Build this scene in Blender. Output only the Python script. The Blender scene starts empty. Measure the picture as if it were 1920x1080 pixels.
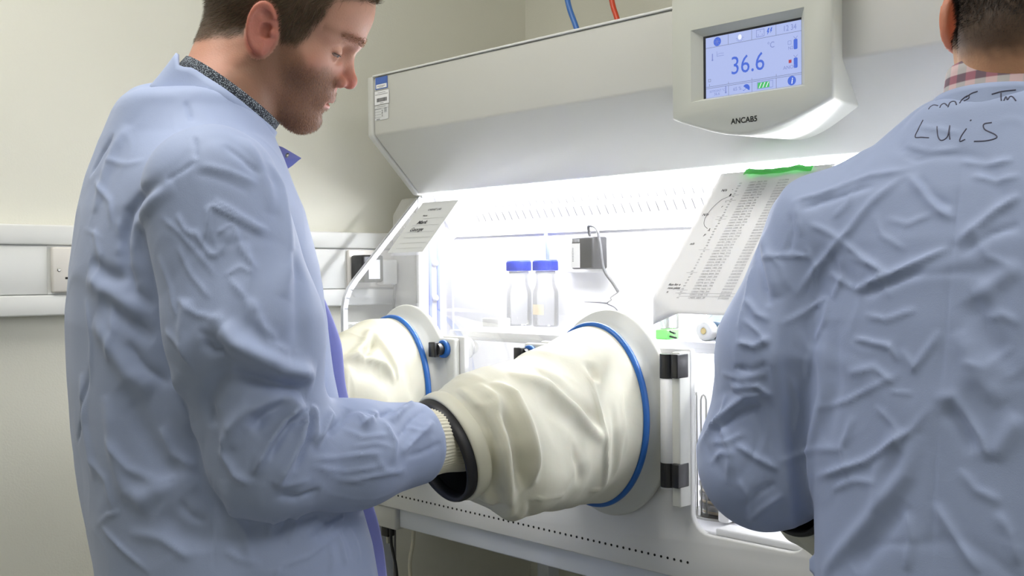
import bpy, math, random
import numpy as np
from mathutils import Matrix, Vector

# ------------------------------------------------------------------ camera, world, light, exposure
scene = bpy.context.scene
COL = scene.collection
random.seed(7)

cam_data = bpy.data.cameras.new('camera')
cam_data.sensor_width = 36.0
cam_data.lens = 37.70
cam_data.clip_start = 0.05
cam = bpy.data.objects.new('camera', cam_data)
COL.objects.link(cam)
cam.matrix_world = Matrix(((0.6959, -0.0036, 0.7182, 0.0),
                           (0.7181, 0.0159, -0.6957, 0.0),
                           (-0.0089, 0.9999, 0.0136, 1.30),
                           (0, 0, 0, 1)))
scene.camera = cam

world = bpy.data.worlds.new('world')
world.use_nodes = True
world.node_tree.nodes['Background'].inputs[0].default_value = (0.9, 0.92, 1.0, 1)
world.node_tree.nodes['Background'].inputs[1].default_value = 0.05
scene.world = world

scene.view_settings.view_transform = 'Standard'
scene.view_settings.look = 'None'
scene.view_settings.gamma = 1.0
scene.view_settings.exposure = 0.0
scene.view_settings.use_curve_mapping = False
CEILING_POWER = 7.6       # radiance of the ceiling luminaires
CHAMBER_POWER = 92.0      # radiance of the strip lamp in the cabinet

# ------------------------------------------------------------------ materials
def srgb(r, g, b):
    def c(v):
        v /= 255.0
        return v / 12.92 if v <= 0.04045 else ((v + 0.055) / 1.055) ** 2.4
    return (c(r), c(g), c(b), 1.0)

def mat(name, col, rough=0.5, metal=0.0, spec=0.5, bump=0.0, bscale=200.0, mottle=0.0, mscale=6.0, coat=0.0, sss=0.0):
    m = bpy.data.materials.new(name)
    m.use_nodes = True
    nt = m.node_tree
    p = nt.nodes['Principled BSDF']
    p.inputs['Base Color'].default_value = col
    p.inputs['Roughness'].default_value = rough
    p.inputs['Metallic'].default_value = metal
    p.inputs['Specular IOR Level'].default_value = spec
    if coat:
        p.inputs['Coat Weight'].default_value = coat
    if sss:
        p.inputs['Subsurface Weight'].default_value = sss
        p.inputs['Subsurface Radius'].default_value = (0.01, 0.005, 0.003)
    tc = nt.nodes.new('ShaderNodeTexCoord')
    if bump:
        n = nt.nodes.new('ShaderNodeTexNoise')
        n.inputs['Scale'].default_value = bscale
        n.inputs['Detail'].default_value = 4
        nt.links.new(tc.outputs['Object'], n.inputs['Vector'])
        b = nt.nodes.new('ShaderNodeBump')
        b.inputs['Strength'].default_value = bump
        b.inputs['Distance'].default_value = 0.002
        nt.links.new(n.outputs['Fac'], b.inputs['Height'])
        nt.links.new(b.outputs['Normal'], p.inputs['Normal'])
    if mottle:
        n2 = nt.nodes.new('ShaderNodeTexNoise')
        n2.inputs['Scale'].default_value = mscale
        n2.inputs['Detail'].default_value = 5
        nt.links.new(tc.outputs['Object'], n2.inputs['Vector'])
        mx = nt.nodes.new('ShaderNodeMix')
        mx.data_type = 'RGBA'
        mx.inputs['A'].default_value = tuple(v * (1 - mottle) for v in col[:3]) + (1,)
        mx.inputs['B'].default_value = tuple(min(1, v * (1 + mottle)) for v in col[:3]) + (1,)
        nt.links.new(n2.outputs['Fac'], mx.inputs['Factor'])
        nt.links.new(mx.outputs['Result'], p.inputs['Base Color'])
    return m

def emit(name, col, strength):
    m = bpy.data.materials.new(name)
    m.use_nodes = True
    nt = m.node_tree
    p = nt.nodes['Principled BSDF']
    p.inputs['Base Color'].default_value = (0.02, 0.02, 0.02, 1)
    p.inputs['Emission Color'].default_value = col
    p.inputs['Emission Strength'].default_value = strength
    return m

def clear(name, tint, gloss=0.06, haze=0.0, rough=0.03):
    """thin clear plastic: straight-through transparency, a fresnel reflection, a little milky haze"""
    m = bpy.data.materials.new(name)
    m.use_nodes = True
    nt = m.node_tree
    nt.nodes.remove(nt.nodes['Principled BSDF'])
    out = nt.nodes['Material Output']
    tr = nt.nodes.new('ShaderNodeBsdfTransparent')
    tr.inputs[0].default_value = tint
    gl = nt.nodes.new('ShaderNodeBsdfGlossy')
    gl.inputs['Roughness'].default_value = rough
    fr = nt.nodes.new('ShaderNodeFresnel')
    fr.inputs['IOR'].default_value = 1.45
    mu = nt.nodes.new('ShaderNodeMath'); mu.operation = 'MULTIPLY'
    mu.inputs[1].default_value = gloss / 0.06
    nt.links.new(fr.outputs[0], mu.inputs[0])
    mx = nt.nodes.new('ShaderNodeMixShader')
    nt.links.new(mu.outputs[0], mx.inputs[0])
    nt.links.new(tr.outputs[0], mx.inputs[1])
    nt.links.new(gl.outputs[0], mx.inputs[2])
    last = mx
    if haze:
        df = nt.nodes.new('ShaderNodeBsdfDiffuse')
        df.inputs[0].default_value = (0.9, 0.9, 0.92, 1)
        m2 = nt.nodes.new('ShaderNodeMixShader')
        m2.inputs[0].default_value = haze
        nt.links.new(mx.outputs[0], m2.inputs[1])
        nt.links.new(df.outputs[0], m2.inputs[2])
        last = m2
    nt.links.new(last.outputs[0], out.inputs[0])
    return m

M = {}
M['wall'] = mat('wall_paint', srgb(226, 225, 213), 0.75, bump=0.15, bscale=260, mottle=0.015, mscale=3)
M['ceil'] = mat('ceiling_paint', srgb(236, 235, 228), 0.8, bump=0.1)
M['floor'] = mat('floor_vinyl', srgb(150, 152, 150), 0.35, bump=0.05, mottle=0.06, mscale=40)
M['trunk'] = mat('trunking_plastic', srgb(228, 229, 226), 0.35)
M['socket'] = mat('socket_plastic', srgb(232, 228, 222), 0.3)
M['black'] = mat('black_plastic', srgb(26, 26, 28), 0.35, bump=0.05)
M['hole'] = mat('dark_opening', srgb(12, 12, 12), 0.8)
M['steel'] = mat('steel', srgb(170, 170, 165), 0.28, metal=1.0)
M['hood'] = mat('hood_grey_paint', srgb(196, 196, 190), 0.38, bump=0.03, bscale=900)
M['panel'] = mat('panel_white_paint', srgb(226, 226, 224), 0.36, bump=0.03, bscale=900)
M['inner'] = mat('chamber_white', srgb(240, 240, 244), 0.4)
M['beam'] = mat('beam_bluish_white', srgb(214, 219, 228), 0.4)
M['blue'] = mat('blue_ring_plastic', srgb(34, 98, 176), 0.35)
M['bluecap'] = mat('blue_cap_plastic', srgb(42, 66, 190), 0.4)
M['bluetube'] = mat('blue_tube_plastic', srgb(66, 118, 196), 0.35)
M['redtube'] = mat('red_tube_plastic', srgb(206, 72, 40), 0.35)
M['lavender'] = mat('door_seal_blue', srgb(140, 150, 225), 0.4)
M['cpanel'] = mat('control_panel_plastic', srgb(196, 198, 188), 0.4)
M['flange'] = mat('flange_plastic', srgb(208, 209, 203), 0.33, bump=0.02)
M['white'] = mat('white_plastic', srgb(240, 240, 240), 0.4)
M['edge'] = mat('polished_pane_edge', srgb(238, 241, 250), 0.25)
M['pane'] = clear('clear_pane', (0.985, 0.987, 0.99, 1), gloss=0.016)
M['sidepane'] = clear('clear_side_pane', (0.95, 0.955, 0.965, 1), gloss=0.03, haze=0.05)
M['glass'] = clear('bottle_glass', (0.985, 0.987, 0.99, 1), gloss=0.035)
M['bag'] = clear('plastic_bag_film', (0.80, 0.90, 0.90, 1), gloss=0.12, haze=0.16, rough=0.15)
M['paper'] = mat('paper', srgb(236, 236, 238), 0.8)
M['sheet'] = mat('label_sheet_paper', srgb(214, 216, 216), 0.7)
M['ink'] = mat('ink', srgb(60, 60, 66), 0.7)
M['greyink'] = mat('grey_print', srgb(150, 150, 156), 0.7)
M['rule'] = mat('pale_rule', srgb(176, 178, 178), 0.7)
M['green'] = mat('green_tape', srgb(84, 205, 92), 0.5, bump=0.1)
M['greenclip'] = mat('green_plastic', srgb(130, 235, 120), 0.4)
M['lampstrip'] = emit('strip_lamp_glow', (0.97, 0.98, 1.0, 1), CHAMBER_POWER)
M['fillstrip'] = emit('under_shelf_fill_glow', (0.97, 0.98, 1.0, 1), CHAMBER_POWER * .25)  # glow of the added fill strip below the shelf
M['luminaire'] = emit('luminaire_diffuser', (1.0, 0.985, 0.93, 1), CEILING_POWER)
M['metalframe'] = mat('luminaire_frame', srgb(235, 235, 235), 0.4)
M['screen'] = emit('screen_backlight', srgb(170, 184, 232), 1.0)
M['scr_blue'] = emit('screen_blue', srgb(62, 104, 220), 0.9)
M['scr_dim'] = emit('screen_dim_blue', srgb(118, 132, 200), 1.0)
M['scr_line'] = emit('screen_line', srgb(96, 104, 140), 0.8)
M['scr_green'] = emit('screen_green', srgb(58, 184, 96), 1.0)
M['scr_red'] = emit('screen_red', srgb(176, 52, 66), 1.0)
M['scr_white'] = emit('screen_white', srgb(236, 240, 255), 1.0)
M['bezel_dark'] = mat('bezel_dark', srgb(18, 20, 36), 0.3)
M['sleeve'] = mat('latex_sleeve', srgb(214, 212, 195), 0.55, bump=0.08, bscale=120, sss=0.05)
M['cuffring'] = mat('black_rubber', srgb(30, 30, 34), 0.45)
M['agar'] = mat('agar', srgb(232, 214, 170), 0.4)
M['dish'] = clear('dish_plastic', (0.96, 0.95, 0.93, 1), gloss=0.08, haze=0.12)
M['adapter'] = mat('adapter_dark_grey', srgb(38, 38, 44), 0.45, bump=0.05)
M['cable'] = mat('grey_cable', srgb(90, 90, 94), 0.5)
M['cream'] = mat('cream_cable', srgb(206, 200, 180), 0.5)
M['sticker'] = mat('blue_sticker', srgb(72, 104, 178), 0.5)
M['dblue'] = mat('dark_teal_plastic', srgb(36, 62, 82), 0.4)

# ------------------------------------------------------------------ mesh helpers
def link(name, verts, faces, m=None, parent=None, smooth=False):
    me = bpy.data.meshes.new(name)
    me.from_pydata([tuple(v) for v in verts], [], [tuple(f) for f in faces])
    me.update()
    o = bpy.data.objects.new(name, me)
    COL.objects.link(o)
    if m is not None:
        me.materials.append(m)
    if smooth:
        me.shade_smooth()
    if parent is not None:
        o.parent = parent
        o.matrix_parent_inverse = parent.matrix_world.inverted() if False else Matrix.Translation(-Vector(parent.location))
    return o

def empty(name, loc=(0, 0, 0)):
    o = bpy.data.objects.new(name, None)
    o.location = loc
    o.empty_display_size = 0.05
    COL.objects.link(o)
    return o

def tag(o, label, cat, group=None):
    o['label'] = label
    o['category'] = cat
    if group:
        o['group'] = group
    return o

def struct(o):
    o['kind'] = 'structure'
    return o

def bevel(o, w, seg=2, ang=0.6):
    b = o.modifiers.new('bevel', 'BEVEL')
    b.width = w
    b.segments = seg
    b.limit_method = 'ANGLE'
    b.angle_limit = ang
    o.data.shade_smooth()
    return o

class MB:
    """collects shapes; build() makes them one mesh object"""
    def __init__(s):
        s.v, s.f = [], []
    def add(s, v, f):
        n = len(s.v)
        s.v += [tuple(p) for p in v]
        s.f += [tuple(i + n for i in q) for q in f]
        return s
    def box(s, x0, x1, y0, y1, z0, z1):
        v = [(x, y, z) for z in (z0, z1) for y in (y0, y1) for x in (x0, x1)]
        return s.add(v, [(0, 2, 3, 1), (4, 5, 7, 6), (0, 1, 5, 4), (2, 6, 7, 3), (0, 4, 6, 2), (1, 3, 7, 5)])
    def prism_x(s, poly, x0, x1):
        """poly: list of (y,z)"""
        n = len(poly)
        v = [(x0, y, z) for y, z in poly] + [(x1, y, z) for y, z in poly]
        f = [tuple(range(n))[::-1], tuple(range(n, 2 * n))] + [(i, (i + 1) % n, n + (i + 1) % n, n + i) for i in range(n)]
        return s.add(v, f)
    def prism_y(s, poly, y0, y1):
        """poly: list of (x,z)"""
        n = len(poly)
        v = [(x, y0, z) for x, z in poly] + [(x, y1, z) for x, z in poly]
        f = [tuple(range(n)), tuple(range(n, 2 * n))[::-1]] + [(i, n + i, n + (i + 1) % n, (i + 1) % n) for i in range(n)]
        return s.add(v, f)
    def tube(s, path, r, seg=12, cap=True):
        path = [Vector(p) for p in path]
        rs = r if isinstance(r, (list, tuple)) else [r] * len(path)
        v, f = [], []
        up = None
        for i, p in enumerate(path):
            t = (path[min(i + 1, len(path) - 1)] - path[max(i - 1, 0)]).normalized()
            if up is None:
                up = t.orthogonal().normalized()
            up = (up - t * up.dot(t)).normalized()
            side = t.cross(up)
            for k in range(seg):
                a = 2 * math.pi * k / seg
                v.append(p + (up * math.cos(a) + side * math.sin(a)) * rs[i])
        for i in range(len(path) - 1):
            for k in range(seg):
                a, b = i * seg + k, i * seg + (k + 1) % seg
                f.append((a, b, b + seg, a + seg))
        if cap:
            f.append(tuple(range(seg))[::-1])
            f.append(tuple(range((len(path) - 1) * seg, len(path) * seg)))
        return s.add(v, f)
    def lathe(s, prof, c, axis='z', seg=32, sx=1.0, sz=1.0):
        """prof: list of (radius, height) along axis"""
        v, f = [], []
        for r, h in prof:
            for k in range(seg):
                a = 2 * math.pi * k / seg
                p, q = r * math.cos(a) * sx, r * math.sin(a) * sz
                if axis == 'z':
                    v.append((c[0] + p, c[1] + q, c[2] + h))
                elif axis == 'y':
                    v.append((c[0] + p, c[1] + h, c[2] - q))
                else:
                    v.append((c[0] + h, c[1] + p, c[2] + q))
        for i in range(len(prof) - 1):
            for k in range(seg):
                a, b = i * seg + k, i * seg + (k + 1) % seg
                f.append((a, b, b + seg, a + seg))
        if prof[0][0] > 1e-6:
            f.append(tuple(range(seg))[::-1])
        if prof[-1][0] > 1e-6:
            f.append(tuple(range((len(prof) - 1) * seg, len(prof) * seg)))
        return s.add(v, f)
    def build(s, name, m, parent=None, smooth=False, bev=0.0):
        o = link(name, s.v, s.f, m, parent, smooth)
        if bev:
            bevel(o, bev)
        return o

def smooth_path(pts, n=8):
    """Catmull-Rom through pts"""
    pts = [Vector(p) for p in pts]
    q = [pts[0] * 2 - pts[1]] + pts + [pts[-1] * 2 - pts[-2]]
    out = []
    for i in range(1, len(q) - 2):
        for k in range(n):
            t = k / n
            a, b, c, d = q[i - 1], q[i], q[i + 1], q[i + 2]
            out.append(0.5 * ((2 * b) + (c - a) * t + (2 * a - 5 * b + 4 * c - d) * t * t + (3 * b - a - 3 * c + d) * t ** 3))
    out.append(pts[-1])
    return out

def round_rect(x0, x1, z0, z1, r, n=6):
    out = []
    for cx, cz, a0 in ((x1 - r, z1 - r, 0), (x0 + r, z1 - r, 90), (x0 + r, z0 + r, 180), (x1 - r, z0 + r, 270)):
        for k in range(n + 1):
            a = math.radians(a0 + 90 * k / n)
            out.append((cx + r * math.cos(a), cz + r * math.sin(a)))
    return out

def frame_on(origin, right, up):
    """returns a function (u, v, lift) -> world point on a plane"""
    o, r, u = Vector(origin), Vector(right).normalized(), Vector(up).normalized()
    n = r.cross(u)
    return lambda a, b, h=0.0: o + r * a + u * b + n * h

_txt_cache = {}
def text_polys(s, size, bold=0.0):
    key = (s, size, bold)
    if key not in _txt_cache:
        cu = bpy.data.curves.new('lettering', 'FONT')
        cu.body = s
        cu.size = size
        cu.offset = bold
        cu.resolution_u = 3
        ob = bpy.data.objects.new('lettering', cu)
        COL.objects.link(ob)
        dg = bpy.context.evaluated_depsgraph_get()
        me = ob.evaluated_get(dg).to_mesh()
        v = [tuple(p.co) for p in me.vertices]
        f = [tuple(p.vertices) for p in me.polygons]
        ob.evaluated_get(dg).to_mesh_clear()
        bpy.data.objects.remove(ob)
        bpy.data.curves.remove(cu)
        _txt_cache[key] = (v, f)
    return _txt_cache[key]

def flat_text(mb, fr, s, size, u, v, lift, align='l', sx=1.0, bold=0.0, shear=0.0):
    vs, fs = text_polys(s, size, bold)
    if not vs:
        return
    w = max(p[0] for p in vs) * sx
    off = 0 if align == 'l' else (-w / 2 if align == 'c' else -w)
    mb.add([fr(u + off + p[0] * sx + shear * p[1], v + p[1], lift) for p in vs], fs)

def flat_rect(mb, fr, u0, u1, v0, v1, lift):
    mb.add([fr(u0, v0, lift), fr(u1, v0, lift), fr(u1, v1, lift), fr(u0, v1, lift)], [(0, 1, 2, 3)])

def flat_line(mb, fr, pts, w, lift):
    """stroke through 2-D pts; each segment a quad"""
    for (a, b), (c, d) in zip(pts[:-1], pts[1:]):
        L = math.hypot(c - a, d - b) or 1e-6
        nx, ny = -(d - b) / L * w / 2, (c - a) / L * w / 2
        ex, ey = (c - a) / L * w * 0.3, (d - b) / L * w * 0.3
        mb.add([fr(a + nx - ex, b + ny - ey, lift), fr(a - nx - ex, b - ny - ey, lift),
                fr(c - nx + ex, d - ny + ey, lift), fr(c + nx + ex, d + ny + ey, lift)], [(0, 1, 2, 3)])

def flat_poly(mb, fr, pts, lift):
    mb.add([fr(a, b, lift) for a, b in pts], [tuple(range(len(pts)))])

# ------------------------------------------------------------------ the room
WX, WY, RX, RY, H = -2.08, 2.075, 2.4, -2.4, 2.7
struct(MB().box(WX - .1, RX + .1, RY - .1, WY + .1, -.1, 0).build('floor', M['floor']))
struct(MB().box(WX - .1, RX + .1, RY - .1, WY + .1, H, H + .1).build('ceiling', M['ceil']))
struct(MB().box(WX - .1, WX, RY - .1, WY + .1, 0, H).build('wall_left', M['wall']))
struct(MB().box(WX, RX, WY, WY + .1, 0, H).build('wall_back', M['wall']))
struct(MB().box(RX, RX + .1, RY - .1, WY + .1, 0, H).build('wall_right', M['wall']))
struct(MB().box(WX, RX, RY - .1, RY, 0, H).build('wall_front', M['wall']))
struct(MB().box(WX, WX + .012, RY, WY, 0, .1).build('baseboard_left', M['trunk'], bev=.003))
struct(MB().box(WX + .012, RX, WY - .012, WY, 0, .1).build('baseboard_back', M['trunk'], bev=.003))

# dado trunking along the left wall: body, upper and lower cover strips, centre lids
tr = struct(MB().box(WX, WX + .03, RY, WY, 1.228, 1.399).build('trim_1', M['trunk'], bev=.004))
MB().box(WX + .03, WX + .040, RY, WY, 1.361, 1.398).build('cover_strip', M['trunk'], tr, bev=.003)
MB().box(WX + .03, WX + .040, RY, WY, 1.229, 1.267).build('cover_strip', M['trunk'], tr, bev=.003)
for a, b in ((RY, .30), (.303, .772), (.927, 1.445), (1.60, WY)):
    MB().box(WX + .03, WX + .036, a, b, 1.2685, 1.3595).build('centre_lid', M['trunk'], tr, bev=.002)
MB().box(WX + .03, WX + .034, .772, .927, 1.2685, 1.3595).build('socket_surround', M['trunk'], tr)
MB().box(WX + .03, WX + .034, 1.445, 1.60, 1.2685, 1.3595).build('socket_surround', M['trunk'], tr)

def double_socket(y0, label):
    """UK twin outlet on the trunking; y0 is its left edge seen from the room"""
    x = WX + .034
    t = tag(empty('wall_socket', (x, y0 + .073, 1.314)), label, 'socket', 'twin power sockets on the dado trunking')
    MB().box(x, x + .012, y0, y0 + .146, 1.2710, 1.3570).build('face_plate', M['socket'], t, bev=.004)
    for k in (0, 1):
        yc = y0 + .038 + k * .07
        h = MB()
        h.box(x + .0115, x + .0125, yc - .0045 + .004, yc + .0005 + .004, 1.316, 1.325)
        h.build('pin_slot', M['hole'], t)
        for s in (-1, 1):
            h = MB()
            h.box(x + .0115, x + .0125, yc + s * .011 - .003, yc + s * .011 + .003, 1.2965, 1.3005)
            h.build('pin_slot', M['hole'], t)
        MB().box(x + .011, x + .016, yc + .014, yc + .026, 1.3160, 1.3300).build('rocker_switch', M['socket'], t, bev=.001)
    for yy in (y0 + .0127, y0 + .1333):
        s = MB().lathe([(.0034, 0), (.0034, .0008), (.0022, .0014)], (x + .0118, yy, 1.314), 'x', 14).build('fixing_screw', M['steel'], t)
    return t
double_socket(.7765, 'white twin power socket on the trunking behind the man in profile')
double_socket(1.449, 'white twin power socket with a black adapter, seen beside the clear end pane')

# black plug adapters in the second socket
ad = tag(empty('power_adapter', (WX + .046, 1.475, 1.315)), 'black plug-in power adapter on the wall trunking left of the cabinet', 'adapter')
MB().box(WX + .046, WX + .095, 1.452, 1.512, 1.282, 1.345).build('adapter_body', M['black'], ad, bev=.006)
MB().box(WX + .0951, WX + .0958, 1.468, 1.500, 1.29, 1.334).build('rating_label', M['white'], ad)
ad2 = tag(empty('plug', (WX + .046, 1.545, 1.30)), 'pale grey plug with a drooping lead beside the black wall adapter', 'plug')
MB().box(WX + .046, WX + .075, 1.525, 1.568, 1.276, 1.335).build('plug_body', M['trunk'], ad2, bev=.005)
MB().tube(smooth_path([(WX + .06, 1.564, 1.318), (WX + .064, 1.570, 1.305), (WX + .064, 1.568, 1.27), (WX + .060, 1.566, 1.18), (WX + .055, 1.566, .7), (WX + .05, 1.566, .05)]), .0032, 8).build('lead', M['cable'], ad2, True)

# ceiling luminaires
for i, (lx, ly) in enumerate(((-1.2, .30), (1.05, .75))):
    t = tag(empty('ceiling_light', (lx, ly, H)), ('square ceiling light panel above the man in profile', 'square ceiling light panel to the right, above the far end of the cabinet')[i], 'ceiling light', 'recessed ceiling light panels')
    w = .5
    MB().box(lx - w, lx + w, ly - w, ly + w, H - .012, H - .008).build('diffuser', M['luminaire'], t)
    fr = MB()
    for s in (-1, 1):
        fr.box(lx + s * (w + .012) - .012, lx + s * (w + .012) + .012, ly - w - .024, ly + w + .024, H - .02, H)
        fr.box(lx - w, lx + w, ly + s * (w + .012) - .012, ly + s * (w + .012) + .012, H - .02, H)
    fr.build('frame', M['metalframe'], t)

# ------------------------------------------------------------------ the anaerobic cabinet
XL, XR = -1.90, .115
YH, YB, YF, YW = 1.4082, 1.5323, 1.3318, 1.625      # hood face, hood lower lip, front panel, chamber back wall
PZ = 1.0735                                         # height of the port centres
PORTS = (-1.66, -1.14, -.62)
cab = tag(empty('anaerobic_cabinet', (-.9, 1.65, .83)), 'large white anaerobic glove cabinet with a lit chamber and sloping window', 'lab cabinet')

# hood
hp = [(YH, 1.727), (YH, 1.602), (YB, 1.480), (1.545, 1.480), (1.545, 1.52), (2.0, 1.52), (2.0, 1.727)]
MB().prism_x(hp, XL + .022, XR - .022).build('hood', M['hood'], cab, bev=.004)
ep = [(YH - .002, 1.729), (YH - .002, 1.601), (YB - .001, 1.478), (1.60, 1.478), (2.0, 1.478), (2.0, 1.729)]
for x0, x1 in ((XL, XL + .019), (XR - .019, XR)):
    MB().prism_x(ep, x0, x1).build('hood_end_plate', M['hood'], cab, bev=.004)
MB().box(XL + .02, XR - .02, YH - .003, YH + .02, 1.7272, 1.7310).build('hood_top_lip', M['panel'], cab, bev=.001)

# strip lamp behind the hood lip, with its reflector and the slotted air grille
MB().box(XL + .05, XR - .05, 1.550, 1.572, 1.470, 1.484).build('strip_lamp', M['lampstrip'], cab, bev=.003)
MB().prism_x([(1.545, 1.486), (1.62, 1.486), (1.62, 1.52), (1.545, 1.52)], XL + .03, XR - .03).build('lamp_reflector', M['inner'], cab)
g0, g1 = Vector((0, 1.578, 1.474)), Vector((0, 1.628, 1.396))
MB().prism_x([(1.578, 1.478), (1.578, 1.474), (1.6265, 1.396), (1.6265, 1.478)], XL + .02, XR - .02).build('air_grille', M['inner'], cab)
sl = MB()
gd = (g1 - g0)
gn = Vector((0, -gd.z, gd.y)).normalized() * -1
if gn.y > 0:
    gn = -gn
k = 0
x = XL + .12
while x < XR - .1:
    for r in (0.16, 0.50):
        a = g0 + gd * r + gn * .0012
        b = g0 + gd * (r + .24) + gn * .0012
        xo = .011 if r > .3 else 0
        sl.add([(x + xo, a.y, a.z), (x + xo + .0022, a.y, a.z), (x + xo + .0022, b.y, b.z), (x + xo, b.y, b.z)], [(0, 1, 2, 3)])
    x += .021
slo = sl.build('grille_slots', M['cable'], cab)
slo['kind'] = 'stuff'

# chamber shell
MB().box(XL, XR, YW, YW + .02, .86, 1.478).build('chamber_back', M['inner'], cab)
MB().box(XL, XR, YW + .02, 2.0, .83, 1.52).build('service_housing', M['hood'], cab, bev=.006)
# raised rounded panel on the back wall
bp = MB()
out_, in_ = round_rect(-1.875, XR - .03, .93, 1.388, .02), round_rect(-1.871, XR - .034, .934, 1.384, .018)
n = len(out_)
bp.add([(x, YW - .004, z) for x, z in out_] + [(x, YW - .004, z) for x, z in in_] + [(x, YW, z) for x, z in out_] + [(x, YW, z) for x, z in in_],
       [(i, (i + 1) % n, n + (i + 1) % n, n + i) for i in range(n)] + [(i, 2 * n + i, 2 * n + (i + 1) % n, (i + 1) % n) for i in range(n)] + [(n + i, n + (i + 1) % n, 3 * n + (i + 1) % n, 3 * n + i) for i in range(n)])
bp.build('back_panel_rim', M['inner'], cab)
MB().box(XL + .004, XR, YF + .014, YW, .885, .905).build('chamber_floor', M['inner'], cab, bev=.003)
MB().box(XR - .02, XR, YF + .02, YW, .905, 1.478).build('chamber_end_wall', M['inner'], cab)

# left end: clear pane with bright polished edge, white post, blue door seals, airlock housing
kn = [(YB + .012, 1.476), (1.3625, 1.2905), (1.347, 1.272), (1.337, 1.252), (YF, 1.228), (YF, .905)]
MB().prism_x([(1.556, 1.476)] + kn + [(1.556, .905)], XL, XL + .006).build('end_pane', M['sidepane'], cab)
ed = MB()
for (y0, z0), (y1, z1) in zip(kn[:-1], kn[1:]):
    d = Vector((0, y1 - y0, z1 - z0)).normalized()
    nrm = Vector((0, d.z, -d.y)) * .011
    if nrm.y < 0:
        nrm = -nrm
    ed.prism_x([(y0, z0), (y1, z1), (y1 + nrm.y, z1 + nrm.z), (y0 + nrm.y, z0 + nrm.z)], XL - .002, XL + .008)
ed.build('pane_edge', M['edge'], cab)
MB().box(XL, XL + .012, 1.538, 1.556, .905, 1.472).build('corner_post', M['white'], cab, bev=.002)
for y0, y1 in ((1.572, 1.580), (1.596, 1.604)):
    MB().box(XL + .0, XL + .006, y0, y1, .93, 1.40).build('door_seal', M['lavender'], cab, bev=.001)
MB().box(XL - .004, XL + .003, 1.556, YW, .905, 1.478).build('airlock_door', M['inner'], cab)
for z in (1.325, 1.245, 1.06):
    MB().lathe([(.008, 0), (.008, .006), (.005, .011)], (XL + .003, 1.588, z), 'x', 16).build('door_knob', M['white'], cab)
MB().prism_y([(-2.035, .86), (-1.905, .86), (-1.905, 1.478), (-2.0, 1.478), (-2.035, 1.44)], 1.575, 1.98).build('airlock_housing', M['hood'], cab, bev=.006)

# sloping clear window, its upright part, and the clear panels between the port columns
wn = [(YB - .002, 1.478), (1.3575, 1.2845), (1.3445, 1.268), (1.336, 1.252), (YF + .006, 1.228), (YF + .006, 1.182)]
w = MB()
for (y0, z0), (y1, z1) in zip(wn[:-1], wn[1:]):
    w.add([(XL + .008, y0, z0), (XR, y0, z0), (XR, y1, z1), (XL + .008, y1, z1)], [(0, 1, 2, 3)])
w.build('sloping_window', M['pane'], cab, smooth=True)

# opaque front panel: a low sill with a rounded column behind each port
def column_outline():
    zt, zs, r = 1.182, .902, .032
    cols = [(c - .165, c + .155) for c in PORTS]
    pts = [(XL + .006, .826), (XL + .006, zt)]
    for i, (a, b) in enumerate(cols):
        if i == 0:
            a = XL + .006
        else:
            for k in range(7):
                t = math.radians(90 * k / 6)
                pts.append((a - r + r * math.sin(t), zs + r - r * math.cos(t)))
            pts.append((a, zt))
        pts.append((b, zt))
        for k in range(7):
            t = math.radians(90 * k / 6)
            pts.append((b + r - r * math.cos(t), zs + r - r * math.sin(t)))
    pts += [(XR, zs), (XR, .826)]
    return pts[::-1]
MB().prism_y(column_outline()[::-1], YF, YF + .012).build('front_panel', M['panel'], cab, bev=.0025)
# vent holes in a row along the sill (300 at most, evenly spaced)
hs = MB().lathe([(.0021, 0), (.0021, .0006)], (0, 0, 0), 'y', 10)
hme = None
x = -1.735
n_h = 0
while x < -.99:
    o = bpy.data.objects.new('vent_hole', hme) if hme else None
    if o is None:
        o = hs.build('vent_hole', M['hole'], cab)
        hme = o.data
    else:
        COL.objects.link(o)
        o.parent = cab
        o.matrix_parent_inverse = Matrix.Translation(-Vector(cab.location))
    o.location = (x, YF - .0005, .854)
    x += .0128
# upright clear window panels between columns
for a, b in ((-1.505, -1.305), (-.985, -.785), (-.465, XR)):
    MB().box(a - .004, b + .004, YF + .004, YF + .008, .903, 1.183).build('upright_window', M['pane'], cab)

# sill lip / tray edge inside the openings
for a, b in ((-1.500, -1.310), (-.98, -.79)):
    MB().box(a + .03, b - .01, YF + .012, YF + .05, .900, .912).build('tray_lip', M['white'], cab, bev=.003)

# shelf in the chamber
MB().prism_x([(1.377, 1.172), (1.377, 1.190), (YW - .004, 1.190), (YW - .004, 1.182), (1.395, 1.182), (1.390, 1.172)], -1.60, -.55).build('shelf', M['inner'], cab, bev=.002)
MB().box(-1.58, -.57, 1.595, 1.615, 1.174, 1.181).build('under_shelf_fill', M['fillstrip'], cab, bev=.002)  # added fill light, unseen behind the shelf lip, brightens the lower chamber
MB().box(-.975, -.955, 1.385, 1.60, .91, 1.205).build('shelf_bracket', M['white'], cab, bev=.004)
# socket inside the chamber and blue rear pipe
sk = MB().box(-1.505, -1.395, YW - .012, YW - .004, 1.300, 1.352).build('chamber_socket', M['white'], cab, bev=.002)
MB().tube(smooth_path([(-1.5600, YW - .012, 1.398), (-1.5600, YW - .014, 1.38), (-1.556, YW - .014, 1.36), (-1.555, YW - .014, 1.315)]), .0042, 10).build('blue_pipe', M['lavender'], cab, True)

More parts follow.
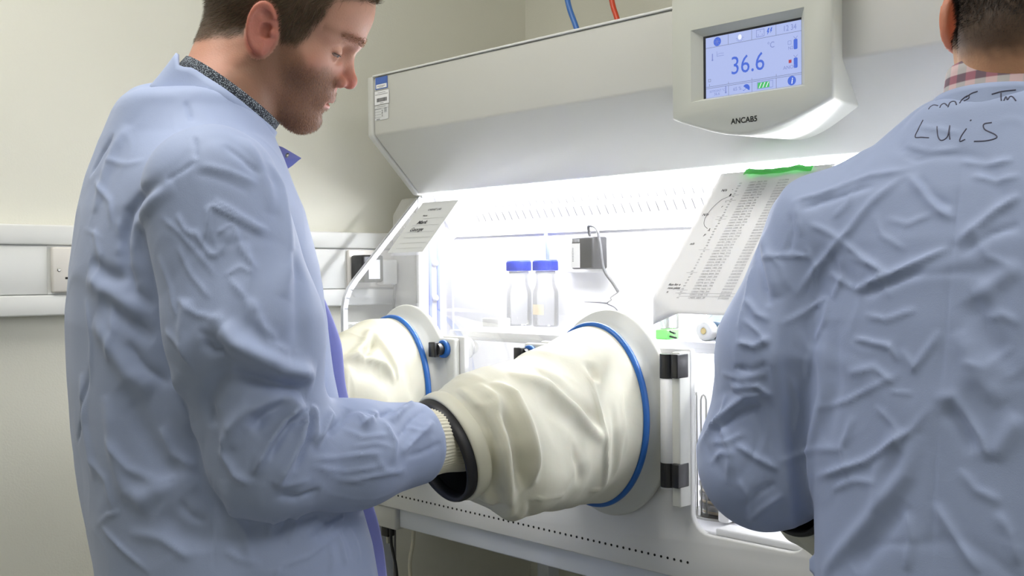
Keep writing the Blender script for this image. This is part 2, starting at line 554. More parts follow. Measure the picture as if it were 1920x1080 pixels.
# ports
def oval(mb, cx, prof, hw, hh, seg=72):
    """prof: (outward offset, y)"""
    v, f = [], []
    for o, y in prof:
        for k in range(seg):
            a = 2 * math.pi * k / seg
            v.append((cx + (hw + o) * math.cos(a), y, PZ + (hh + o) * math.sin(a)))
    for i in range(len(prof) - 1):
        for k in range(seg):
            a, b = i * seg + k, i * seg + (k + 1) % seg
            f.append((a, b, b + seg, a + seg))
    return mb.add(v, f)
for i, cx in enumerate(PORTS):
    oval(MB(), cx, [(-.004, YF - .002), (.022, YF - .004), (.024, YF - .012), (.021, YF - .0155), (.006, YF - .021), (-.002, YF - .034), (-.003, YF - .052), (-.012, YF - .052), (-.012, YF)], .108, .143).build('port_flange', M['flange'], cab, True)
    lat = -1 if i else 1        # latch side
    if i == 2:
        lat = -1
    hin = -lat
    lx = cx + lat * .172 if i else cx + .118
    # latch lug plate, blue disc, black toggle
    px0, px1 = (lx - .018, lx + .075) if lat < 0 else (lx - .05, lx + .026)
    MB().box(px0, px1, YF - .016, YF, PZ - .10, PZ + .105).build('latch_plate', M['flange'], cab, bev=.004)
    for q in (0, 1, 2):
        MB().box(px0 + .02 + q * .010, px0 + .0235 + q * .010, YF - .0185, YF - .015, PZ - .095, PZ + .03).build('latch_rib', M['flange'], cab, bev=.001)
    tz = PZ + .085
    MB().lathe([(.017, 0), (.017, -.006), (.015, -.008)], (lx, YF - .016, tz), 'y', 32).build('latch_disc', M['blue'], cab, bev=.001)
    MB().lathe([(.0115, 0), (.0115, -.014)], (lx - .002, YF - .022, tz), 'y', 28).build('latch_spindle', M['black'], cab)
    MB().box(lx - .0165, lx + .002, YF - .043, YF - .030, tz - .0145, tz + .0135).build('latch_toggle', M['black'], cab, bev=.0015)
    MB().lathe([(.020, 0), (.020, .004), (.012, .012), (.012, .02)], (lx + .012, YF + .028, tz), 'y', 28).build('inner_knob', M['white'], cab)
    # hinge: white rod between two black clips
    hx = cx + hin * .121 + (.009 if hin > 0 else -.009)
    MB().tube([(hx, YF - .023, PZ - .105), (hx, YF - .023, PZ + .10)], .0122, 24).build('hinge_rod', M['white'], cab, True)
    MB().box(hx + .010, hx + .0255, YF - .028, YF - .0005, PZ - .13, PZ + .105).build('hinge_post', M['flange'], cab, bev=.002)
    for z in (PZ + .083, PZ - .083):
        MB().tube([(hx, YF - .023, z - .0185), (hx, YF - .023, z + .0185)], .0128, 24).build('hinge_clip', M['black'], cab)
        MB().box(hx + .0128, hx + .0262, YF - .034, YF - .006, z - .0175, z + .0195).build('hinge_clip_half', M['black'], cab, bev=.002)

# control panel on the hood: shell, bezel, recessed screen
cp = MB()
cx0, cx1, zt = -1.0375, -.7600, 1.745
def cpoutline(dx, dz, arc):
    pts = [(cx0 - dx, zt), (cx1 + dx, zt), (cx1 + dx, 1.540 - dz)]
    for k in range(1, 16):
        t = k / 16
        x = cx1 + dx + (cx0 - cx1 - 2 * dx) * t
        pts.append((x, 1.540 - dz - arc * math.sin(math.pi * t) * (1 - .12 * abs(2 * t - 1))))
    pts.append((cx0 - dx, 1.540 - dz))
    return pts
f0, f1, f2, f3 = cpoutline(-.003, -.003, .035), cpoutline(.001, .001, .037), cpoutline(-.012, .0, .037), cpoutline(-.030, -.004, .036)
n = len(f0)
yfp = YH - .050
v = [(x, yfp, z) for x, z in f0] + [(x, yfp + .004, z) for x, z in f1] + [(x, YH, z) for x, z in f2] + [(x, YH + .14, z) for x, z in f3]
f = []
for s in range(3):
    f += [(s * n + i, (s + 1) * n + i, (s + 1) * n + (i + 1) % n, s * n + (i + 1) % n) for i in range(n)]
# front face with a hole for the screen
sx0, sx1, sz0, sz1 = -1.000, -.803, 1.562, 1.673
hole = [(sx0, sz1), (sx1, sz1), (sx1, sz0), (sx0, sz0)]
hb = len(v)
v += [(x, yfp, z) for x, z in hole]
f += [(0, 1, hb + 1, hb), (1, 2, hb + 2, hb + 1), (n - 1, 0, hb, hb + 3)]
f += [tuple([hb + 3, hb + 2] + list(range(2, n)))]
cp.add(v, f)
cpo = bevel(cp.build('control_panel', M['cpanel'], cab), .003, 2, .9)
# recess
rc = MB()
ix0, ix1, iz0, iz1 = -.985, -.8145, 1.5665, 1.6625
yr = yfp + .012
v = [(x, yfp, z) for x, z in hole] + [(x, yr, z) for x, z in ((ix0, iz1), (ix1, iz1), (ix1, iz0), (ix0, iz0))]
rc.add(v, [(i, (i + 1) % 4, 4 + (i + 1) % 4, 4 + i) for i in range(4)])
rc.build('screen_recess', M['cpanel'], cpo)
MB().box(ix0 - .001, ix1 + .001, yr, yr + .006, iz0 - .001, iz1 + .001).build('screen_surround', M['bezel_dark'], cpo)
SW, SH = .1655, .0925
sf = frame_on((ix0 + .0050, yr - .0006, iz0), (1, 0, 0), (0, 0, 1))     # lower-left of the lit area
scr = MB()
flat_rect(scr, sf, 0, SW, 0, SH, 0)
so = scr.build('screen', M['screen'], cpo)
U, V = SW / 100.0, SH / 100.0
def S(pts): return [(a * U, b * V) for a, b in pts]
big, blue, dim, line, grn, red, wht = MB(), MB(), MB(), MB(), MB(), MB(), MB()
SYM = []
def SY(m_, nm_='screen_symbol'):
    SYM.append((MB(), m_, nm_))
    return SYM[-1][0]
L1 = .0003
flat_text(SY('scr_blue', 'temperature_reading'), sf, '36.6', .038, 45 * U, 33 * V, L1, 'c', .93)
flat_text(SY('scr_dim', 'screen_lettering'), sf, '\u00b0C', .0125, 66 * U, 65 * V, L1, 'l', .9)
flat_text(SY('scr_dim', 'screen_lettering'), sf, '12 34', .0115, 82 * U, 87 * V, L1, 'l', .85)
flat_text(SY('scr_dim', 'screen_lettering'), sf, 'N2', .0065, 87 * U, 57 * V, L1)
flat_text(SY('scr_dim', 'screen_lettering'), sf, 'ANO2', .0075, 82 * U, 27 * V, L1)
flat_text(SY('scr_dim', 'screen_lettering'), sf, 'SETPOINT \u00b0C', .0048, 4 * U, 8.5 * V, L1)
flat_text(SY('scr_dim', 'screen_lettering'), sf, '36.6', .0062, 9 * U, 3 * V, L1)
flat_text(SY('scr_dim', 'screen_lettering'), sf, '65 %', .0075, 30 * U, 6 * V, L1)
# grid lines
for a, b in (((0, 80), (100, 84)), ((0, 16), (100, 16)), ((0, 18.5), (100, 18.5))):
    a = (a[0], 83 if a[1] >= 80 else a[1]); b = (b[0], 83 if b[1] >= 80 else b[1])
    flat_line(line, sf, S([a, b]), .0005, L1)
for u in (25, 50, 75):
    flat_line(line, sf, S([(u, 83), (u, 100)]), .0005, L1)
    flat_line(line, sf, S([(u, 0), (u, 16)]), .0005, L1)
    flat_line(line, sf, S([(u, 18.5), (u, 22)]), .0005, L1)
# fan disc
def circ(cu, cv, r, n=28, e=1.0):
    return [(cu + r * math.cos(2 * math.pi * k / n), cv + r * e * math.sin(2 * math.pi * k / n)) for k in range(n)]
flat_poly(SY('scr_blue'), sf, circ(13 * U, 91 * V, .0068), L1)
for k in range(6):
    a = k * math.pi / 3
    flat_line(dim, sf, [(13 * U, 91 * V), (13 * U + .0055 * math.cos(a), 91 * V + .0055 * math.sin(a))], .0006, L1 * 2)
# lamp with rays
flat_poly(SY('scr_white'), sf, circ(37.5 * U, 91.5 * V, .0032, 20, 1.25), L1)
for k in range(7):
    a = math.radians(190 + k * 26.7)
    flat_line(dim, sf, [(37.5 * U + .0042 * math.cos(a), 91 * V + .0042 * math.sin(a)), (37.5 * U + .0068 * math.cos(a), 91 * V + .0068 * math.sin(a))], .0006, L1)
# socket outline and bolt
flat_line(dim, sf, S([(55, 86), (63, 86), (63, 97), (55, 97), (55, 86)]), .0008, L1)
for a, b in ((59, 94), (57, 89), (61, 89)):
    flat_rect(dim, sf, a * U - .0005, a * U + .0005, b * V - .0009, b * V + .0009, L1)
flat_poly(SY('scr_blue'), sf, S([(67, 97), (68.6, 97), (67.4, 92), (68.4, 92), (66, 86), (66.6, 91), (65.6, 91)]), L1)
flat_poly(SY('scr_blue'), sf, S([(70, 97), (71.4, 97), (70.4, 93), (71.2, 93), (69, 88), (69.6, 92), (68.9, 92)]), L1)
# thermometers, mini chart
for (u, v_) in ((7.5, 60), (22, 3.5)):
    flat_line(dim, sf, S([(u, v_ + 3), (u, v_ + 12)]), .0016, L1)
    flat_poly(dim, sf, circ(u * U, (v_ + 2) * V, .0015, 14), L1)
flat_line(dim, sf, S([(12.5, 75), (12.5, 67), (20, 67)]), .0006, L1)
flat_line(dim, sf, S([(13, 70), (16, 71), (20, 70.5)]), .0005, L1)
flat_line(line, sf, S([(3, 27), (5.4, 27), (5.4, 31), (3, 31), (3, 27)]), .0005, L1)
flat_line(line, sf, S([(4, 20), (4, 23)]), .0006, L1)
# gas bottles, indicators
for v0 in (56, 27):
    flat_poly(SY('scr_blue'), sf, [(a, b) for a, b in round_rect(92.5 * U, 96.3 * U, v0 * V, (v0 + 16) * V, .0018, 4)], L1)
    flat_line(dim, sf, S([(92.5, v0 + 20), (94.4, v0 + 16.5), (96.3, v0 + 20)]), .0007, L1)
flat_line(dim, sf, S([(87, 65), (90, 65), (90, 70.5), (87, 70.5), (87, 65)]), .0006, L1)
flat_rect(red, sf, 87.5 * U, 90.3 * U, 36 * V, 41 * V, L1)
# umbrella, battery, info
flat_poly(SY('scr_blue'), sf, [(44 * U + .0062 * math.cos(math.radians(a)), 7 * V + .0062 * math.sin(math.radians(a))) for a in range(-35, 146, 12)], L1)
flat_line(blue, sf, S([(44, 8), (42, 4.5), (41, 4), (40.5, 5.5)]), .0006, L1)
flat_line(dim, sf, S([(55.5, 3), (71.5, 3), (71.5, 13.5), (55.5, 13.5), (55.5, 3)]), .0007, L1)
flat_rect(grn, sf, 56 * U, 68 * U, 3.7 * V, 12.8 * V, L1)
for k in range(3):
    u = 57.2 + k * 3.6
    flat_poly(SY('scr_white'), sf, S([(u, 4.2), (u + .9, 4.2), (u + 3.2, 12.3), (u + 2.3, 12.3)]), L1 * 2)
flat_poly(SY('scr_blue'), sf, circ(90.5 * U, 8.2 * V, .0068), L1)
flat_text(SY('scr_white', 'screen_lettering'), sf, 'i', .0125, 90.5 * U, 3.6 * V, L1 * 2, 'c', 1.0, .0002, .15)
for mb, nm, mt in ((blue, 'umbrella_handle', 'scr_blue'), (dim, 'screen_fine_lines', 'scr_dim'), (line, 'screen_grid', 'scr_line'), (grn, 'battery_bar', 'scr_green'), (red, 'alarm_mark', 'scr_red')):
    o_ = mb.build(nm, M[mt], cpo)
    if nm in ('screen_fine_lines', 'screen_grid'):
        o_['kind'] = 'stuff'
for mb_, m_, nm_ in SYM:
    mb_.build(nm_, M[m_], cpo)
nm = MB()
flat_text(nm, frame_on((-.904, yfp - .0004, 1.5205), (1, 0, 0), (0, 0, 1)), 'ANCAB5', .0116, 0, 0, 0, 'c', 1.02, .00025)
nm.build('lettering', M['hole'], cpo)

# ------------------------------------------------------------------ stand under the cabinet
st = tag(empty('cabinet_stand', (-.9, 1.6, 0)), 'bluish white steel stand with a long front beam under the cabinet', 'stand')
MB().box(-1.722, XR, YF + .012, YF + .05, .786, .826).build('front_beam', M['beam'], st, bev=.003)
MB().box(-1.87, XR, 1.92, 1.96, .786, .826).build('rear_beam', M['beam'], st, bev=.003)
MB().box(XL + .02, -1.725, YF + .004, YF + .06, .780, .8255).build('corner_bracket', M['hood'], st, bev=.004)
for x0, x1 in ((-1.90, -1.86), (XR - .04, XR)):
    MB().box(x0, x1, YF + .062, 1.92, .786, .826).build('side_beam', M['beam'], st, bev=.003)
    for y0 in (1.395, 1.92):
        MB().box(x0, x1, y0, y0 + .04, .02, .786).build('leg', M['beam'], st, bev=.003)
        MB().lathe([(.025, 0), (.025, .012), (.012, .02)], ((x0 + x1) / 2, y0 + .02, 0), 'z', 20).build('foot', M['black'], st)
MB().box(XL + .03, XR, YF + .02, 1.98, .8200, .8255).build('deck', M['hood'], st)

# cables hanging below the left end
c1 = tag(empty('plug', (-1.80, 1.37, .76)), 'small black connector hanging under the left end of the cabinet', 'plug')
MB().box(-1.812, -1.790, 1.365, 1.385, .750, .782).build('connector_body', M['black'], c1, bev=.002)
MB().tube([(-1.800, 1.375, .735), (-1.800, 1.375, .752)], .005, 12).build('connector_tip', M['steel'], c1)
tag(MB().tube(smooth_path([(-1.772, 1.36, .785), (-1.770, 1.36, .74), (-1.757, 1.36, .70), (-1.752, 1.36, .66), (-1.758, 1.36, .6), (-1.76, 1.36, .3), (-1.78, 1.45, .012), (-1.9, 1.7, .008)]), .0032, 8).build('black_cable', M['black'], smooth=True), 'thin black cable hanging below the cabinet corner bracket', 'cable')
tag(MB().tube(smooth_path([(-1.708, 1.37, .785), (-1.712, 1.37, .75), (-1.722, 1.37, .71), (-1.718, 1.37, .66), (-1.705, 1.37, .6), (-1.70, 1.37, .3), (-1.72, 1.45, .012), (-1.8, 1.75, .008)]), .004, 8).build('cream_cable', M['cream'], smooth=True), 'cream cable hanging below the cabinet right of the black cable', 'cable')

# gas tubes rising behind the hood
tag(MB().tube(smooth_path([(-1.552, 1.75, 1.728), (-1.5953, 1.75, 1.837), (-1.6217, 1.75, 1.904), (-1.66, 1.77, 2.03), (-1.70, 1.82, 2.3), (-1.71, 1.83, H)]), .0062, 12).build('gas_tube', M['bluetube'], smooth=True), 'blue gas tube rising from behind the hood', 'tube', 'gas tubes above the hood')
tag(MB().tube(smooth_path([(-1.443, 1.75, 1.728), (-1.479, 1.75, 1.8366), (-1.4934, 1.75, 1.880), (-1.54, 1.77, 2.03), (-1.60, 1.82, 2.3), (-1.61, 1.83, H)]), .0058, 12).build('gas_tube', M['redtube'], smooth=True), 'red gas tube rising from behind the hood', 'tube', 'gas tubes above the hood')

# stickers on the hood's left end
hf = frame_on((0, YH - .0008, 0), (1, 0, 0), (0, 0, 1))
s1 = tag(empty('sticker', (-1.85, YH, 1.71)), 'small blue sticker, topmost on the left end of the hood', 'sticker')
mb = MB(); flat_rect(mb, hf, -1.8715, -1.8285, 1.6985, 1.7245, 0); mb.build('backing', M['sticker'], s1)
mb = MB(); flat_rect(mb, hf, -1.8685, -1.8315, 1.7005, 1.7090, .0003); mb.build('white_field', M['white'], s1)
mb = MB(); flat_rect(mb, hf, -1.864, -1.837, 1.7045, 1.7060, .0005); flat_rect(mb, hf, -1.858, -1.842, 1.7020, 1.7030, .0005); mb.build('print', M['greyink'], s1)
s2 = tag(empty('sticker', (-1.85, YH, 1.68)), 'white barcode sticker below the blue sticker on the hood', 'sticker')
mb = MB(); flat_rect(mb, hf, -1.8745, -1.8235, 1.6655, 1.6955, 0); mb.build('backing', M['paper'], s2)
mb = MB(); flat_line(mb, hf, [(-1.8745, 1.6655), (-1.8235, 1.6655), (-1.8235, 1.6955), (-1.8745, 1.6955), (-1.8745, 1.6655)], .0008, .0003); mb.build('border', M['greyink'], s2)
mb = MB()
xx = -1.867
rr = random.Random(3)
while xx < -1.832:
    wd = rr.choice((.0007, .0012, .0018))
    flat_rect(mb, hf, xx, xx + wd, 1.6715, 1.6795, .0003)
    xx += wd + rr.choice((.0006, .001))
flat_rect(mb, hf, -1.863, -1.836, 1.6905, 1.6912, .0003); flat_rect(mb, hf, -1.872, -1.828, 1.6868, 1.6876, .0003); flat_rect(mb, hf, -1.856, -1.843, 1.6683, 1.6690, .0003)
mb.build('barcode', M['ink'], s2)
s3 = tag(empty('sticker', (-1.85, YH, 1.65)), 'pale printed test sticker, lowest of three on the hood', 'sticker')
mb = MB(); flat_rect(mb, hf, -1.8745, -1.8265, 1.6325, 1.6640, 0); mb.build('backing', M['sheet'], s3)
mb = MB()
flat_rect(mb, hf, -1.865, -1.836, 1.6605, 1.6612, .0003)
for k in range(4):
    flat_line(mb, hf, [(-1.8735, 1.6385 + k * .0058), (-1.852, 1.6385 + k * .0058)], .0004, .0003)
flat_line(mb, hf, [(-1.8735, 1.637), (-1.8735, 1.657), (-1.828, 1.657)], .0004, .0003)
for k in range(5):
    flat_rect(mb, hf, -1.841, -1.832, 1.6480 + k * .002, 1.6486 + k * .002, .0003)
flat_text(mb, hf, '2', .010, -1.8505, 1.6465, .0003); flat_text(mb, hf, '2', .009, -1.8505, 1.6395, .0003)
flat_rect(mb, hf, -1.868, -1.856, 1.6338, 1.6350, .0003)
mb.build('print', M['ink'], s3)

# ------------------------------------------------------------------ papers on the sloping window
SU = Vector((0, YB - 1.3537, 1.4802 - 1.2831)).normalized()      # up the slope
S0 = Vector((0, YB, 1.4802))
def slope_frame(x, down, lift):
    n = Vector((1, 0, 0)).cross(SU)
    p = S0 - SU * down + n * lift
    return frame_on((x, p.y, p.z), (1, 0, 0), SU)
# printed list
PWD, PLN = .210, .297
pf = slope_frame(-1.050, .027, .006)
pts, fs = [], []
NU, NV = 24, 40
for j in range(NV + 1):
    for i in range(NU + 1):
        u, v_ = PWD * i / NU, -PLN * j / NV * 1.035
        lift = .0005 + .0015 * math.sin(u * 18 + 1.0) * (j / NV) ** 2
        # lower left corner curls back under
        c = max(0.0, (-v_ - .286) + (.022 - u) * .5)
        if c > 0:
            lift -= .9 * c
        pts.append(pf(u, v_, lift))
for j in range(NV):
    for i in range(NU):
        a = j * (NU + 1) + i
        fs.append((a, a + NU + 1, a + NU + 2, a + 1))
pl = tag(empty('printed_sheet', tuple(pf(.1, -.15))), 'large printed number list taped to the sloping window by green tape', 'paper')
sheet = link('sheet', pts, fs, M['paper'], pl, True)
sm = sheet.modifiers.new('thick', 'SOLIDIFY'); sm.thickness = .0003; sm.offset = -1
ink, gi = MB(), MB()
def plift(u, v_): return .0012 + .0015 * math.sin(u * 18 + 1.0) * (-v_ / PLN) ** 2
def put(mb, s, size, u, v_, **k):
    flat_text(mb, pf, s, size, u, v_, plift(u, v_), **k)
rr = random.Random(11)
for r in range(42):
    v_ = -.030 - r * .00605
    put(gi, str(101 - r), .0042, .048 + rr.uniform(-.0008, .0008), v_)
    put(gi, '%06d_%04d_%s' % (rr.randint(120000, 129999), rr.randint(1000, 9999), rr.choice(('116', '19A', '38', '204', '7710'))), .0048, .068, v_, sx=.92)
    if r > 1:
        pass
    put(gi, '%02d:%02d:%04d' % (rr.randint(1, 28), rr.randint(1, 12), rr.randint(2000, 2016)), .0048, .122, v_, sx=.9)
    if r > 22:
        put(gi, '%03d,%05d' % (rr.randint(1, 999), rr.randint(1, 99999)), .0048, .160, v_, sx=.9)
for r in (4, 6, 12, 13, 24, 32, 38, 39):
    v_ = -.0315 - r * .00605
    flat_line(gi, pf, [(.040, v_), (.060, v_)], .0004, plift(.05, v_))
for r in (39, 40):
    v_ = -.0315 - r * .00605
    flat_line(gi, pf, [(.04, v_), (.195, v_)], .0004, plift(.1, v_))
arc = [(.042, -.058), (.030, -.066), (.022, -.080), (.018, -.096), (.0185, -.110), (.024, -.122), (.034, -.130)]
arc = [(p.x, p.y) for p in smooth_path([(a, b, 0) for a, b in arc], 5)]
for a, b in zip(arc[:-1], arc[1:]):
    flat_line(ink, pf, [a, b], .0006, plift(a[0], a[1]))
flat_poly(ink, pf, [(.0425, -.052), (.0452, -.053), (.0448, -.058), (.0420, -.0585)], plift(.04, -.05) + .0002)
for (u, v_, s, z) in ((.020, -.045, 'N/a', .0075), (.0085, -.100, 'N/o', .0075), (.016, -.165, 'n/s', .007), (.0405, -.044, '-', .007), (.040, -.072, '-', .007), (.038, -.083, 'r', .006), (.036, -.135, '3,', .007), (.033, -.147, 'F', .007),
                      (.018, -.252, 'Run for a', .0060), (.020, -.259, 'new plate', .0060), (.022, -.267, 'x', .006)):
    flat_text(ink, pf, s, z, u, v_, plift(u, v_), bold=.0001, shear=.25)
gi.build('printed_text', M['greyink'], sheet)['kind'] = 'stuff'
ink.build('handwriting', M['ink'], sheet)['kind'] = 'stuff'
gt = MB()
gp, gf = [], []
for i in range(21):
    u = .052 + .125 * i / 20
    for v_ in (-.016, -.004 + .001 * math.sin(i * 1.3)):
        gp.append(pf(u, v_ + .0016 * math.sin(i * .55) + (.002 if i < 2 else 0), .0065 + .0010 * math.sin(i * .9)))
for i in range(20):
    gf.append((2 * i, 2 * i + 2, 2 * i + 3, 2 * i + 1))
g = tag(link('green_tape', gp, gf, M['green'], None, True), 'strip of green tape holding the printed list at its top edge', 'tape')
sm = g.modifiers.new('thick', 'SOLIDIFY'); sm.thickness = .0004
# small label sheet at the left
lf = slope_frame(-1.836, .034, .003)
ls = tag(empty('label_sheet', tuple(lf(.05, -.07))), 'pale grey handwritten label sheet at the left of the sloping window', 'paper')
mb = MB()
poly = [(0, 0), (.121, 0), (.121, -.150), (.003, -.150)]
flat_poly(mb, lf, poly[::-1], 0)
lo = mb.build('sheet', M['sheet'], ls)
sm = lo.modifiers.new('thick', 'SOLIDIFY'); sm.thickness = .0006; sm.offset = 1
mb = MB()
for k, v_ in enumerate((-.052, -.072, -.092, -.108, -.124, -.139)):
    flat_line(mb, lf, [(.024 if k else .045, v_), (.112, v_)], .0007, .0016)
mb.build('ruled_lines', M['rule'], ls)
mb = MB()
flat_text(mb, lf, 'CABINET LAB', .0080, .040, -.028, .0016, sx=.9, bold=.0001)
flat_text(mb, lf, 'Name', .0070, .036, -.045, .0016, sx=.9, bold=.0001)
mb.build('printed_text', M['ink'], ls)
mb = MB()
flat_text(mb, lf, 'Mark', .0150, .034, -.068, .0016, sx=1.0, bold=.0002, shear=.3)
mb.build('handwriting', M['ink'], ls)
mb = MB()
flat_text(mb, lf, 'George', .0150, .026, -.089, .0016, sx=.95, bold=.0002, shear=.3)
mb.build('handwriting', M['ink'], ls)

# ------------------------------------------------------------------ things in the chamber
def bottle(x, y, lab, h=.118, r=.0262, clean=True):
    t = tag(empty('media_bottle', (x, y, 1.190)), lab, 'bottle', 'glass bottles on the chamber shelf')
    z = 1.190
    MB().lathe([(r * .9, 0), (r, .003), (r, .066), (r * .96, .074), (r * .76, .086), (r * .72, .094), (r * .72, h)], (x, y, z), 'z', 32).build('glass_body', M['glass'], t, True)
    prof = [(.0225, h - .003), (.0258, h - .003), (.0255, h + .017), (.0235, h + .0195), (0, h + .0195)]
    c = MB().lathe(prof, (x, y, z), 'z', 36).build('cap', M['bluecap'], t, True)
    for k in range(40):
        a = 2 * math.pi * k / 40
        MB().box(-.0004, .0011, -.0007, .0007, h - .002, h + .016)
    rb = MB()
    for k in range(44):
        a = 2 * math.pi * k / 44
        ca, sa = math.cos(a), math.sin(a)
        q = [(.0250, -.0006), (.0265, -.0006), (.0265, .0006), (.0250, .0006)]
        vv = [(x + p * ca - w_ * sa, y + p * sa + w_ * ca, z + zz) for zz in (h - .002, h + .0155) for p, w_ in q]
        rb.add(vv, [(0, 1, 5, 4), (1, 2, 6, 5), (2, 3, 7, 6), (4, 5, 6, 7)])
    rb.build('cap_ribs', M['bluecap'], c)
    MB().lathe([(r * .80, h - .010), (r * .80, h - .004)], (x, y, z), 'z', 32).build('pouring_ring', M['white'], t, True)
    return t
b1 = bottle(-1.612, 1.582, 'clear glass bottle with ribbed blue cap, left of the pair', .118)
b2 = bottle(-1.534, 1.582, 'clear glass bottle with blue cap and a taped label, right of the pair', .118)
mb = MB()
for k in range(9):
    pass
vv, ff = [], []
for k in range(13):
    a = math.radians(-150 + 95 * k / 12)
    for zz in (1.215, 1.236):
        vv.append((-1.534 + .0266 * math.cos(a), 1.582 + .0266 * math.sin(a), zz))
ff = [(2 * k, 2 * k + 2, 2 * k + 3, 2 * k + 1) for k in range(12)]
link('bottle_label', vv, ff, mat('masking_tape', srgb(240, 226, 200), .7, mottle=.06, mscale=90), b2, True)
tag(MB().box(-1.640, -1.590, 1.502, 1.535, 1.190, 1.208).build('sample_box', M['white'], bev=.002), 'low white box in front of the left blue-capped bottle', 'box')
# adapter on the chamber socket
pa = tag(empty('power_adapter', (-1.4120, 1.60, 1.30)), 'dark grey power adapter with white label plugged inside the chamber', 'adapter')
MB().box(-1.4490, -1.3920, 1.568, YW - .012, 1.307, 1.371).build('adapter_body', M['adapter'], pa, bev=.004)
MB().box(-1.4485, -1.4255, 1.5672, 1.5682, 1.310, 1.358).build('rating_label', M['white'], pa)
mb = MB()
for k in range(9):
    mb.box(-1.4445, -1.4415, 1.5668, 1.5674, 1.322 + k * .0032, 1.3237 + k * .0032)
for k in range(5):
    mb.box(-1.4460 + k * .0042, -1.4435 + k * .0042, 1.5668, 1.5681, 1.3605, 1.3665)
mb.build('label_print', M['greyink'], pa)
MB().tube(smooth_path([(-1.4220, 1.595, 1.371), (-1.4220, 1.59, 1.388), (-1.4140, 1.585, 1.393), (-1.3920, 1.58, 1.386), (-1.3820, 1.578, 1.36), (-1.3760, 1.578, 1.32), (-1.3700, 1.58, 1.30), (-1.3560, 1.585, 1.28), (-1.3460, 1.59, 1.262)]), .0030, 8).build('lead', M['cable'], pa, True)
MB().tube(smooth_path([(-1.3460, 1.59, 1.262), (-1.3520, 1.575, 1.252), (-1.3470, 1.57, 1.247), (-1.3570, 1.57, 1.240), (-1.3370, 1.57, 1.232), (-1.3240, 1.57, 1.215), (-1.3200, 1.57, 1.193)]), .0013, 6).build('thin_wire', M['cable'], pa, True)
tag(MB().tube([(-1.4070, 1.560, 1.2430), (-1.3720, 1.565, 1.2420), (-1.3570, 1.570, 1.2405)], [.0006, .0014, .0016], 8).build('probe', M['cable']), 'thin dark probe standing off the wire below the adapter', 'probe')

# bagged bottles on the right end of the shelf
def jar(x, y, col, lab):
    t = tag(empty('capped_tube', (x, y, 1.19)), lab, 'tube', 'capped tubes lying on the chamber shelf')
    z = 1.190 + .0155
    MB().lathe([(.0138, 0), (.0138, .075), (.010, .082)], (x, y, z), 'y', 28).build('tube_body', M['dblue'], t, True)
    MB().lathe([(.0152, 0), (.0155, -.002), (.0155, -.014), (.0142, -.0165), (.0055, -.0170), (.0055, -.0155), (0, -.0155)], (x, y, z), 'y', 36).build('cap', M['white'], t, True)
    MB().lathe([(.0052, -.0172), (.0045, -.0176), (0, -.0176)], (x, y, z), 'y', 24).build('cap_centre', mat('cap_centre', col, .5), t, True)
jar(-1.012, 1.420, srgb(206, 186, 130), 'white capped tube with a tan centre lying on the shelf')
jar(-.976, 1.424, srgb(120, 150, 220), 'white capped tube with a blue centre lying beside the tan one')
vv, ff = [], []
NU, NV = 30, 14
rn = random.Random(5)
for j in range(NV + 1):
    for i in range(NU + 1):
        s, t_ = i / NU, j / NV
        x = -1.095 + .19 * s
        y = 1.435 + .15 * t_
        z = 1.191 + .062 * math.sin(math.pi * t_) ** .6 * math.sin(math.pi * min(1, s * 1.02 + .05)) ** .7 + .006 * math.sin(s * 23 + t_ * 7) * math.sin(t_ * 3.1) + .004 * math.sin(s * 41 - t_ * 13) * math.sin(t_ * 3.1)
        vv.append((x, y, z))
for j in range(NV):
    for i in range(NU):
        a = j * (NU + 1) + i
        ff.append((a, a + 1, a + NU + 2, a + NU + 1))
tag(link('plastic_bag', vv, ff, M['bag'], None, True), 'crumpled clear plastic bag behind the capped tubes on the shelf', 'bag')
gc = tag(empty('green_clip', (-1.088, 1.405, 1.19)), 'bright green plastic clip on the shelf left of the capped tubes', 'clip')
MB().box(-1.100, -1.076, 1.392, 1.425, 1.190, 1.206).build('clip_body', M['greenclip'], gc, bev=.002)
MB().tube([(-1.076, 1.40, 1.203), (-1.064, 1.398, 1.200)], .0018, 8).build('clip_jaw', M['adapter'], gc)
MB().tube([(-1.076, 1.40, 1.195), (-1.062, 1.398, 1.193)], .0018, 8).build('clip_jaw', M['adapter'], gc)
MB().box(-1.098, -1.080, 1.40, 1.43, 1.206, 1.234).build('clip_handle', M['dish'], gc, bev=.002)

# wire rack with petri dishes behind the right-hand opening
rx, ry, rz = -1.008, 1.46, .905
rk = tag(empty('dish_rack', (rx, ry, rz)), 'steel wire rack with tall loops holding a stack of dishes', 'rack')
MB().lathe([(.060, 0), (.060, .004)], (rx, ry, rz), 'z', 40).build('rack_base', M['steel'], rk)
for k in range(6):
    a = math.radians(20 + 60 * k)
    ca, sa = math.cos(a), math.sin(a)
    R_ = .052
    t1 = Vector((-sa, ca, 0)) * .006
    c = Vector((rx + R_ * ca, ry + R_ * sa, rz))
    path = [c - t1 + Vector((0, 0, .004)), c - t1 + Vector((0, 0, .19)), c - t1 * .6 + Vector((0, 0, .196)), c + Vector((0, 0, .198)), c + t1 * .6 + Vector((0, 0, .196)), c + t1 + Vector((0, 0, .19)), c + t1 + Vector((0, 0, .004))]
    MB().tube(path, .0014, 8).build('wire_loop', M['steel'], rk, True)
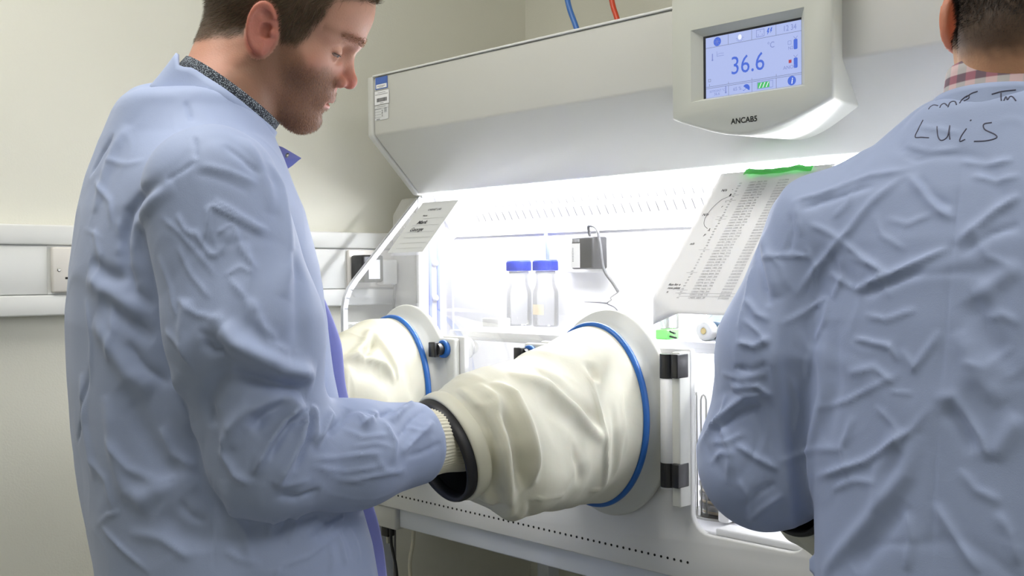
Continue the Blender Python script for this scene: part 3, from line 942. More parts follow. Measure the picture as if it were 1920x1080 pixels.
for k in range(6):
    z = rz + .005 + k * .0168
    d = tag(empty('petri_dish', (rx, ry, z)), ('lowest petri dish in the wire rack', 'second petri dish from the bottom of the wire rack', 'third petri dish from the bottom of the wire rack', 'third petri dish from the top of the wire rack', 'second petri dish from the top of the wire rack', 'topmost petri dish in the wire rack')[k], 'petri dish', 'petri dishes in the wire rack')
    MB().lathe([(.043, 0), (.0435, .013)], (rx, ry, z), 'z', 40).build('dish', M['dish'], d, True)
    MB().lathe([(.0425, .001), (.0425, .005)], (rx, ry, z), 'z', 40).build('agar', M['agar'], d)
    MB().lathe([(.0448, .006), (.0448, .0155), (0, .0156)], (rx, ry, z), 'z', 40).build('lid', M['dish'], d, True)

# ------------------------------------------------------------------ implicit-surface modelling for soft bodies
def A(*v): return np.array(v, dtype=np.float64)
def smin(a, b, k):
    h = np.clip(0.5 + 0.5 * (b - a) / k, 0, 1)
    return b + (a - b) * h - k * h * (1 - h)
def smax(a, b, k): return -smin(-a, -b, k)
def sd_ball(p, c, r): return np.linalg.norm(p - A(*c), axis=1) - r
def sd_ell(p, c, r):
    q = p - A(*c); r = A(*r)
    k0 = np.linalg.norm(q / r, axis=1)
    k1 = np.linalg.norm(q / (r * r), axis=1) + 1e-9
    return k0 * (k0 - 1) / k1
def sd_cone(p, a, b, ra, rb):
    """capsule with linearly changing radius"""
    a, b = A(*a), A(*b)
    ba = b - a
    t = np.clip((p - a) @ ba / (ba @ ba), 0, 1)
    return np.linalg.norm(p - a - t[:, None] * ba, axis=1) - (ra + (rb - ra) * t)
def interp(z, zs, vs): return np.interp(z, zs, vs)

def surface(fn, lo, hi, h):
    """naive surface nets of fn<0 on a grid; returns verts, quads"""
    lo, hi = A(*lo), A(*hi)
    n = (np.ceil((hi - lo) / h / 4).astype(int)) * 4 + 1
    ax = [lo[i] + h * np.arange(n[i]) for i in range(3)]
    cs = [a[::4] for a in ax]
    G = np.stack(np.meshgrid(*cs, indexing='ij'), -1).reshape(-1, 3)
    dc = fn(G).reshape([len(c) for c in cs])
    D = np.repeat(np.repeat(np.repeat(dc, 4, 0), 4, 1), 4, 2)
    sh = 2
    D = D[:n[0] + 3, :n[1] + 3, :n[2] + 3]
    F = np.empty(n)
    ii = [np.clip((np.arange(n[i]) + sh) // 4, 0, len(cs[i]) - 1) for i in range(3)]
    F[:] = dc[np.ix_(*ii)]
    near = np.abs(F) < h * 7.5
    idx = np.argwhere(near)
    P = lo + idx * h
    out = np.empty(len(P))
    for s in range(0, len(P), 400000):
        out[s:s + 400000] = fn(P[s:s + 400000])
    F[near] = out
    ins = F < 0
    c = [ins[a:n[0] - 1 + a, b:n[1] - 1 + b, d:n[2] - 1 + d] for a in (0, 1) for b in (0, 1) for d in (0, 1)]
    cnt = sum(x.astype(np.int8) for x in c)
    act = (cnt > 0) & (cnt < 8)
    cid = -np.ones(act.shape, dtype=np.int64)
    cells = np.argwhere(act)
    cid[act] = np.arange(len(cells))
    acc = np.zeros((len(cells), 3)); num = np.zeros(len(cells))
    cor = [(a, b, d) for a in (0, 1) for b in (0, 1) for d in (0, 1)]
    vals = [F[cells[:, 0] + a, cells[:, 1] + b, cells[:, 2] + d] for a, b, d in cor]
    for i in range(8):
        for j in range(i + 1, 8):
            if sum(abs(x - y) for x, y in zip(cor[i], cor[j])) != 1:
                continue
            m = (vals[i] < 0) != (vals[j] < 0)
            t = vals[i][m] / (vals[i][m] - vals[j][m])
            acc[m] += A(*cor[i]) + t[:, None] * (A(*cor[j]) - A(*cor[i]))
            num[m] += 1
    V = lo + (cells + acc / num[:, None]) * h
    quads = []
    for axis in range(3):
        s0 = [slice(None)] * 3; s1 = [slice(None)] * 3
        s0[axis] = slice(0, n[axis] - 1); s1[axis] = slice(1, n[axis])
        e = ins[tuple(s0)] != ins[tuple(s1)]
        E_ = np.argwhere(e)
        o1, o2 = (axis + 1) % 3, (axis + 2) % 3
        ok = (E_[:, o1] > 0) & (E_[:, o2] > 0) & (E_[:, o1] < n[o1] - 1) & (E_[:, o2] < n[o2] - 1)
        E_ = E_[ok]
        q = []
        for d1, d2 in ((-1, -1), (0, -1), (0, 0), (-1, 0)):
            k = E_.copy(); k[:, o1] += d1; k[:, o2] += d2
            q.append(cid[k[:, 0], k[:, 1], k[:, 2]])
        q = np.stack(q, 1)
        flip = ~ins[E_[:, 0], E_[:, 1], E_[:, 2]]
        q[flip] = q[flip][:, ::-1]
        quads.append(q)
    return V, np.concatenate(quads)

def vnormals(V, Q):
    a, b, c, d = (V[Q[:, i]] for i in range(4))
    fn_ = np.cross(c - a, d - b)
    N = np.zeros_like(V)
    for i in range(4):
        np.add.at(N, Q[:, i], fn_)
    return N / (np.linalg.norm(N, axis=1)[:, None] + 1e-12)

def relax(V, Q, it=2, w=.5):
    for _ in range(it):
        acc = np.zeros_like(V); num = np.zeros(len(V))
        for i, j in ((0, 1), (1, 2), (2, 3), (3, 0)):
            np.add.at(acc, Q[:, i], V[Q[:, j]]); np.add.at(num, Q[:, i], 1)
            np.add.at(acc, Q[:, j], V[Q[:, i]]); np.add.at(num, Q[:, j], 1)
        V = V + w * (acc / num[:, None] - V)
    return V

def mesh_np(name, V, Q, m, parent=None, colors=None, smooth=True):
    me = bpy.data.meshes.new(name)
    me.vertices.add(len(V)); me.vertices.foreach_set('co', V.astype(np.float32).ravel())
    k = Q.shape[1]
    me.loops.add(Q.size); me.loops.foreach_set('vertex_index', Q.astype(np.int32).ravel())
    me.polygons.add(len(Q)); me.polygons.foreach_set('loop_start', np.arange(0, Q.size, k, dtype=np.int32))
    me.update(calc_edges=True)
    me.validate()
    if smooth:
        me.shade_smooth()
    if colors is not None:
        at = me.color_attributes.new('tint', 'FLOAT_COLOR', 'POINT')
        at.data.foreach_set('color', np.concatenate([colors, np.ones((len(colors), 1))], 1).astype(np.float32).ravel())
    o = bpy.data.objects.new(name, me)
    COL.objects.link(o)
    me.materials.append(m)
    if parent is not None:
        o.parent = parent
        o.matrix_parent_inverse = Matrix.Translation(-Vector(parent.location))
    return o

_perm = np.random.RandomState(3).permutation(256)
_perm = np.concatenate([_perm, _perm, _perm])
_grad = A((1,1,0),(-1,1,0),(1,-1,0),(-1,-1,0),(1,0,1),(-1,0,1),(1,0,-1),(-1,0,-1),(0,1,1),(0,-1,1),(0,1,-1),(0,-1,-1))
def perlin(p):
    i = np.floor(p).astype(int); f = p - i; i &= 255
    u = f * f * f * (f * (f * 6 - 15) + 10)
    r = 0
    for a in (0, 1):
        for b in (0, 1):
            for c in (0, 1):
                g = _grad[_perm[_perm[_perm[i[:, 0] + a] + i[:, 1] + b] + i[:, 2] + c] % 12]
                d = (g * (f - A(a, b, c))).sum(1)
                w = (u[:, 0] if a else 1 - u[:, 0]) * (u[:, 1] if b else 1 - u[:, 1]) * (u[:, 2] if c else 1 - u[:, 2])
                r = r + d * w
    return r

def apply_folds(V, N, folds):
    """folds: (points, width, height): each pushes a soft ridge (or, negative, a valley) along a line on the cloth"""
    D = np.zeros(len(V))
    for pts, w, amp in folds:
        P = np.array(pts)
        lo, hi = P.min(0) - 3 * w, P.max(0) + 3 * w
        m = np.where(((V > lo) & (V < hi)).all(1))[0]
        if not len(m):
            continue
        X = V[m]
        best = np.full(len(m), 1e9); tb = np.zeros(len(m))
        L = np.concatenate([[0], np.cumsum(np.linalg.norm(P[1:] - P[:-1], axis=1))])
        for i in range(len(P) - 1):
            ba = P[i + 1] - P[i]
            t = np.clip((X - P[i]) @ ba / (ba @ ba + 1e-12), 0, 1)
            d = np.linalg.norm(X - P[i] - t[:, None] * ba, axis=1)
            k = d < best
            best[k] = d[k]; tb[k] = (L[i] + t[k] * (L[i + 1] - L[i])) / L[-1]
        taper = np.clip(np.minimum(tb, 1 - tb) * 5, 0, 1) ** .7
        soft = np.exp(-(best / w) ** 2 * 1.4)
        if w < .009:
            soft = .35 * soft + .65 * np.exp(-best / w * 1.9)
        D[m] += amp * taper * soft
    return V + N * D[:, None]

def crumple(V, N, seed, big=.004, crease=.0022, scale=1.0):
    o = A(seed * 13.7, seed * 5.1, seed * 9.3)
    q = V * scale
    wz = perlin(q * 4 + o)[:, None] * A(.012, .012, .012)
    b = perlin(q * A(7, 7, 4) + o) * big + perlin(q * A(15, 15, 9) + o * 2) * big * .45
    c = np.zeros(len(V))
    for k, s in enumerate((5.0, 8.0, 12.0)):
        n_ = perlin((q + wz) * s + o * (3 + k))
        mask = np.clip(perlin(q * 6 + o * (7 + k)) * 2.2 + .45, 0, 1)
        c += np.exp(-(n_ / .07) ** 2) * mask * crease / (1 + .5 * k) * (1 if k % 2 == 0 else -1)
    return V + N * (b + c)[:, None]

def basis(yaw, pitch=0.0, roll=0.0):
    y, p, r = map(math.radians, (yaw, pitch, roll))
    fw = A(math.sin(y) * math.cos(p), math.cos(y) * math.cos(p), -math.sin(p))
    rt = A(math.cos(y), -math.sin(y), 0)
    up = np.cross(rt, fw)
    rt, up = rt * math.cos(r) - up * math.sin(r), up * math.cos(r) + rt * math.sin(r)
    return np.stack([fw, -rt, up])          # rows: forward, left, up

# ------------------------------------------------------------------ heads
def head_sdf(q, ears=True, beardless=False):
    """q in head space: forward, left, up, origin between the ear canals"""
    s = q.copy(); s[:, 1] = np.abs(s[:, 1])
    d = sd_ell(q, (-.003, 0, .048), (.103, .077, .088))
    d = smin(d, sd_ell(q, (.055, 0, .066), (.052, .060, .055)), .03)                 # forehead
    d = smin(d, sd_ell(q, (.042, 0, -.022), (.058, .058, .074)), .03)                # face
    d = smin(d, sd_cone(s, (.012, .046, -.052), (.070, .016, -.086), .020, .0185), .028)   # jaw
    d = smin(d, sd_cone(s, (-.002, .060, -.01), (.012, .048, -.055), .016, .018), .02)
    d = smin(d, sd_ell(q, (.078, 0, -.083), (.0205, .021, .0185)), .016)             # chin
    d = smin(d, sd_ball(s, (.056, .048, -.016), .020), .025)                        # cheek bone
    d = smin(d, sd_cone(s, (.093, .010, .034), (.066, .047, .034), .0135, .012), .014)     # brow
    # eye sockets
    d = smax(d, -sd_ell(s, (.101, .034, .012), (.0185, .019, .0125)), .012)
    # nose
    d = smin(d, sd_cone(q, (.093, 0, .020), (.1085, 0, -.012), .0075, .0098), .009)
    d = smin(d, sd_ball(q, (.1125, 0, -.0165), .0102), .006)
    d = smin(d, sd_ell(s, (.0995, .0140, -.0215), (.0122, .0078, .0086)), .005)
    d = smax(d, -sd_ell(s, (.1035, .0085, -.0305), (.0072, .0036, .0052)), .003)
    # muzzle and lips
    d = smin(d, sd_ell(q, (.078, 0, -.048), (.0245, .029, .022)), .012)
    d = smin(d, sd_cone(s, (.0985, 0, -.0475), (.089, .020, -.0525), .0052, .003), .005)
    d = smin(d, sd_cone(s, (.0945, 0, -.0600), (.087, .019, -.0555), .0058, .003), .005)
    d = smax(d, -sd_ell(s, (.102, 0, -.0540), (.009, .022, .0016)), .0025)
    d = smax(d, -sd_ell(s, (.105, 0, -.0705), (.0125, .014, .005)), .007)
    if ears:
        # ear: tilted disc with rim and hollow, standing off the skull
        e = s - A(-.004, .0775, .004)
        ca, sa = math.cos(.25), math.sin(.25)
        f_, u_ = e[:, 0] * ca + e[:, 2] * sa, -e[:, 0] * sa + e[:, 2] * ca
        l_ = e[:, 1] - .35 * (-f_) - .002
        E2 = np.stack([f_, l_, u_], 1)
        rad = np.sqrt((f_ / .0175) ** 2 + ((u_) / .0315) ** 2)
        disc = sd_ell(E2, (0, 0, 0), (.0185, .0048, .0325))
        rim = np.sqrt(((rad - .86) * .019) ** 2 + (l_ - .0052) ** 2) - .0032
        rim = np.where((f_ > .006) & (u_ < .012), rim + .004, rim)
        anti = np.sqrt(((np.sqrt(((f_ + .001) / .0115) ** 2 + ((u_ + .002) / .019) ** 2) - .85) * .014) ** 2 + (l_ - .003) ** 2) - .0026
        anti = np.where(f_ > .005, anti + .004, anti)
        lobe = sd_ell(E2, (.003, .001, -.0265), (.0085, .0045, .0085))
        ear = smin(smin(smin(disc, rim, .003), anti, .003), lobe, .004)
        root = sd_ell(E2, (.006, -.009, -.002), (.013, .011, .022))
        d = smin(d, smin(ear, root, .004), .004)
        d = smax(d, -sd_ell(E2, (.0050, .0045, -.003), (.0075, .0095, .0100)), .0025)
        d = smax(d, -sd_ell(E2, (.0030, .0060, .0140), (.0070, .0045, .0055)), .0025)
        d = smin(d, sd_ball(E2, (.0135, .0030, -.005), .0046), .003)
    return d
def lids_sdf(q):
    s = q.copy(); s[:, 1] = np.abs(s[:, 1])
    c = A(.0785, .0335, .0120)
    e = s - c
    shell = np.linalg.norm(e, axis=1) - .0142
    up_cut = e[:, 2] + .0016 - .10 * (e[:, 1])
    upper = smax(shell, -up_cut, .0012)
    lo_cut = -(e[:, 2] + .0045)
    lower = smax(shell, -lo_cut, .0012)
    return smin(upper, lower, .0005)

skin_m = bpy.data.materials.new('skin')
skin_m.use_nodes = True
def attr_material(name, rough, bump, bscale, sss=0.0, spec=.4):
    m = bpy.data.materials.new(name); m.use_nodes = True
    nt = m.node_tree; p = nt.nodes['Principled BSDF']
    a = nt.nodes.new('ShaderNodeVertexColor'); a.layer_name = 'tint'
    nt.links.new(a.outputs['Color'], p.inputs['Base Color'])
    p.inputs['Roughness'].default_value = rough
    p.inputs['Specular IOR Level'].default_value = spec
    if sss:
        p.inputs['Subsurface Weight'].default_value = sss
        p.inputs['Subsurface Radius'].default_value = (.008, .003, .0015)
        p.inputs['Subsurface Scale'].default_value = 1.0
    if bump:
        tc = nt.nodes.new('ShaderNodeTexCoord')
        n_ = nt.nodes.new('ShaderNodeTexNoise'); n_.inputs['Scale'].default_value = bscale; n_.inputs['Detail'].default_value = 5
        b = nt.nodes.new('ShaderNodeBump'); b.inputs['Strength'].default_value = bump; b.inputs['Distance'].default_value = .001
        nt.links.new(tc.outputs['Object'], n_.inputs['Vector']); nt.links.new(n_.outputs['Fac'], b.inputs['Height'])
        nt.links.new(b.outputs['Normal'], p.inputs['Normal'])
    return m
M['skin'] = attr_material('skin', .5, .35, 420, .18)
M['hair'] = attr_material('hair', .55, 0, 1, 0, .3)
M['eye'] = mat('eye_white', srgb(150, 124, 114), .45, spec=.2)
M['lash'] = mat('eyelash', srgb(70, 52, 40), .7)
M['iris'] = mat('iris', srgb(44, 38, 36), .35, spec=.3)

def lin(*c): return A(*srgb(*c)[:3])

def strands(name, P, D, N, length, width, cols, parent, rng, droop=.35, segs=3):
    """tapered hair blades as one mesh; P roots, D directions, N outward normals"""
    n = len(P)
    side = np.cross(D, N); side /= np.linalg.norm(side, axis=1)[:, None] + 1e-9
    tw = rng.uniform(-1, 1, (n, 1))
    side = side + N * tw * .7; side /= np.linalg.norm(side, axis=1)[:, None] + 1e-9
    V, Cc = [], []
    for k in range(segs + 1):
        t = k / segs
        c = P + D * (length * t)[:, None] - N * (droop * length * t * t)[:, None]
        w = width * (1 - t) ** .6
        if k < segs:
            V += [c - side * w[:, None], c + side * w[:, None]]
            Cc += [cols, cols]
        else:
            V += [c]; Cc += [cols]
    V = np.stack(V, 1).reshape(-1, 3); Cc = np.stack(Cc, 1).reshape(-1, 3)
    m_ = 2 * segs + 1
    base = (np.arange(n) * m_)[:, None]
    tri = []
    for k in range(segs - 1):
        tri += [base + A(2 * k, 2 * k + 1, 2 * k + 3).astype(int), base + A(2 * k, 2 * k + 3, 2 * k + 2).astype(int)]
    tri += [base + A(2 * segs - 2, 2 * segs - 1, 2 * segs).astype(int)]
    T = np.concatenate(tri)
    o = mesh_np(name, V, T, M['hair'], parent, Cc, smooth=False)
    o['kind'] = 'stuff'
    return o

def build_head(root, O, B, neck, h, style, rng):
    """O head origin, B basis rows; neck: list of (world point, radius)"""
    def fn(p):
        q = (p - O) @ B.T
        d = head_sdf(q)
        if style == 'profile':
            d = smin(d, lids_sdf(q), .0032)
        for (a, ra), (b, rb) in zip(neck[:-1], neck[1:]):
            d = smin(d, sd_cone(p, a, b, ra, rb), .022)
        # neck muscle from behind the ear to the collar bone
        s = 1
        for sg in (-1, 1):
            a = O + B.T @ A(-.022, sg * .058, -.03)
            d = smin(d, sd_cone(p, a, neck[-1][0] + B.T @ A(.05, sg * .016, .0), .012, .012), .02)
        return d
    ends = np.array([O + .16, O - .16] + [n_[0] + .09 for n_ in neck] + [n_[0] - .09 for n_ in neck])
    V, Q = surface(fn, ends.min(0), ends.max(0), h)
    V = relax(V, Q, 1, .35)
    N = vnormals(V, Q)
    q = (V - O) @ B.T
    f, l, u = q[:, 0], np.abs(q[:, 1]), q[:, 2]
    ns = perlin(V * 60) * .5 + perlin(V * 140) * .5
    def sg(x): return 1 / (1 + np.exp(-np.clip(x, -40, 40)))
    if style == 'profile':
        base, red = lin(196, 148, 126), lin(188, 110, 94)
        hairc, stub = lin(84, 68, 50), lin(108, 80, 58)
        # hairline: runs over the temple, down a sideburn before the ear, round the ear and along the nape
        front = .098 - 0.28 * np.clip(.10 - u, -.05, .08)       # hair lies behind this
        line_top = u - (.076 + .016 * np.clip((f - .07) / .04, 0, 1))
        temple = np.minimum((.052 + .30 * (u - .03)) - f, u - .000)   # behind temple line and above sideburn end
        nape = np.minimum(.000 - f, u - (-.050 + .55 * np.clip(f + .085, 0, .1)))
        hm = np.maximum(np.maximum(line_top, temple), nape)
        ear = np.clip(1 - ((f + .004 + .12 * u) / .0225) ** 2 - ((u - .002) / .0375) ** 2, 0, 1) * (l > .064)
        hair = sg((hm + .004 * ns) / .0022) * (ear <= 0.0)
        # beard: jaw, chin, upper lip, below cheek line
        cheek = .003 - u - .62 * np.clip(f - .035, 0, .1) + .020 * np.clip((f - .065) / .02, 0, 1)
        cheek = np.minimum(cheek, f + .004 + .5 * np.clip(-u - .03, 0, .05))
        bot = u + .118 + .10 * np.clip(.07 - f, 0, .1)
        bm = np.minimum(cheek, bot)
        beard = sg((bm + .006 * ns) / .0035) * (ear <= 0)
        lipm = np.exp(-(((u + .0545) / .0062) ** 2)) * (f > .087) * (l < .019)
        beard = beard * (1 - np.clip(lipm * 1.4, 0, 1)) * (1 - np.exp(-((u + .03) / .006) ** 2) * (f > .10) * .9)
        beard *= 1 - sg((f - .103) / .002) * (u > -.036)
    else:
        base, red = lin(206, 164, 128), lin(204, 124, 100)
        hairc, stub = lin(40, 34, 32), lin(120, 94, 78)
        line_top = u - .078
        temple = np.minimum(.05 - f, u - .0)
        nape = np.minimum(-.004 - f, u - (-.058 - .012 * np.cos(l / .03)) - .5 * np.clip(f + .06, 0, .1))
        hm = np.maximum(np.maximum(line_top, temple), nape)
        ear = np.clip(1 - ((f + .004 + .12 * u) / .0225) ** 2 - ((u - .002) / .0375) ** 2, 0, 1) * (l > .064)
        hair = sg((hm + .006 * ns) / .004) * (ear <= 0.0)
        beard = sg((np.minimum(-.02 - u, f - .02) + .01 * ns) / .006) * .5 * (u > -.12)
        lipm = 0 * u
    redm = np.clip(np.exp(-(((f - .115) / .02) ** 2 + ((u + .02) / .022) ** 2 + (l / .03) ** 2)) * .9
                   + np.clip(ear * 4, 0, 1) * .75 + np.exp(-(((f - .075) / .03) ** 2 + ((u + .015) / .02) ** 2)) * .35
                   + sg((-.055 - u) / .02) * sg((.05 - f) / .02) * .35 + .12 * ns, 0, 1)
    col = base[None] * (1 - redm[:, None]) + red[None] * redm[:, None]
    col = col * (1 + .07 * ns[:, None])
    lp = np.clip(lipm * 1.2, 0, 1)
    lp = np.broadcast_to(lp, u.shape)[:, None]
    col = col * (1 - lp) + lin(182, 122, 108) * lp
    bk = (beard * .66)[:, None]
    col = col * (1 - bk) + stub * bk
    hk = (hair * .88)[:, None]
    col = col * (1 - hk) + hairc * hk
    if style == 'profile':      # eyebrow tint
        br = np.exp(-(((u - .036 - .004 * np.clip(f - .07, 0, .05) * 20) / .0055) ** 2)) * (f > .062) * (l > .008) * .35
        col = col * (1 - br[:, None]) + lin(120, 84, 60) * br[:, None]
    body = mesh_np('body', V, Q, M['skin'], root, np.clip(col, 0, 1))
    # hair blades
    def pick(mask, n):
        w = mask / mask.sum()
        return rng.choice(len(V), n, p=w)
    def wd(x): return x @ B            # head direction to world
    if style == 'profile':
        k = pick(np.clip(hair - .25, 0, 1) * (u < .17), 46000)
        dq = np.stack([-.55 - .0 * f[k], np.sign(q[k, 1]) * .05, -.65 - 3.0 * np.clip(.05 - u[k], -.03, .06)], 1)
        topm = np.clip((u[k] - .075) / .03, 0, 1)[:, None]
        dq = dq * (1 - topm) + A(.45, 0, .75) * topm
        sidb = ((f[k] > .02) & (u[k] < .06))[:, None]
        dq = np.where(sidb, A(-.15, 0, -1.0), dq)
        D = wd(dq) + N[k] * .55 + rng.normal(0, .18, (len(k), 3))
        D /= np.linalg.norm(D, axis=1)[:, None]
        ln = (.0075 + .016 * np.clip((u[k] + .03) / .12, 0, 1)) * rng.uniform(.6, 1.2, len(k))
        ln = np.where(f[k] > .03, ln * .8, ln)
        cols = hairc * rng.uniform(.55, 1.5, (len(k), 1)) * (1 + .12 * rng.normal(0, 1, (len(k), 3)))
        strands('hair', V[k] - N[k] * .001, D, N[k], ln, np.full(len(k), .00021), np.clip(cols, 0, 1), root, rng)
        k = pick(np.clip(beard - .2, 0, 1) ** 1.2, 34000)
        D = wd(np.stack([.25 + 0 * f[k], 0 * f[k], -1.0 + 0 * f[k]], 1)) + N[k] * .75 + rng.normal(0, .25, (len(k), 3))
        D /= np.linalg.norm(D, axis=1)[:, None]
        ln = (.0022 + .0032 * np.clip((f[k] - .02) / .06, 0, 1)) * rng.uniform(.6, 1.3, len(k))
        tone = np.where(rng.uniform(0, 1, (len(k), 1)) < .55, lin(120, 82, 56), lin(168, 120, 84))
        cols = tone * rng.uniform(.6, 1.35, (len(k), 1))
        strands('beard', V[k] - N[k] * .0006, D, N[k], ln, np.full(len(k), .00014), np.clip(cols, 0, 1), root, rng, segs=2)
        em = np.exp(-(((u - .037) / .0045) ** 2)) * (f > .066) * (l > .009) * (l < .052)
        k = pick(em, 1100)
        D = wd(np.stack([.35 + 0 * f[k], np.sign(q[k, 1]) * .75, .12 + 0 * f[k]], 1)) + N[k] * .5 + rng.normal(0, .15, (len(k), 3))
        D /= np.linalg.norm(D, axis=1)[:, None]
        strands('eyebrows', V[k] - N[k] * .0005, D, N[k], rng.uniform(.005, .010, len(k)), np.full(len(k), .00014), lin(170, 126, 92) * rng.uniform(.6, 1.4, (len(k), 1)), root, rng, segs=2)
        for sgn in (-1, 1):
            c = O + B.T @ A(.0785, sgn * .0335, .0120)
            mb = MB().lathe([(0, -.0125)] + [(.0125 * math.cos(math.radians(t)), .0125 * math.sin(math.radians(t))) for t in range(-75, 90, 15)] + [(0, .0125)], tuple(c), 'z', 24)
            ey = mb.build('eyeball', M['eye'], root, True)
            MB().tube([Vector(c + B.T @ A(.0146 * math.cos(math.radians(p_)), sgn * .0146 * math.sin(math.radians(p_)), -.0020 + .0010 * math.sin(math.radians(p_)))) for p_ in range(-45, 70, 5)], .00055, 8).build('eyelashes', M['lash'], root, True)
            g = B.T @ (A(.90, sgn * .02, -.30) / np.linalg.norm(A(.90, sgn * .02, -.30)))
            g = Vector(g); e1 = g.orthogonal().normalized(); e2 = g.cross(e1)
            vs, fs = [Vector(c) + g * .01272], []
            for j_, t_ in enumerate((9, 18, 27)):
                for i_ in range(20):
                    p_ = 2 * math.pi * i_ / 20
                    vs.append(Vector(c) + (g * math.cos(math.radians(t_)) + (e1 * math.cos(p_) + e2 * math.sin(p_)) * math.sin(math.radians(t_))) * .01268)
            fs += [(0, 1 + i_, 1 + (i_ + 1) % 20) for i_ in range(20)]
            for j_ in (0, 1):
                fs += [(1 + j_ * 20 + i_, 21 + j_ * 20 + i_, 21 + j_ * 20 + (i_ + 1) % 20, 1 + j_ * 20 + (i_ + 1) % 20) for i_ in range(20)]
            link('iris', vs, fs, M['iris'], ey, True)
    else:
        k = pick(np.clip(hair - .25, 0, 1), 40000)
        dq = np.stack([-.5 + 0 * f[k], q[k, 1] * -3, -.8 + 0 * f[k]], 1)
        D = wd(dq) + N[k] * .7 + rng.normal(0, .2, (len(k), 3))
        D /= np.linalg.norm(D, axis=1)[:, None]
        ln = (.003 + .013 * np.clip((u[k] + .055) / .05, 0, 1)) * rng.uniform(.6, 1.2, len(k))
        cols = hairc * rng.uniform(.5, 1.7, (len(k), 1))
        strands('hair', V[k] - N[k] * .001, D, N[k], ln, np.where(u[k] < -.035, .00012, .00022), np.clip(cols, 0, 1), root, rng)
    return body

# ------------------------------------------------------------------ cloth
def cloth_material(name, col, rough=.62, weave=.15, crease=.02):
    m = bpy.data.materials.new(name); m.use_nodes = True
    nt = m.node_tree; p = nt.nodes['Principled BSDF']
    p.inputs['Roughness'].default_value = rough
    p.inputs['Specular IOR Level'].default_value = .38
    p.inputs['Sheen Weight'].default_value = .15
    tc = nt.nodes.new('ShaderNodeTexCoord')
    n1 = nt.nodes.new('ShaderNodeTexNoise'); n1.inputs['Scale'].default_value = 9; n1.inputs['Detail'].default_value = 4
    mx = nt.nodes.new('ShaderNodeMix'); mx.data_type = 'RGBA'
    mx.inputs['A'].default_value = tuple(v * .93 for v in col[:3]) + (1,)
    mx.inputs['B'].default_value = tuple(min(1, v * 1.06) for v in col[:3]) + (1,)
    nt.links.new(tc.outputs['Object'], n1.inputs['Vector']); nt.links.new(n1.outputs['Fac'], mx.inputs['Factor'])
    nt.links.new(mx.outputs['Result'], p.inputs['Base Color'])
    n2 = nt.nodes.new('ShaderNodeTexNoise'); n2.inputs['Scale'].default_value = 900; n2.inputs['Detail'].default_value = 2
    b1 = nt.nodes.new('ShaderNodeBump'); b1.inputs['Strength'].default_value = weave; b1.inputs['Distance'].default_value = .0006
    nt.links.new(tc.outputs['Object'], n2.inputs['Vector']); nt.links.new(n2.outputs['Fac'], b1.inputs['Height'])
    # fine pressed-in creases: ridges of a distorted noise
    n3 = nt.nodes.new('ShaderNodeTexNoise'); n3.inputs['Scale'].default_value = 26; n3.inputs['Detail'].default_value = 2; n3.inputs['Distortion'].default_value = 1.2
    nt.links.new(tc.outputs['Object'], n3.inputs['Vector'])
    a = nt.nodes.new('ShaderNodeMath'); a.operation = 'SUBTRACT'; a.inputs[1].default_value = .5
    nt.links.new(n3.outputs['Fac'], a.inputs[0])
    ab = nt.nodes.new('ShaderNodeMath'); ab.operation = 'ABSOLUTE'; nt.links.new(a.outputs[0], ab.inputs[0])
    mr = nt.nodes.new('ShaderNodeMapRange'); mr.inputs['From Min'].default_value = 0; mr.inputs['From Max'].default_value = .05
    mr.inputs['To Min'].default_value = 1; mr.inputs['To Max'].default_value = 0
    nt.links.new(ab.outputs[0], mr.inputs['Value'])
    b2 = nt.nodes.new('ShaderNodeBump'); b2.inputs['Strength'].default_value = crease; b2.inputs['Distance'].default_value = .0012
    nt.links.new(mr.outputs[0], b2.inputs['Height']); nt.links.new(b1.outputs['Normal'], b2.inputs['Normal'])
    nt.links.new(b2.outputs['Normal'], p.inputs['Normal'])
    return m
COAT = srgb(157, 171, 206)
M['coat'] = cloth_material('blue_coat_cotton', COAT)
M['coat_shade'] = cloth_material('coat_violet_shade', srgb(140, 146, 218))  # same coat cloth, its violet shade and backlight put into the colour
M['knit'] = mat('cream_knit', srgb(228, 224, 206), .9, bump=.3, bscale=900)
M['shirt_dark'] = mat('dark_patterned_shirt', srgb(66, 72, 84), .9)
M['trouser'] = mat('dark_trousers', srgb(46, 48, 58), .85, bump=.2, bscale=600)
M['shoe'] = mat('black_shoe_leather', srgb(28, 26, 26), .4)
M['sole'] = mat('shoe_sole', srgb(52, 48, 46), .7)
M['marker'] = mat('marker_ink', srgb(84, 84, 104), .8)
M['thread'] = mat('seam_thread', srgb(128, 142, 196), .9)

# speckled shirt
nt = M['shirt_dark'].node_tree
vo = nt.nodes.new('ShaderNodeTexVoronoi'); vo.inputs['Scale'].default_value = 700
tc = nt.nodes.new('ShaderNodeTexCoord'); nt.links.new(tc.outputs['Object'], vo.inputs['Vector'])
rp = nt.nodes.new('ShaderNodeValToRGB')
rp.color_ramp.elements[0].position = .28; rp.color_ramp.elements[0].color = srgb(168, 180, 190)
rp.color_ramp.elements[1].position = .42; rp.color_ramp.elements[1].color = srgb(44, 48, 58)
nt.links.new(vo.outputs['Distance'], rp.inputs['Fac']); nt.links.new(rp.outputs['Color'], nt.nodes['Principled BSDF'].inputs['Base Color'])
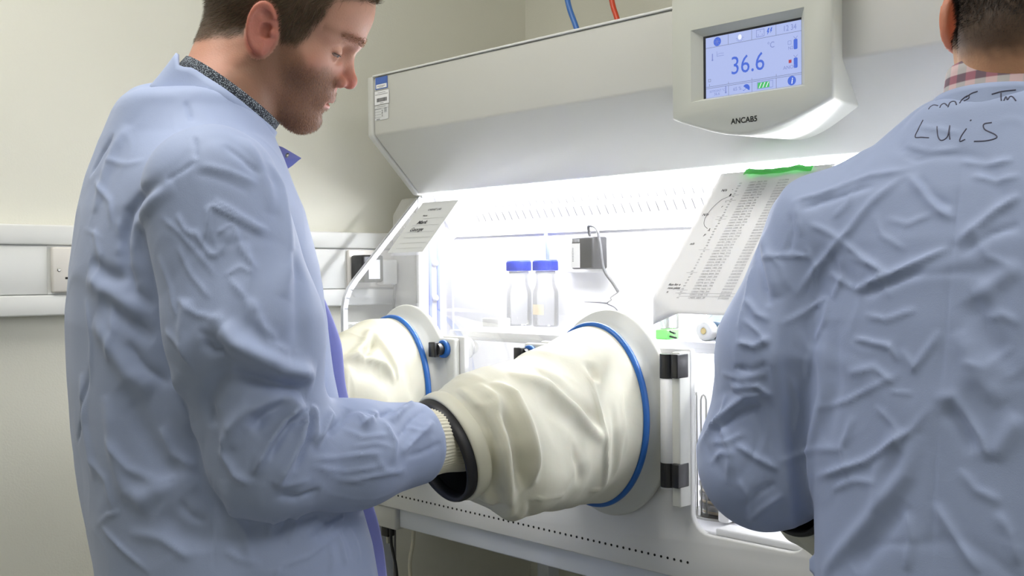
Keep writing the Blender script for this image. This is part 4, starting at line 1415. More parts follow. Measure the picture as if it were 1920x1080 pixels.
# plaid shirt
M['plaid'] = mat('plaid_shirt', srgb(120, 110, 120), .9)
nt = M['plaid'].node_tree
tc = nt.nodes.new('ShaderNodeTexCoord')
def wave(scale, axis, c0, c1, pos):
    w = nt.nodes.new('ShaderNodeTexWave'); w.bands_direction = axis; w.inputs['Scale'].default_value = scale; w.inputs['Distortion'].default_value = .4; w.inputs['Detail'].default_value = 1
    nt.links.new(tc.outputs['Object'], w.inputs['Vector'])
    r = nt.nodes.new('ShaderNodeValToRGB'); e = r.color_ramp.elements
    e[0].position = pos - .08; e[0].color = c0; e[1].position = pos + .08; e[1].color = c1
    nt.links.new(w.outputs['Fac'], r.inputs['Fac'])
    return r
w1 = wave(14, 'X', srgb(206, 150, 160), srgb(128, 134, 140), .5)
w2 = wave(16, 'Z', srgb(104, 34, 66), srgb(214, 206, 204), .42)
mx = nt.nodes.new('ShaderNodeMix'); mx.data_type = 'RGBA'; mx.inputs['Factor'].default_value = .55
nt.links.new(w1.outputs['Color'], mx.inputs['A']); nt.links.new(w2.outputs['Color'], mx.inputs['B'])
nt.links.new(mx.outputs['Result'], nt.nodes['Principled BSDF'].inputs['Base Color'])

def coat_sdf(S):
    fb = A(math.sin(math.radians(S['yaw'])), math.cos(math.radians(S['yaw'])), 0)
    rb = A(fb[1], -fb[0], 0)
    zs, cx, cy, hw, hd = (A(*S[k]) for k in ('z', 'cx', 'cy', 'hw', 'hd'))
    ex = S.get('ex', 2.3)
    def fn(p):
        z = p[:, 2]
        dx, dy = p[:, 0] - np.interp(z, zs, cx), p[:, 1] - np.interp(z, zs, cy)
        r, f = dx * rb[0] + dy * rb[1], dx * fb[0] + dy * fb[1]
        W, Dp = np.interp(z, zs, hw), np.interp(z, zs, hd)
        d = ((np.abs(r / W) ** ex + np.abs(f / Dp) ** ex) ** (1 / ex) - 1) * np.minimum(W, Dp) * .9
        d = smax(d, z - zs[-1], .02)
        for a, b, ra, rb_ in S['yoke']:
            d = smin(d, sd_cone(p, a, b, ra, rb_), .05)
        for path, rad, k in S['arms']:
            arm = None
            for i in range(len(path) - 1):
                c = sd_cone(p, path[i], path[i + 1], rad[i], rad[i + 1])
                arm = c if arm is None else smin(arm, c, .025)
            e, t = A(*path[-1]), A(*path[-1]) - A(*path[-2])
            t /= np.linalg.norm(t)
            arm = smax(arm, (p - e) @ t, .006)
            d = smin(d, arm, k)
        if 'hole' in S:
            d = smax(d, -sd_cone(p, *S['hole']), .008)
        d = smax(d, S['hem'] - z, .004)
        return d
    return fn

def build_coat(root, S, folds, seed, h, big=.004, crease=.0022):
    fn = coat_sdf(S)
    V, Q = surface(fn, S['lo'], S['hi'], h)
    V = relax(V, Q, 3, .5)
    N = vnormals(V, Q)
    if folds is not None:
        V = crumple(V, N, seed, big, crease)
        N = vnormals(V, Q)
        V = apply_folds(V, N, folds)
        V = relax(V, Q, 1, .10)
    return mesh_np('lab_coat', V, Q, M['coat'], root)

def band(name, c, axis, fwd, h, r0, r1, a0, a1, m, parent, thick=.0025, n=56, wob=None, sq=1.0, steps=6):
    """a strip wrapped round an axis (collar): r0 at its lower edge, r1 at its upper; angle 0 is forward"""
    ax = A(*axis); ax = ax / np.linalg.norm(ax)
    fw = A(*fwd); fw = fw - ax * (fw @ ax); fw /= np.linalg.norm(fw)
    lf = np.cross(ax, fw)
    vs, fs = [], []
    for j in range(steps + 1):
        t = j / steps
        for i in range(n + 1):
            a = math.radians(a0 + (a1 - a0) * i / n)
            r = r0 + (r1 - r0) * t
            hh = h * t
            if wob:
                dr, dh = wob(math.degrees(a), t)
                r += dr; hh += dh
            vs.append(A(*c) + ax * hh + fw * (r * math.cos(a)) + lf * (r * sq * math.sin(a)))
    for j in range(steps):
        for i in range(n):
            a = j * (n + 1) + i
            fs.append((a, a + 1, a + n + 2, a + n + 1))
    o = link(name, vs, fs, m, parent, True)
    s = o.modifiers.new('thick', 'SOLIDIFY'); s.thickness = thick; s.offset = 0
    return o

def knit_cuff(parent, a, b, r0, r1, ribs=58):
    a, b = Vector(a), Vector(b)
    t = (b - a).normalized(); u = t.orthogonal().normalized(); v = t.cross(u)
    n, st_ = ribs * 6, 14
    vs, fs = [], []
    for j in range(st_ + 1):
        s = j / st_
        for i in range(n):
            an = 2 * math.pi * i / n
            r = r0 + (r1 - r0) * s + .0006 * math.cos(an * ribs) + .0016 * math.sin(s * 9 + 2 * math.sin(an))
            vs.append(a + (b - a) * s + (u * math.cos(an) + v * math.sin(an)) * r)
    for j in range(st_):
        for i in range(n):
            p, q = j * n + i, j * n + (i + 1) % n
            fs.append((p, q, q + n, p + n))
    fs.append(tuple(range(st_ * n, (st_ + 1) * n)))
    return link('knit_cuff', vs, fs, M['knit'], parent, True)

def legs_and_shoes(root, hipc, yaw, zt):
    fb = A(math.sin(math.radians(yaw)), math.cos(math.radians(yaw)), 0); rb = A(fb[1], -fb[0], 0)
    hip = A(hipc[0], hipc[1], 0)
    def fn(p):
        d = sd_ell(p, tuple(hip + A(0, 0, zt - .02)), (.15, .12, .10))
        for s in (-1, 1):
            a = hip + rb * s * .085 + A(0, 0, zt)
            k = hip + rb * s * .09 + fb * .015 + A(0, 0, .50)
            e = hip + rb * s * .095 - fb * .01 + A(0, 0, .10)
            d = smin(d, sd_cone(p, a, k, .088, .066), .03)
            d = smin(d, sd_cone(p, k, e, .066, .050), .02)
        return smax(d, .055 - p[:, 2], .004)
    V, Q = surface(fn, hip + A(-.26, -.26, .03), hip + A(.26, .26, zt + .14), .011)
    V = relax(V, Q, 2)
    mesh_np('trousers', V, Q, M['trouser'], root)
    for s in (-1, 1):
        c = hip + rb * s * .097 + fb * .055
        def fs_(p):
            q = np.stack([(p - c) @ fb, (p - c) @ rb, p[:, 2]], 1)
            d = sd_ell(q, (.01, 0, .045), (.135, .046, .048))
            d = smin(d, sd_ell(q, (-.07, 0, .07), (.055, .040, .06)), .03)
            return smax(smax(d, .016 - q[:, 2], .003), q[:, 2] - .115, .004)
        V, Q = surface(fs_, c + A(-.2, -.2, -.01), c + A(.2, .2, .15), .008)
        sh = mesh_np('shoe', V, Q, M['shoe'], root)
        pts = [(c[0] + fb[0] * (.01 + .138 * math.cos(t)) + rb[0] * .049 * math.sin(t), c[1] + fb[1] * (.01 + .138 * math.cos(t)) + rb[1] * .049 * math.sin(t)) for t in [2 * math.pi * k / 36 for k in range(36)]]
        vs = [(x, y, z) for z in (.0005, .018) for x, y in pts]
        n = 36
        link('sole', vs, [tuple(range(n))[::-1], tuple(range(n, 2 * n))] + [(i, (i + 1) % n, n + (i + 1) % n, n + i) for i in range(n)], M['sole'], sh)

# ------------------------------------------------------------------ glove sleeves on the ports
def gauntlet_base(cx, cc, cax, cr, bulge, sag, ns=110, nt_=150):
    """grid of points from the port ring (s=0) to the cuff (s=1)"""
    p0 = A(cx, YF - .050, PZ); p3 = A(*cc)
    cax = A(*cax) / np.linalg.norm(A(*cax))           # points from the cuff out of the cabinet
    L = np.linalg.norm(p3 - p0)
    p1, p2 = p0 + A(0, -.35 * L, 0), p3 - cax * .35 * L
    S_ = np.linspace(0, 1, ns + 1)
    V = []
    th = np.linspace(0, 2 * np.pi, nt_, endpoint=False)
    for s in S_:
        c = (1 - s) ** 3 * p0 + 3 * (1 - s) ** 2 * s * p1 + 3 * (1 - s) * s * s * p2 + s ** 3 * p3
        ax = A(0, -1, 0) * (1 - s) + cax * s; ax /= np.linalg.norm(ax)
        side = np.cross(ax, A(0, 0, 1)); side /= np.linalg.norm(side)
        if side[0] < 0:
            side = -side
        up = np.cross(side, ax)
        if up[2] < 0:
            up = -up
        k = np.interp(s, *bulge)
        rx, rz = .108 * (1 - s) + cr[0] * s, .143 * (1 - s) + cr[1] * s
        rx, rz = cr[0] + (.107 - cr[0]) * k, cr[1] + (.142 - cr[1]) * k
        c = c + A(0, 0, -sag * math.sin(math.pi * s ** 1.3))
        V.append(c + np.outer(np.cos(th), side) * rx + np.outer(np.sin(th), up) * rz)
    V = np.array(V).reshape(-1, 3)
    i = np.arange(ns)[:, None] * nt_; j = np.arange(nt_)[None]
    a, b = i + j, i + (j + 1) % nt_
    Q = np.stack([a, b, b + nt_, a + nt_], -1).reshape(-1, 4)
    return V, Q, (ns, nt_)

def gauntlet(cx, cc, cax, cr, bulge, sag, folds, seed, label):
    t = tag(empty('glove_sleeve', (cx, YF, PZ - .14)), label, 'glove sleeve', 'cream glove sleeves on the cabinet ports')
    V, Q, (ns, nt_) = gauntlet_base(cx, cc, cax, cr, bulge, sag)
    N = vnormals(V, Q)
    c = V.reshape(ns + 1, nt_, 3).mean(1)
    if (N[:nt_] * (V[:nt_] - c[0])).sum() < 0:
        N = -N; Q = Q[:, ::-1]
    s = np.repeat(np.linspace(0, 1, ns + 1), nt_)
    fade = np.clip(s / .12, 0, 1) * np.clip((1 - s) / .06, 0, 1)
    if folds is not None:
        o = A(seed * 3.1, seed * 7.7, 0)
        lump = perlin(V * 9 + o) * .009 + perlin(V * 19 + o) * .002 - np.abs(perlin(V * 13 + o * 2)) * .004
        V = V + N * (lump * fade)[:, None]
        N2 = vnormals(V, Q)
        V2 = apply_folds(V, N2, folds)
        V = V + (V2 - V) * np.clip(s / .05, 0, 1)[:, None] * np.clip((1 - s) / .03, 0, 1)[:, None]
    g = mesh_np('sleeve', V, Q, M['sleeve'], t)
    # blue clamp ring and white lip on the port
    MBr = MB()
    seg, rs = 96, 12
    vs, fs = [], []
    for k in range(seg):
        a = 2 * math.pi * k / seg
        for m_ in range(rs):
            b = 2 * math.pi * m_ / rs
            rr_ = .0046 * math.cos(b)
            vs.append((cx + (.1085 + rr_) * math.cos(a), YF - .049 + .0062 * math.sin(b), PZ + (.1435 + rr_) * math.sin(a)))
    for k in range(seg):
        for m_ in range(rs):
            p, q = k * rs + m_, k * rs + (m_ + 1) % rs
            p2, q2 = ((k + 1) % seg) * rs + m_, ((k + 1) % seg) * rs + (m_ + 1) % rs
            fs.append((p, q, q2, p2))
    link('clamp_ring', vs, fs, M['blue'], t, True)
    # rolled cuff: cream outer roll and black rubber liner
    cax = A(*cax) / np.linalg.norm(A(*cax))
    rim = V[-nt_:]
    cen = rim.mean(0)
    def roll(name, off, rad, grow, m, ax_r=None):
        vs, fs = [], []
        k_ = nt_ // 2
        pr = rim[::2]
        for i in range(k_):
            o_ = (pr[i] - cen); o_ /= np.linalg.norm(o_)
            for m_ in range(12):
                b = 2 * math.pi * m_ / 12
                vs.append(pr[i] + cax * (off + (ax_r or rad) * math.sin(b)) + o_ * (grow + rad * math.cos(b)))
        for i in range(k_):
            for m_ in range(12):
                p, q = i * 12 + m_, i * 12 + (m_ + 1) % 12
                p2, q2 = ((i + 1) % k_) * 12 + m_, ((i + 1) % k_) * 12 + (m_ + 1) % 12
                fs.append((p, q, q2, p2))
        return link(name, vs, fs, m, t, True)
    roll('cuff_roll', -.002, .0045, .001, M['sleeve'], .011)
    roll('rubber_cuff', .014, .0040, -.003, M['cuffring'], .009)
    # dark inside of the cuff
    vs, fs = [], []
    for d_, k_ in ((.016, .95), (-.010, .93), (-.05, .88), (-.08, .60)):
        vs += [tuple(cen + (p - cen) * k_ + cax * d_) for p in rim[::3]]
    n = len(rim[::3])
    for r_ in range(3):
        fs += [(r_ * n + i, r_ * n + (i + 1) % n, (r_ + 1) * n + (i + 1) % n, (r_ + 1) * n + i) for i in range(n)]
    link('cuff_lining', vs, fs, M['cuffring'], t, True)
    return t

SL1 = dict(cx=-1.14, cc=(-1.026, .884, 1.082), cax=(-.13, -.95, -.30), cr=(.065, .067), bulge=([0, .15, .35, .6, .75, .86, .93, 1], [1, .93, .74, .58, .51, .42, .27, 0]), sag=.026)
SL2 = dict(cx=-1.66, cc=(-1.575, 1.02, 1.085), cax=(.22, -1.0, .05), cr=(.052, .058), bulge=([0, .2, .5, .8, 1], [1, 1.0, .85, .5, 0]), sag=.01)
SL3 = dict(cx=-.62, cc=(-.695, 1.165, 1.040), cax=(-.25, -1.0, -.05), cr=(.060, .062), bulge=([0, .2, .5, .8, 1], [1, 1.05, .9, .5, 0]), sag=.008)

# ------------------------------------------------------------------ person in profile at the left
pa_root = tag(empty('person', (-1.24, .68, 0)), 'bearded person in a light blue lab coat, seen in profile, arms in the ports', 'person', 'people working at the cabinet')
OA, BA = A(-1.2236, .7574, 1.616), basis(36, 24, 12)
TA = A(-1.2411, .6777, 1.5047)
rngA = np.random.RandomState(4)
build_head(pa_root, OA, BA, [(OA + BA.T @ A(-.030, 0, -.030), .058), (TA + A(.0, .006, 0), .060), (A(-1.262, .665, 1.42), .085), (A(-1.262, .665, 1.33), .09)], .0021, 'profile', rngA)
SA = dict(yaw=12, ex=2.25,
          z=(.55, .9165, .9711, 1.0393, 1.1076, 1.1758, 1.244, 1.3122, 1.3804, 1.43, 1.47, 1.505, 1.53),
          cx=(-1.222, -1.2239, -1.2298, -1.2405, -1.2493, -1.2566, -1.2621, -1.2657, -1.2692, -1.272, -1.268, -1.255, -1.245),
          cy=(.692, .690, .686, .677, .670, .664, .661, .660, .659, .657, .656, .658, .662),
          hw=(.25, .235, .228, .218, .208, .203, .200, .198, .185, .150, .112, .085, .07),
          hd=(.172, .163, .163, .159, .157, .154, .151, .144, .130, .116, .105, .096, .088),
          yoke=[(tuple(TA + A(-.01, -.01, -.075)), (-1.100, .602, 1.392), .060, .064), (tuple(TA + A(-.02, -.01, -.075)), (-1.440, .700, 1.392), .060, .064), ((-1.303, 0.649, 1.497), (-1.273, 0.669, 1.437), .045, .05)],
          arms=[([(-1.083, .590, 1.392), (-1.040, .603, 1.24), (-1.022, .622, 1.106), (-1.018, .72, 1.093), (-1.016, .829, 1.094)], [.076, .080, .066, .059, .049], .008),
                ([(-1.450, .700, 1.392), (-1.50, .80, 1.115), (-1.555, 1.00, 1.09)], [.078, .070, .050], .035)],
          hole=((-1.262, .668, 1.478), tuple(A(-1.262, .668, 1.478) + A(.30, .50, .80) * .3), .076, .076), hem=.56, lo=(-1.66, .42, .54), hi=(-.88, 1.14, 1.56))
SB = dict(yaw=0, ex=2.35,
          z=(.55, .95, 1.05, 1.15, 1.25, 1.33, 1.38, 1.41, 1.44, 1.474),
          cx=(-.452, -.450, -.447, -.444, -.441, -.438, -.436, -.435, -.434, -.434),
          cy=(1.115, 1.112, 1.115, 1.118, 1.122, 1.126, 1.130, 1.134, 1.138, 1.142),
          hw=(.215, .180, .187, .202, .215, .208, .170, .130, .106, .086),
          hd=(.13, .118, .116, .115, .114, .110, .102, .095, .089, .084),
          yoke=[((-.465, 1.130, 1.412), (-.612, 1.095, 1.352), .056, .060), ((-.405, 1.130, 1.412), (-.258, 1.095, 1.352), .056, .060)],
          arms=[([(-.623, 1.095, 1.340), (-.673, 1.092, 1.212), (-.704, 1.104, 1.072), (-.692, 1.19, 1.050)], [.066, .074, .076, .056], .014),
                ([(-.247, 1.095, 1.340), (-.190, 1.092, 1.212), (-.160, 1.104, 1.070), (-.19, 1.20, 1.050)], [.066, .074, .076, .056], .014)],
          hem=.56, lo=(-.83, .96, .54), hi=(-.05, 1.30, 1.52))

# crease and fold lines on the cloth: (points, width, height)
FOLDS = {
 'coatA': [
  ([(-1.182,0.609,1.507),(-1.175,0.609,1.498),(-1.167,0.608,1.489),(-1.156,0.605,1.479)], 0.0032, -0.0034),
  ([(-1.053,0.552,1.45),(-1.04,0.546,1.436),(-1.032,0.543,1.422)], 0.0032, -0.0034),
  ([(-1.032,0.543,1.421),(-1.034,0.538,1.417),(-1.037,0.534,1.413),(-1.04,0.53,1.41),(-1.045,0.526,1.407),(-1.05,0.523,1.403),(-1.057,0.52,1.4)], 0.004, -0.0032),
  ([(-1.028,0.544,1.416),(-1.022,0.552,1.414),(-1.016,0.561,1.411),(-1.012,0.57,1.409),(-1.009,0.58,1.405),(-1.007,0.59,1.401),(-1.006,0.601,1.397)], 0.006, 0.0022),
  ([(-1.031,0.538,1.407),(-1.025,0.543,1.406),(-1.021,0.548,1.405),(-1.017,0.554,1.404),(-1.013,0.56,1.401),(-1.01,0.567,1.399),(-1.007,0.573,1.396),(-1.005,0.578,1.393),(-1.004,0.584,1.39),(-1.002,0.589,1.387)], 0.006, -0.0014),
  ([(-1.057,0.52,1.4),(-1.065,0.517,1.396),(-1.077,0.515,1.393),(-1.095,0.515,1.389),(-1.142,0.532,1.385),(-1.151,0.532,1.378),(-1.159,0.53,1.371),(-1.161,0.529,1.361),(-1.163,0.527,1.351),(-1.164,0.525,1.341),(-1.161,0.524,1.331),(-1.158,0.523,1.321),(-1.156,0.522,1.311),(-1.151,0.523,1.302),(-1.147,0.524,1.293),(-1.144,0.525,1.285),(-1.135,0.528,1.278),(-1.126,0.533,1.271),(-1.119,0.537,1.264)], 0.009, -0.0072),
  ([(-1.046,0.524,1.396),(-1.052,0.521,1.391),(-1.06,0.518,1.387),(-1.07,0.515,1.382),(-1.082,0.515,1.374),(-1.105,0.521,1.366),(-1.141,0.532,1.358),(-1.144,0.531,1.349),(-1.145,0.531,1.339),(-1.146,0.529,1.329),(-1.143,0.529,1.319),(-1.14,0.529,1.309),(-1.137,0.529,1.299)], 0.01, 0.0045),
  ([(-1.014,0.547,1.374),(-1.013,0.546,1.367),(-1.012,0.545,1.36),(-1.012,0.544,1.354),(-1.011,0.543,1.348),(-1.011,0.542,1.343),(-1.01,0.541,1.337)], 0.0032, 0.0032),
  ([(-1.014,0.547,1.374),(-1.01,0.551,1.371),(-1.007,0.555,1.368),(-1.004,0.559,1.365),(-1.001,0.563,1.363),(-0.999,0.568,1.36),(-0.996,0.573,1.358)], 0.0032, 0.0026),
  ([(-1.022,0.533,1.348),(-1.019,0.535,1.344),(-1.016,0.536,1.339),(-1.013,0.538,1.334),(-1.011,0.539,1.331),(-1.008,0.541,1.327),(-1.006,0.542,1.323),(-1.003,0.545,1.322),(-1.0,0.548,1.322),(-0.998,0.551,1.322)], 0.0032, 0.0032),
  ([(-0.998,0.551,1.322),(-0.998,0.552,1.326),(-0.998,0.554,1.33),(-0.998,0.556,1.334),(-0.998,0.558,1.339),(-0.998,0.56,1.343),(-0.998,0.562,1.348)], 0.0032, 0.0023),
  ([(-0.998,0.566,1.356),(-0.995,0.567,1.347),(-0.993,0.568,1.338),(-0.99,0.569,1.329),(-0.986,0.573,1.32),(-0.981,0.577,1.312),(-0.977,0.58,1.304)], 0.004, 0.0032),
  ([(-1.04,0.524,1.365),(-1.037,0.525,1.36),(-1.034,0.527,1.354),(-1.03,0.528,1.348),(-1.027,0.53,1.346),(-1.023,0.532,1.343),(-1.019,0.534,1.34)], 0.004, 0.0026),
  ([(-1.012,0.551,1.379),(-1.008,0.557,1.374),(-1.004,0.563,1.37),(-1.0,0.569,1.366),(-0.997,0.575,1.361),(-0.994,0.582,1.357),(-0.992,0.589,1.352),(-0.991,0.594,1.35),(-0.99,0.599,1.349),(-0.99,0.604,1.348)], 0.005, 0.0032),
  ([(-1.007,0.555,1.368),(-1.003,0.56,1.362),(-0.998,0.566,1.356),(-0.995,0.572,1.351),(-0.992,0.578,1.347),(-0.989,0.585,1.344),(-0.988,0.593,1.34)], 0.0045, -0.0015),
  ([(-1.062,0.517,1.363),(-1.051,0.52,1.356),(-1.041,0.522,1.35),(-1.033,0.526,1.343),(-1.023,0.53,1.332),(-1.013,0.535,1.321),(-1.004,0.54,1.31),(-1.002,0.542,1.306),(-0.999,0.543,1.302),(-0.996,0.544,1.299)], 0.004, 0.0021),
  ([(-1.004,0.55,1.343),(-1.003,0.553,1.345),(-1.001,0.556,1.348),(-1.0,0.56,1.351),(-0.999,0.562,1.352),(-0.998,0.565,1.353),(-0.997,0.567,1.355)], 0.0024, 0.0021),
  ([(-1.244,0.55,1.469),(-1.249,0.547,1.462),(-1.255,0.545,1.455),(-1.264,0.543,1.448),(-1.27,0.542,1.439),(-1.277,0.54,1.431),(-1.287,0.54,1.422)], 0.0064, -0.0042),
  ([(-1.224,0.558,1.479),(-1.226,0.553,1.469),(-1.229,0.549,1.46),(-1.232,0.545,1.45),(-1.233,0.54,1.437),(-1.234,0.536,1.425),(-1.235,0.533,1.412),(-1.235,0.529,1.399),(-1.235,0.526,1.387),(-1.236,0.523,1.374)], 0.012, 0.0036),
  ([(-1.224,0.512,1.319),(-1.21,0.512,1.314),(-1.198,0.512,1.309),(-1.187,0.513,1.304),(-1.174,0.516,1.301),(-1.162,0.519,1.298),(-1.152,0.522,1.295)], 0.01, -0.0054),
  ([(-1.23,0.51,1.3),(-1.214,0.51,1.295),(-1.201,0.51,1.29),(-1.19,0.511,1.285),(-1.176,0.513,1.28),(-1.164,0.516,1.275),(-1.153,0.519,1.27),(-1.146,0.522,1.264),(-1.14,0.524,1.258),(-1.134,0.527,1.252)], 0.012, 0.0045),
  ([(-1.264,0.522,1.357),(-1.246,0.52,1.354),(-1.231,0.518,1.351),(-1.218,0.518,1.349),(-1.21,0.518,1.346),(-1.203,0.518,1.343),(-1.197,0.518,1.341)], 0.0032, 0.0021),
  ([(-1.179,0.526,1.366),(-1.176,0.525,1.358),(-1.173,0.525,1.349),(-1.17,0.524,1.341),(-1.17,0.523,1.335),(-1.17,0.521,1.329),(-1.17,0.52,1.323)], 0.0048, 0.0032),
  ([(-1.208,0.506,1.251),(-1.196,0.507,1.243),(-1.185,0.508,1.236),(-1.175,0.51,1.228),(-1.165,0.513,1.216),(-1.155,0.515,1.205),(-1.146,0.518,1.193),(-1.135,0.522,1.186),(-1.126,0.527,1.178),(-1.117,0.532,1.171)], 0.014, 0.0054),
  ([(-1.194,0.51,1.276),(-1.176,0.512,1.268),(-1.161,0.516,1.26),(-1.148,0.52,1.252),(-1.136,0.525,1.244),(-1.126,0.53,1.237),(-1.117,0.536,1.229)], 0.012, -0.0054),
  ([(-1.18,0.508,1.168),(-1.176,0.51,1.144),(-1.172,0.511,1.121),(-1.168,0.512,1.097),(-1.162,0.513,1.086),(-1.157,0.514,1.074),(-1.151,0.516,1.063),(-1.137,0.519,1.056),(-1.124,0.523,1.049),(-1.112,0.528,1.042)], 0.013, 0.0045),
  ([(-1.153,0.515,1.181),(-1.145,0.518,1.166),(-1.138,0.52,1.151),(-1.131,0.523,1.135),(-1.122,0.527,1.122),(-1.114,0.531,1.109),(-1.106,0.534,1.096),(-1.096,0.54,1.086),(-1.087,0.545,1.077),(-1.078,0.551,1.068)], 0.018, -0.0054),
  ([(-1.139,0.519,1.052),(-1.123,0.524,1.059),(-1.11,0.53,1.065),(-1.098,0.537,1.07),(-1.088,0.544,1.075),(-1.079,0.552,1.08),(-1.071,0.56,1.085)], 0.014, 0.0045),
  ([(-1.11,0.53,1.075),(-1.105,0.533,1.077),(-1.101,0.536,1.078),(-1.096,0.539,1.08),(-1.094,0.541,1.081),(-1.091,0.543,1.082),(-1.089,0.545,1.083)], 0.0032, 0.0032),
  ([(-1.045,0.524,1.205),(-1.053,0.531,1.191),(-1.089,0.552,1.173),(-1.087,0.554,1.159),(-1.081,0.558,1.146),(-1.055,0.552,1.136),(-1.035,0.548,1.125)], 0.016, 0.0054),
  ([(-1.022,0.549,1.105),(-1.027,0.552,1.089),(-1.053,0.567,1.067),(-1.057,0.57,1.051),(-1.054,0.569,1.028),(-1.05,0.567,1.006),(-1.047,0.566,0.984)], 0.0024, -0.0021),
  ([(-1.211,0.515,1.015),(-1.192,0.514,1.009),(-1.176,0.515,1.003),(-1.162,0.516,0.996),(-1.145,0.519,0.989),(-1.13,0.522,0.982),(-1.116,0.525,0.975)], 0.0048, 0.0037),
  ([(-1.217,0.505,1.202),(-1.226,0.505,1.18),(-1.239,0.507,1.158),(-1.255,0.51,1.134),(-1.265,0.512,1.123),(-1.275,0.515,1.112),(-1.29,0.519,1.1)], 0.004, -0.0042),
  ([(-1.224,0.516,1.012),(-1.21,0.514,1.019),(-1.198,0.513,1.025),(-1.188,0.513,1.031),(-1.179,0.513,1.033),(-1.171,0.514,1.036),(-1.163,0.515,1.038)], 0.0032, 0.0032),
  ([(-1.248,0.507,1.188),(-1.244,0.507,1.167),(-1.242,0.508,1.147),(-1.24,0.509,1.126),(-1.232,0.509,1.106),(-1.225,0.51,1.086),(-1.218,0.511,1.067)], 0.012, 0.0045),
  ([(-1.103,0.532,1.044),(-1.094,0.536,1.037),(-1.086,0.54,1.03),(-1.079,0.545,1.023),(-1.069,0.552,1.02),(-1.06,0.56,1.017),(-1.051,0.568,1.015)], 0.016, -0.0045),
  ([(-1.004,0.555,1.089),(-1.004,0.559,1.077),(-1.008,0.565,1.064),(-1.027,0.58,1.048),(-1.042,0.586,1.035),(-1.042,0.584,1.026),(-1.041,0.581,1.017)], 0.014, 0.0045),
  ([(-0.965,0.641,1.189),(-0.962,0.635,1.192),(-0.96,0.629,1.194),(-0.959,0.623,1.197),(-0.957,0.611,1.2),(-0.957,0.601,1.203),(-0.958,0.592,1.205),(-0.96,0.58,1.213),(-0.963,0.569,1.22),(-0.967,0.559,1.227),(-0.971,0.552,1.233),(-0.975,0.547,1.239),(-0.981,0.541,1.245)], 0.013, 0.0149),
  ([(-0.96,0.628,1.177),(-0.959,0.617,1.181),(-0.959,0.608,1.184),(-0.959,0.598,1.187),(-0.961,0.589,1.189),(-0.963,0.58,1.192),(-0.967,0.572,1.194),(-0.97,0.565,1.196),(-0.974,0.558,1.199),(-0.979,0.552,1.201)], 0.01, -0.0108),
  ([(-0.959,0.624,1.169),(-0.958,0.613,1.17),(-0.959,0.602,1.17),(-0.961,0.593,1.171),(-0.964,0.584,1.169),(-0.969,0.576,1.166),(-0.974,0.568,1.164),(-0.979,0.564,1.158),(-0.983,0.56,1.152),(-0.988,0.557,1.145),(-0.991,0.556,1.138),(-0.993,0.555,1.131),(-0.995,0.554,1.123)], 0.012, 0.0108),
  ([(-0.959,0.607,1.172),(-0.96,0.599,1.168),(-0.962,0.59,1.164),(-0.965,0.583,1.16),(-0.968,0.578,1.154),(-0.971,0.574,1.149),(-0.974,0.569,1.143)], 0.009, -0.0108),
  ([(-0.959,0.625,1.166),(-0.958,0.617,1.162),(-0.958,0.61,1.158),(-0.958,0.603,1.154),(-0.959,0.596,1.146),(-0.96,0.59,1.137),(-0.962,0.584,1.128),(-0.964,0.579,1.117),(-0.968,0.575,1.106),(-0.972,0.571,1.095)], 0.0064, 0.0126),
  ([(-0.957,0.616,1.156),(-0.957,0.609,1.15),(-0.957,0.603,1.144),(-0.957,0.597,1.138),(-0.959,0.591,1.129),(-0.96,0.586,1.121),(-0.963,0.581,1.112)], 0.0056, -0.0095),
  ([(-0.959,0.629,1.163),(-0.957,0.624,1.152),(-0.954,0.619,1.14),(-0.953,0.615,1.129),(-0.952,0.608,1.119),(-0.953,0.602,1.108),(-0.955,0.597,1.098),(-0.957,0.595,1.092),(-0.959,0.594,1.085),(-0.962,0.593,1.079)], 0.0064, 0.0126),
  ([(-0.96,0.634,1.16),(-0.957,0.63,1.148),(-0.954,0.626,1.137),(-0.952,0.622,1.125),(-0.951,0.617,1.116),(-0.951,0.612,1.106),(-0.952,0.609,1.096)], 0.0048, -0.0095),
  ([(-0.962,0.639,1.162),(-0.96,0.638,1.155),(-0.958,0.637,1.147),(-0.956,0.636,1.14),(-0.955,0.634,1.135),(-0.953,0.631,1.13),(-0.952,0.629,1.125)], 0.0056, 0.0095),
  ([(-0.958,0.617,1.165),(-0.958,0.613,1.163),(-0.958,0.61,1.162),(-0.958,0.607,1.16),(-0.958,0.606,1.157),(-0.958,0.605,1.154),(-0.957,0.605,1.152)], 0.004, 0.0064),
  ([(-0.959,0.629,1.16),(-0.958,0.626,1.158),(-0.957,0.623,1.155),(-0.957,0.62,1.153),(-0.956,0.618,1.149),(-0.955,0.616,1.146),(-0.955,0.614,1.143)], 0.0032, -0.0064),
  ([(-0.996,0.553,1.139),(-0.997,0.553,1.131),(-0.998,0.552,1.124),(-1.0,0.552,1.117),(-0.996,0.554,1.11),(-0.992,0.556,1.103),(-0.989,0.559,1.096),(-0.984,0.562,1.092),(-0.98,0.566,1.089),(-0.977,0.57,1.085)], 0.0064, 0.008),
  ([(-0.976,0.553,1.207),(-0.981,0.549,1.201),(-0.988,0.545,1.196),(-0.995,0.542,1.19),(-1.001,0.542,1.182),(-1.008,0.541,1.175),(-1.015,0.541,1.167),(-1.014,0.543,1.159),(-1.012,0.545,1.152),(-1.01,0.547,1.144)], 0.012, -0.0081),
  ([(-0.989,0.537,1.261),(-0.982,0.541,1.252),(-0.976,0.546,1.243),(-0.972,0.551,1.234),(-0.967,0.56,1.229),(-0.962,0.57,1.224),(-0.959,0.58,1.219),(-0.957,0.587,1.218),(-0.956,0.595,1.216),(-0.956,0.603,1.214)], 0.012, 0.0067),
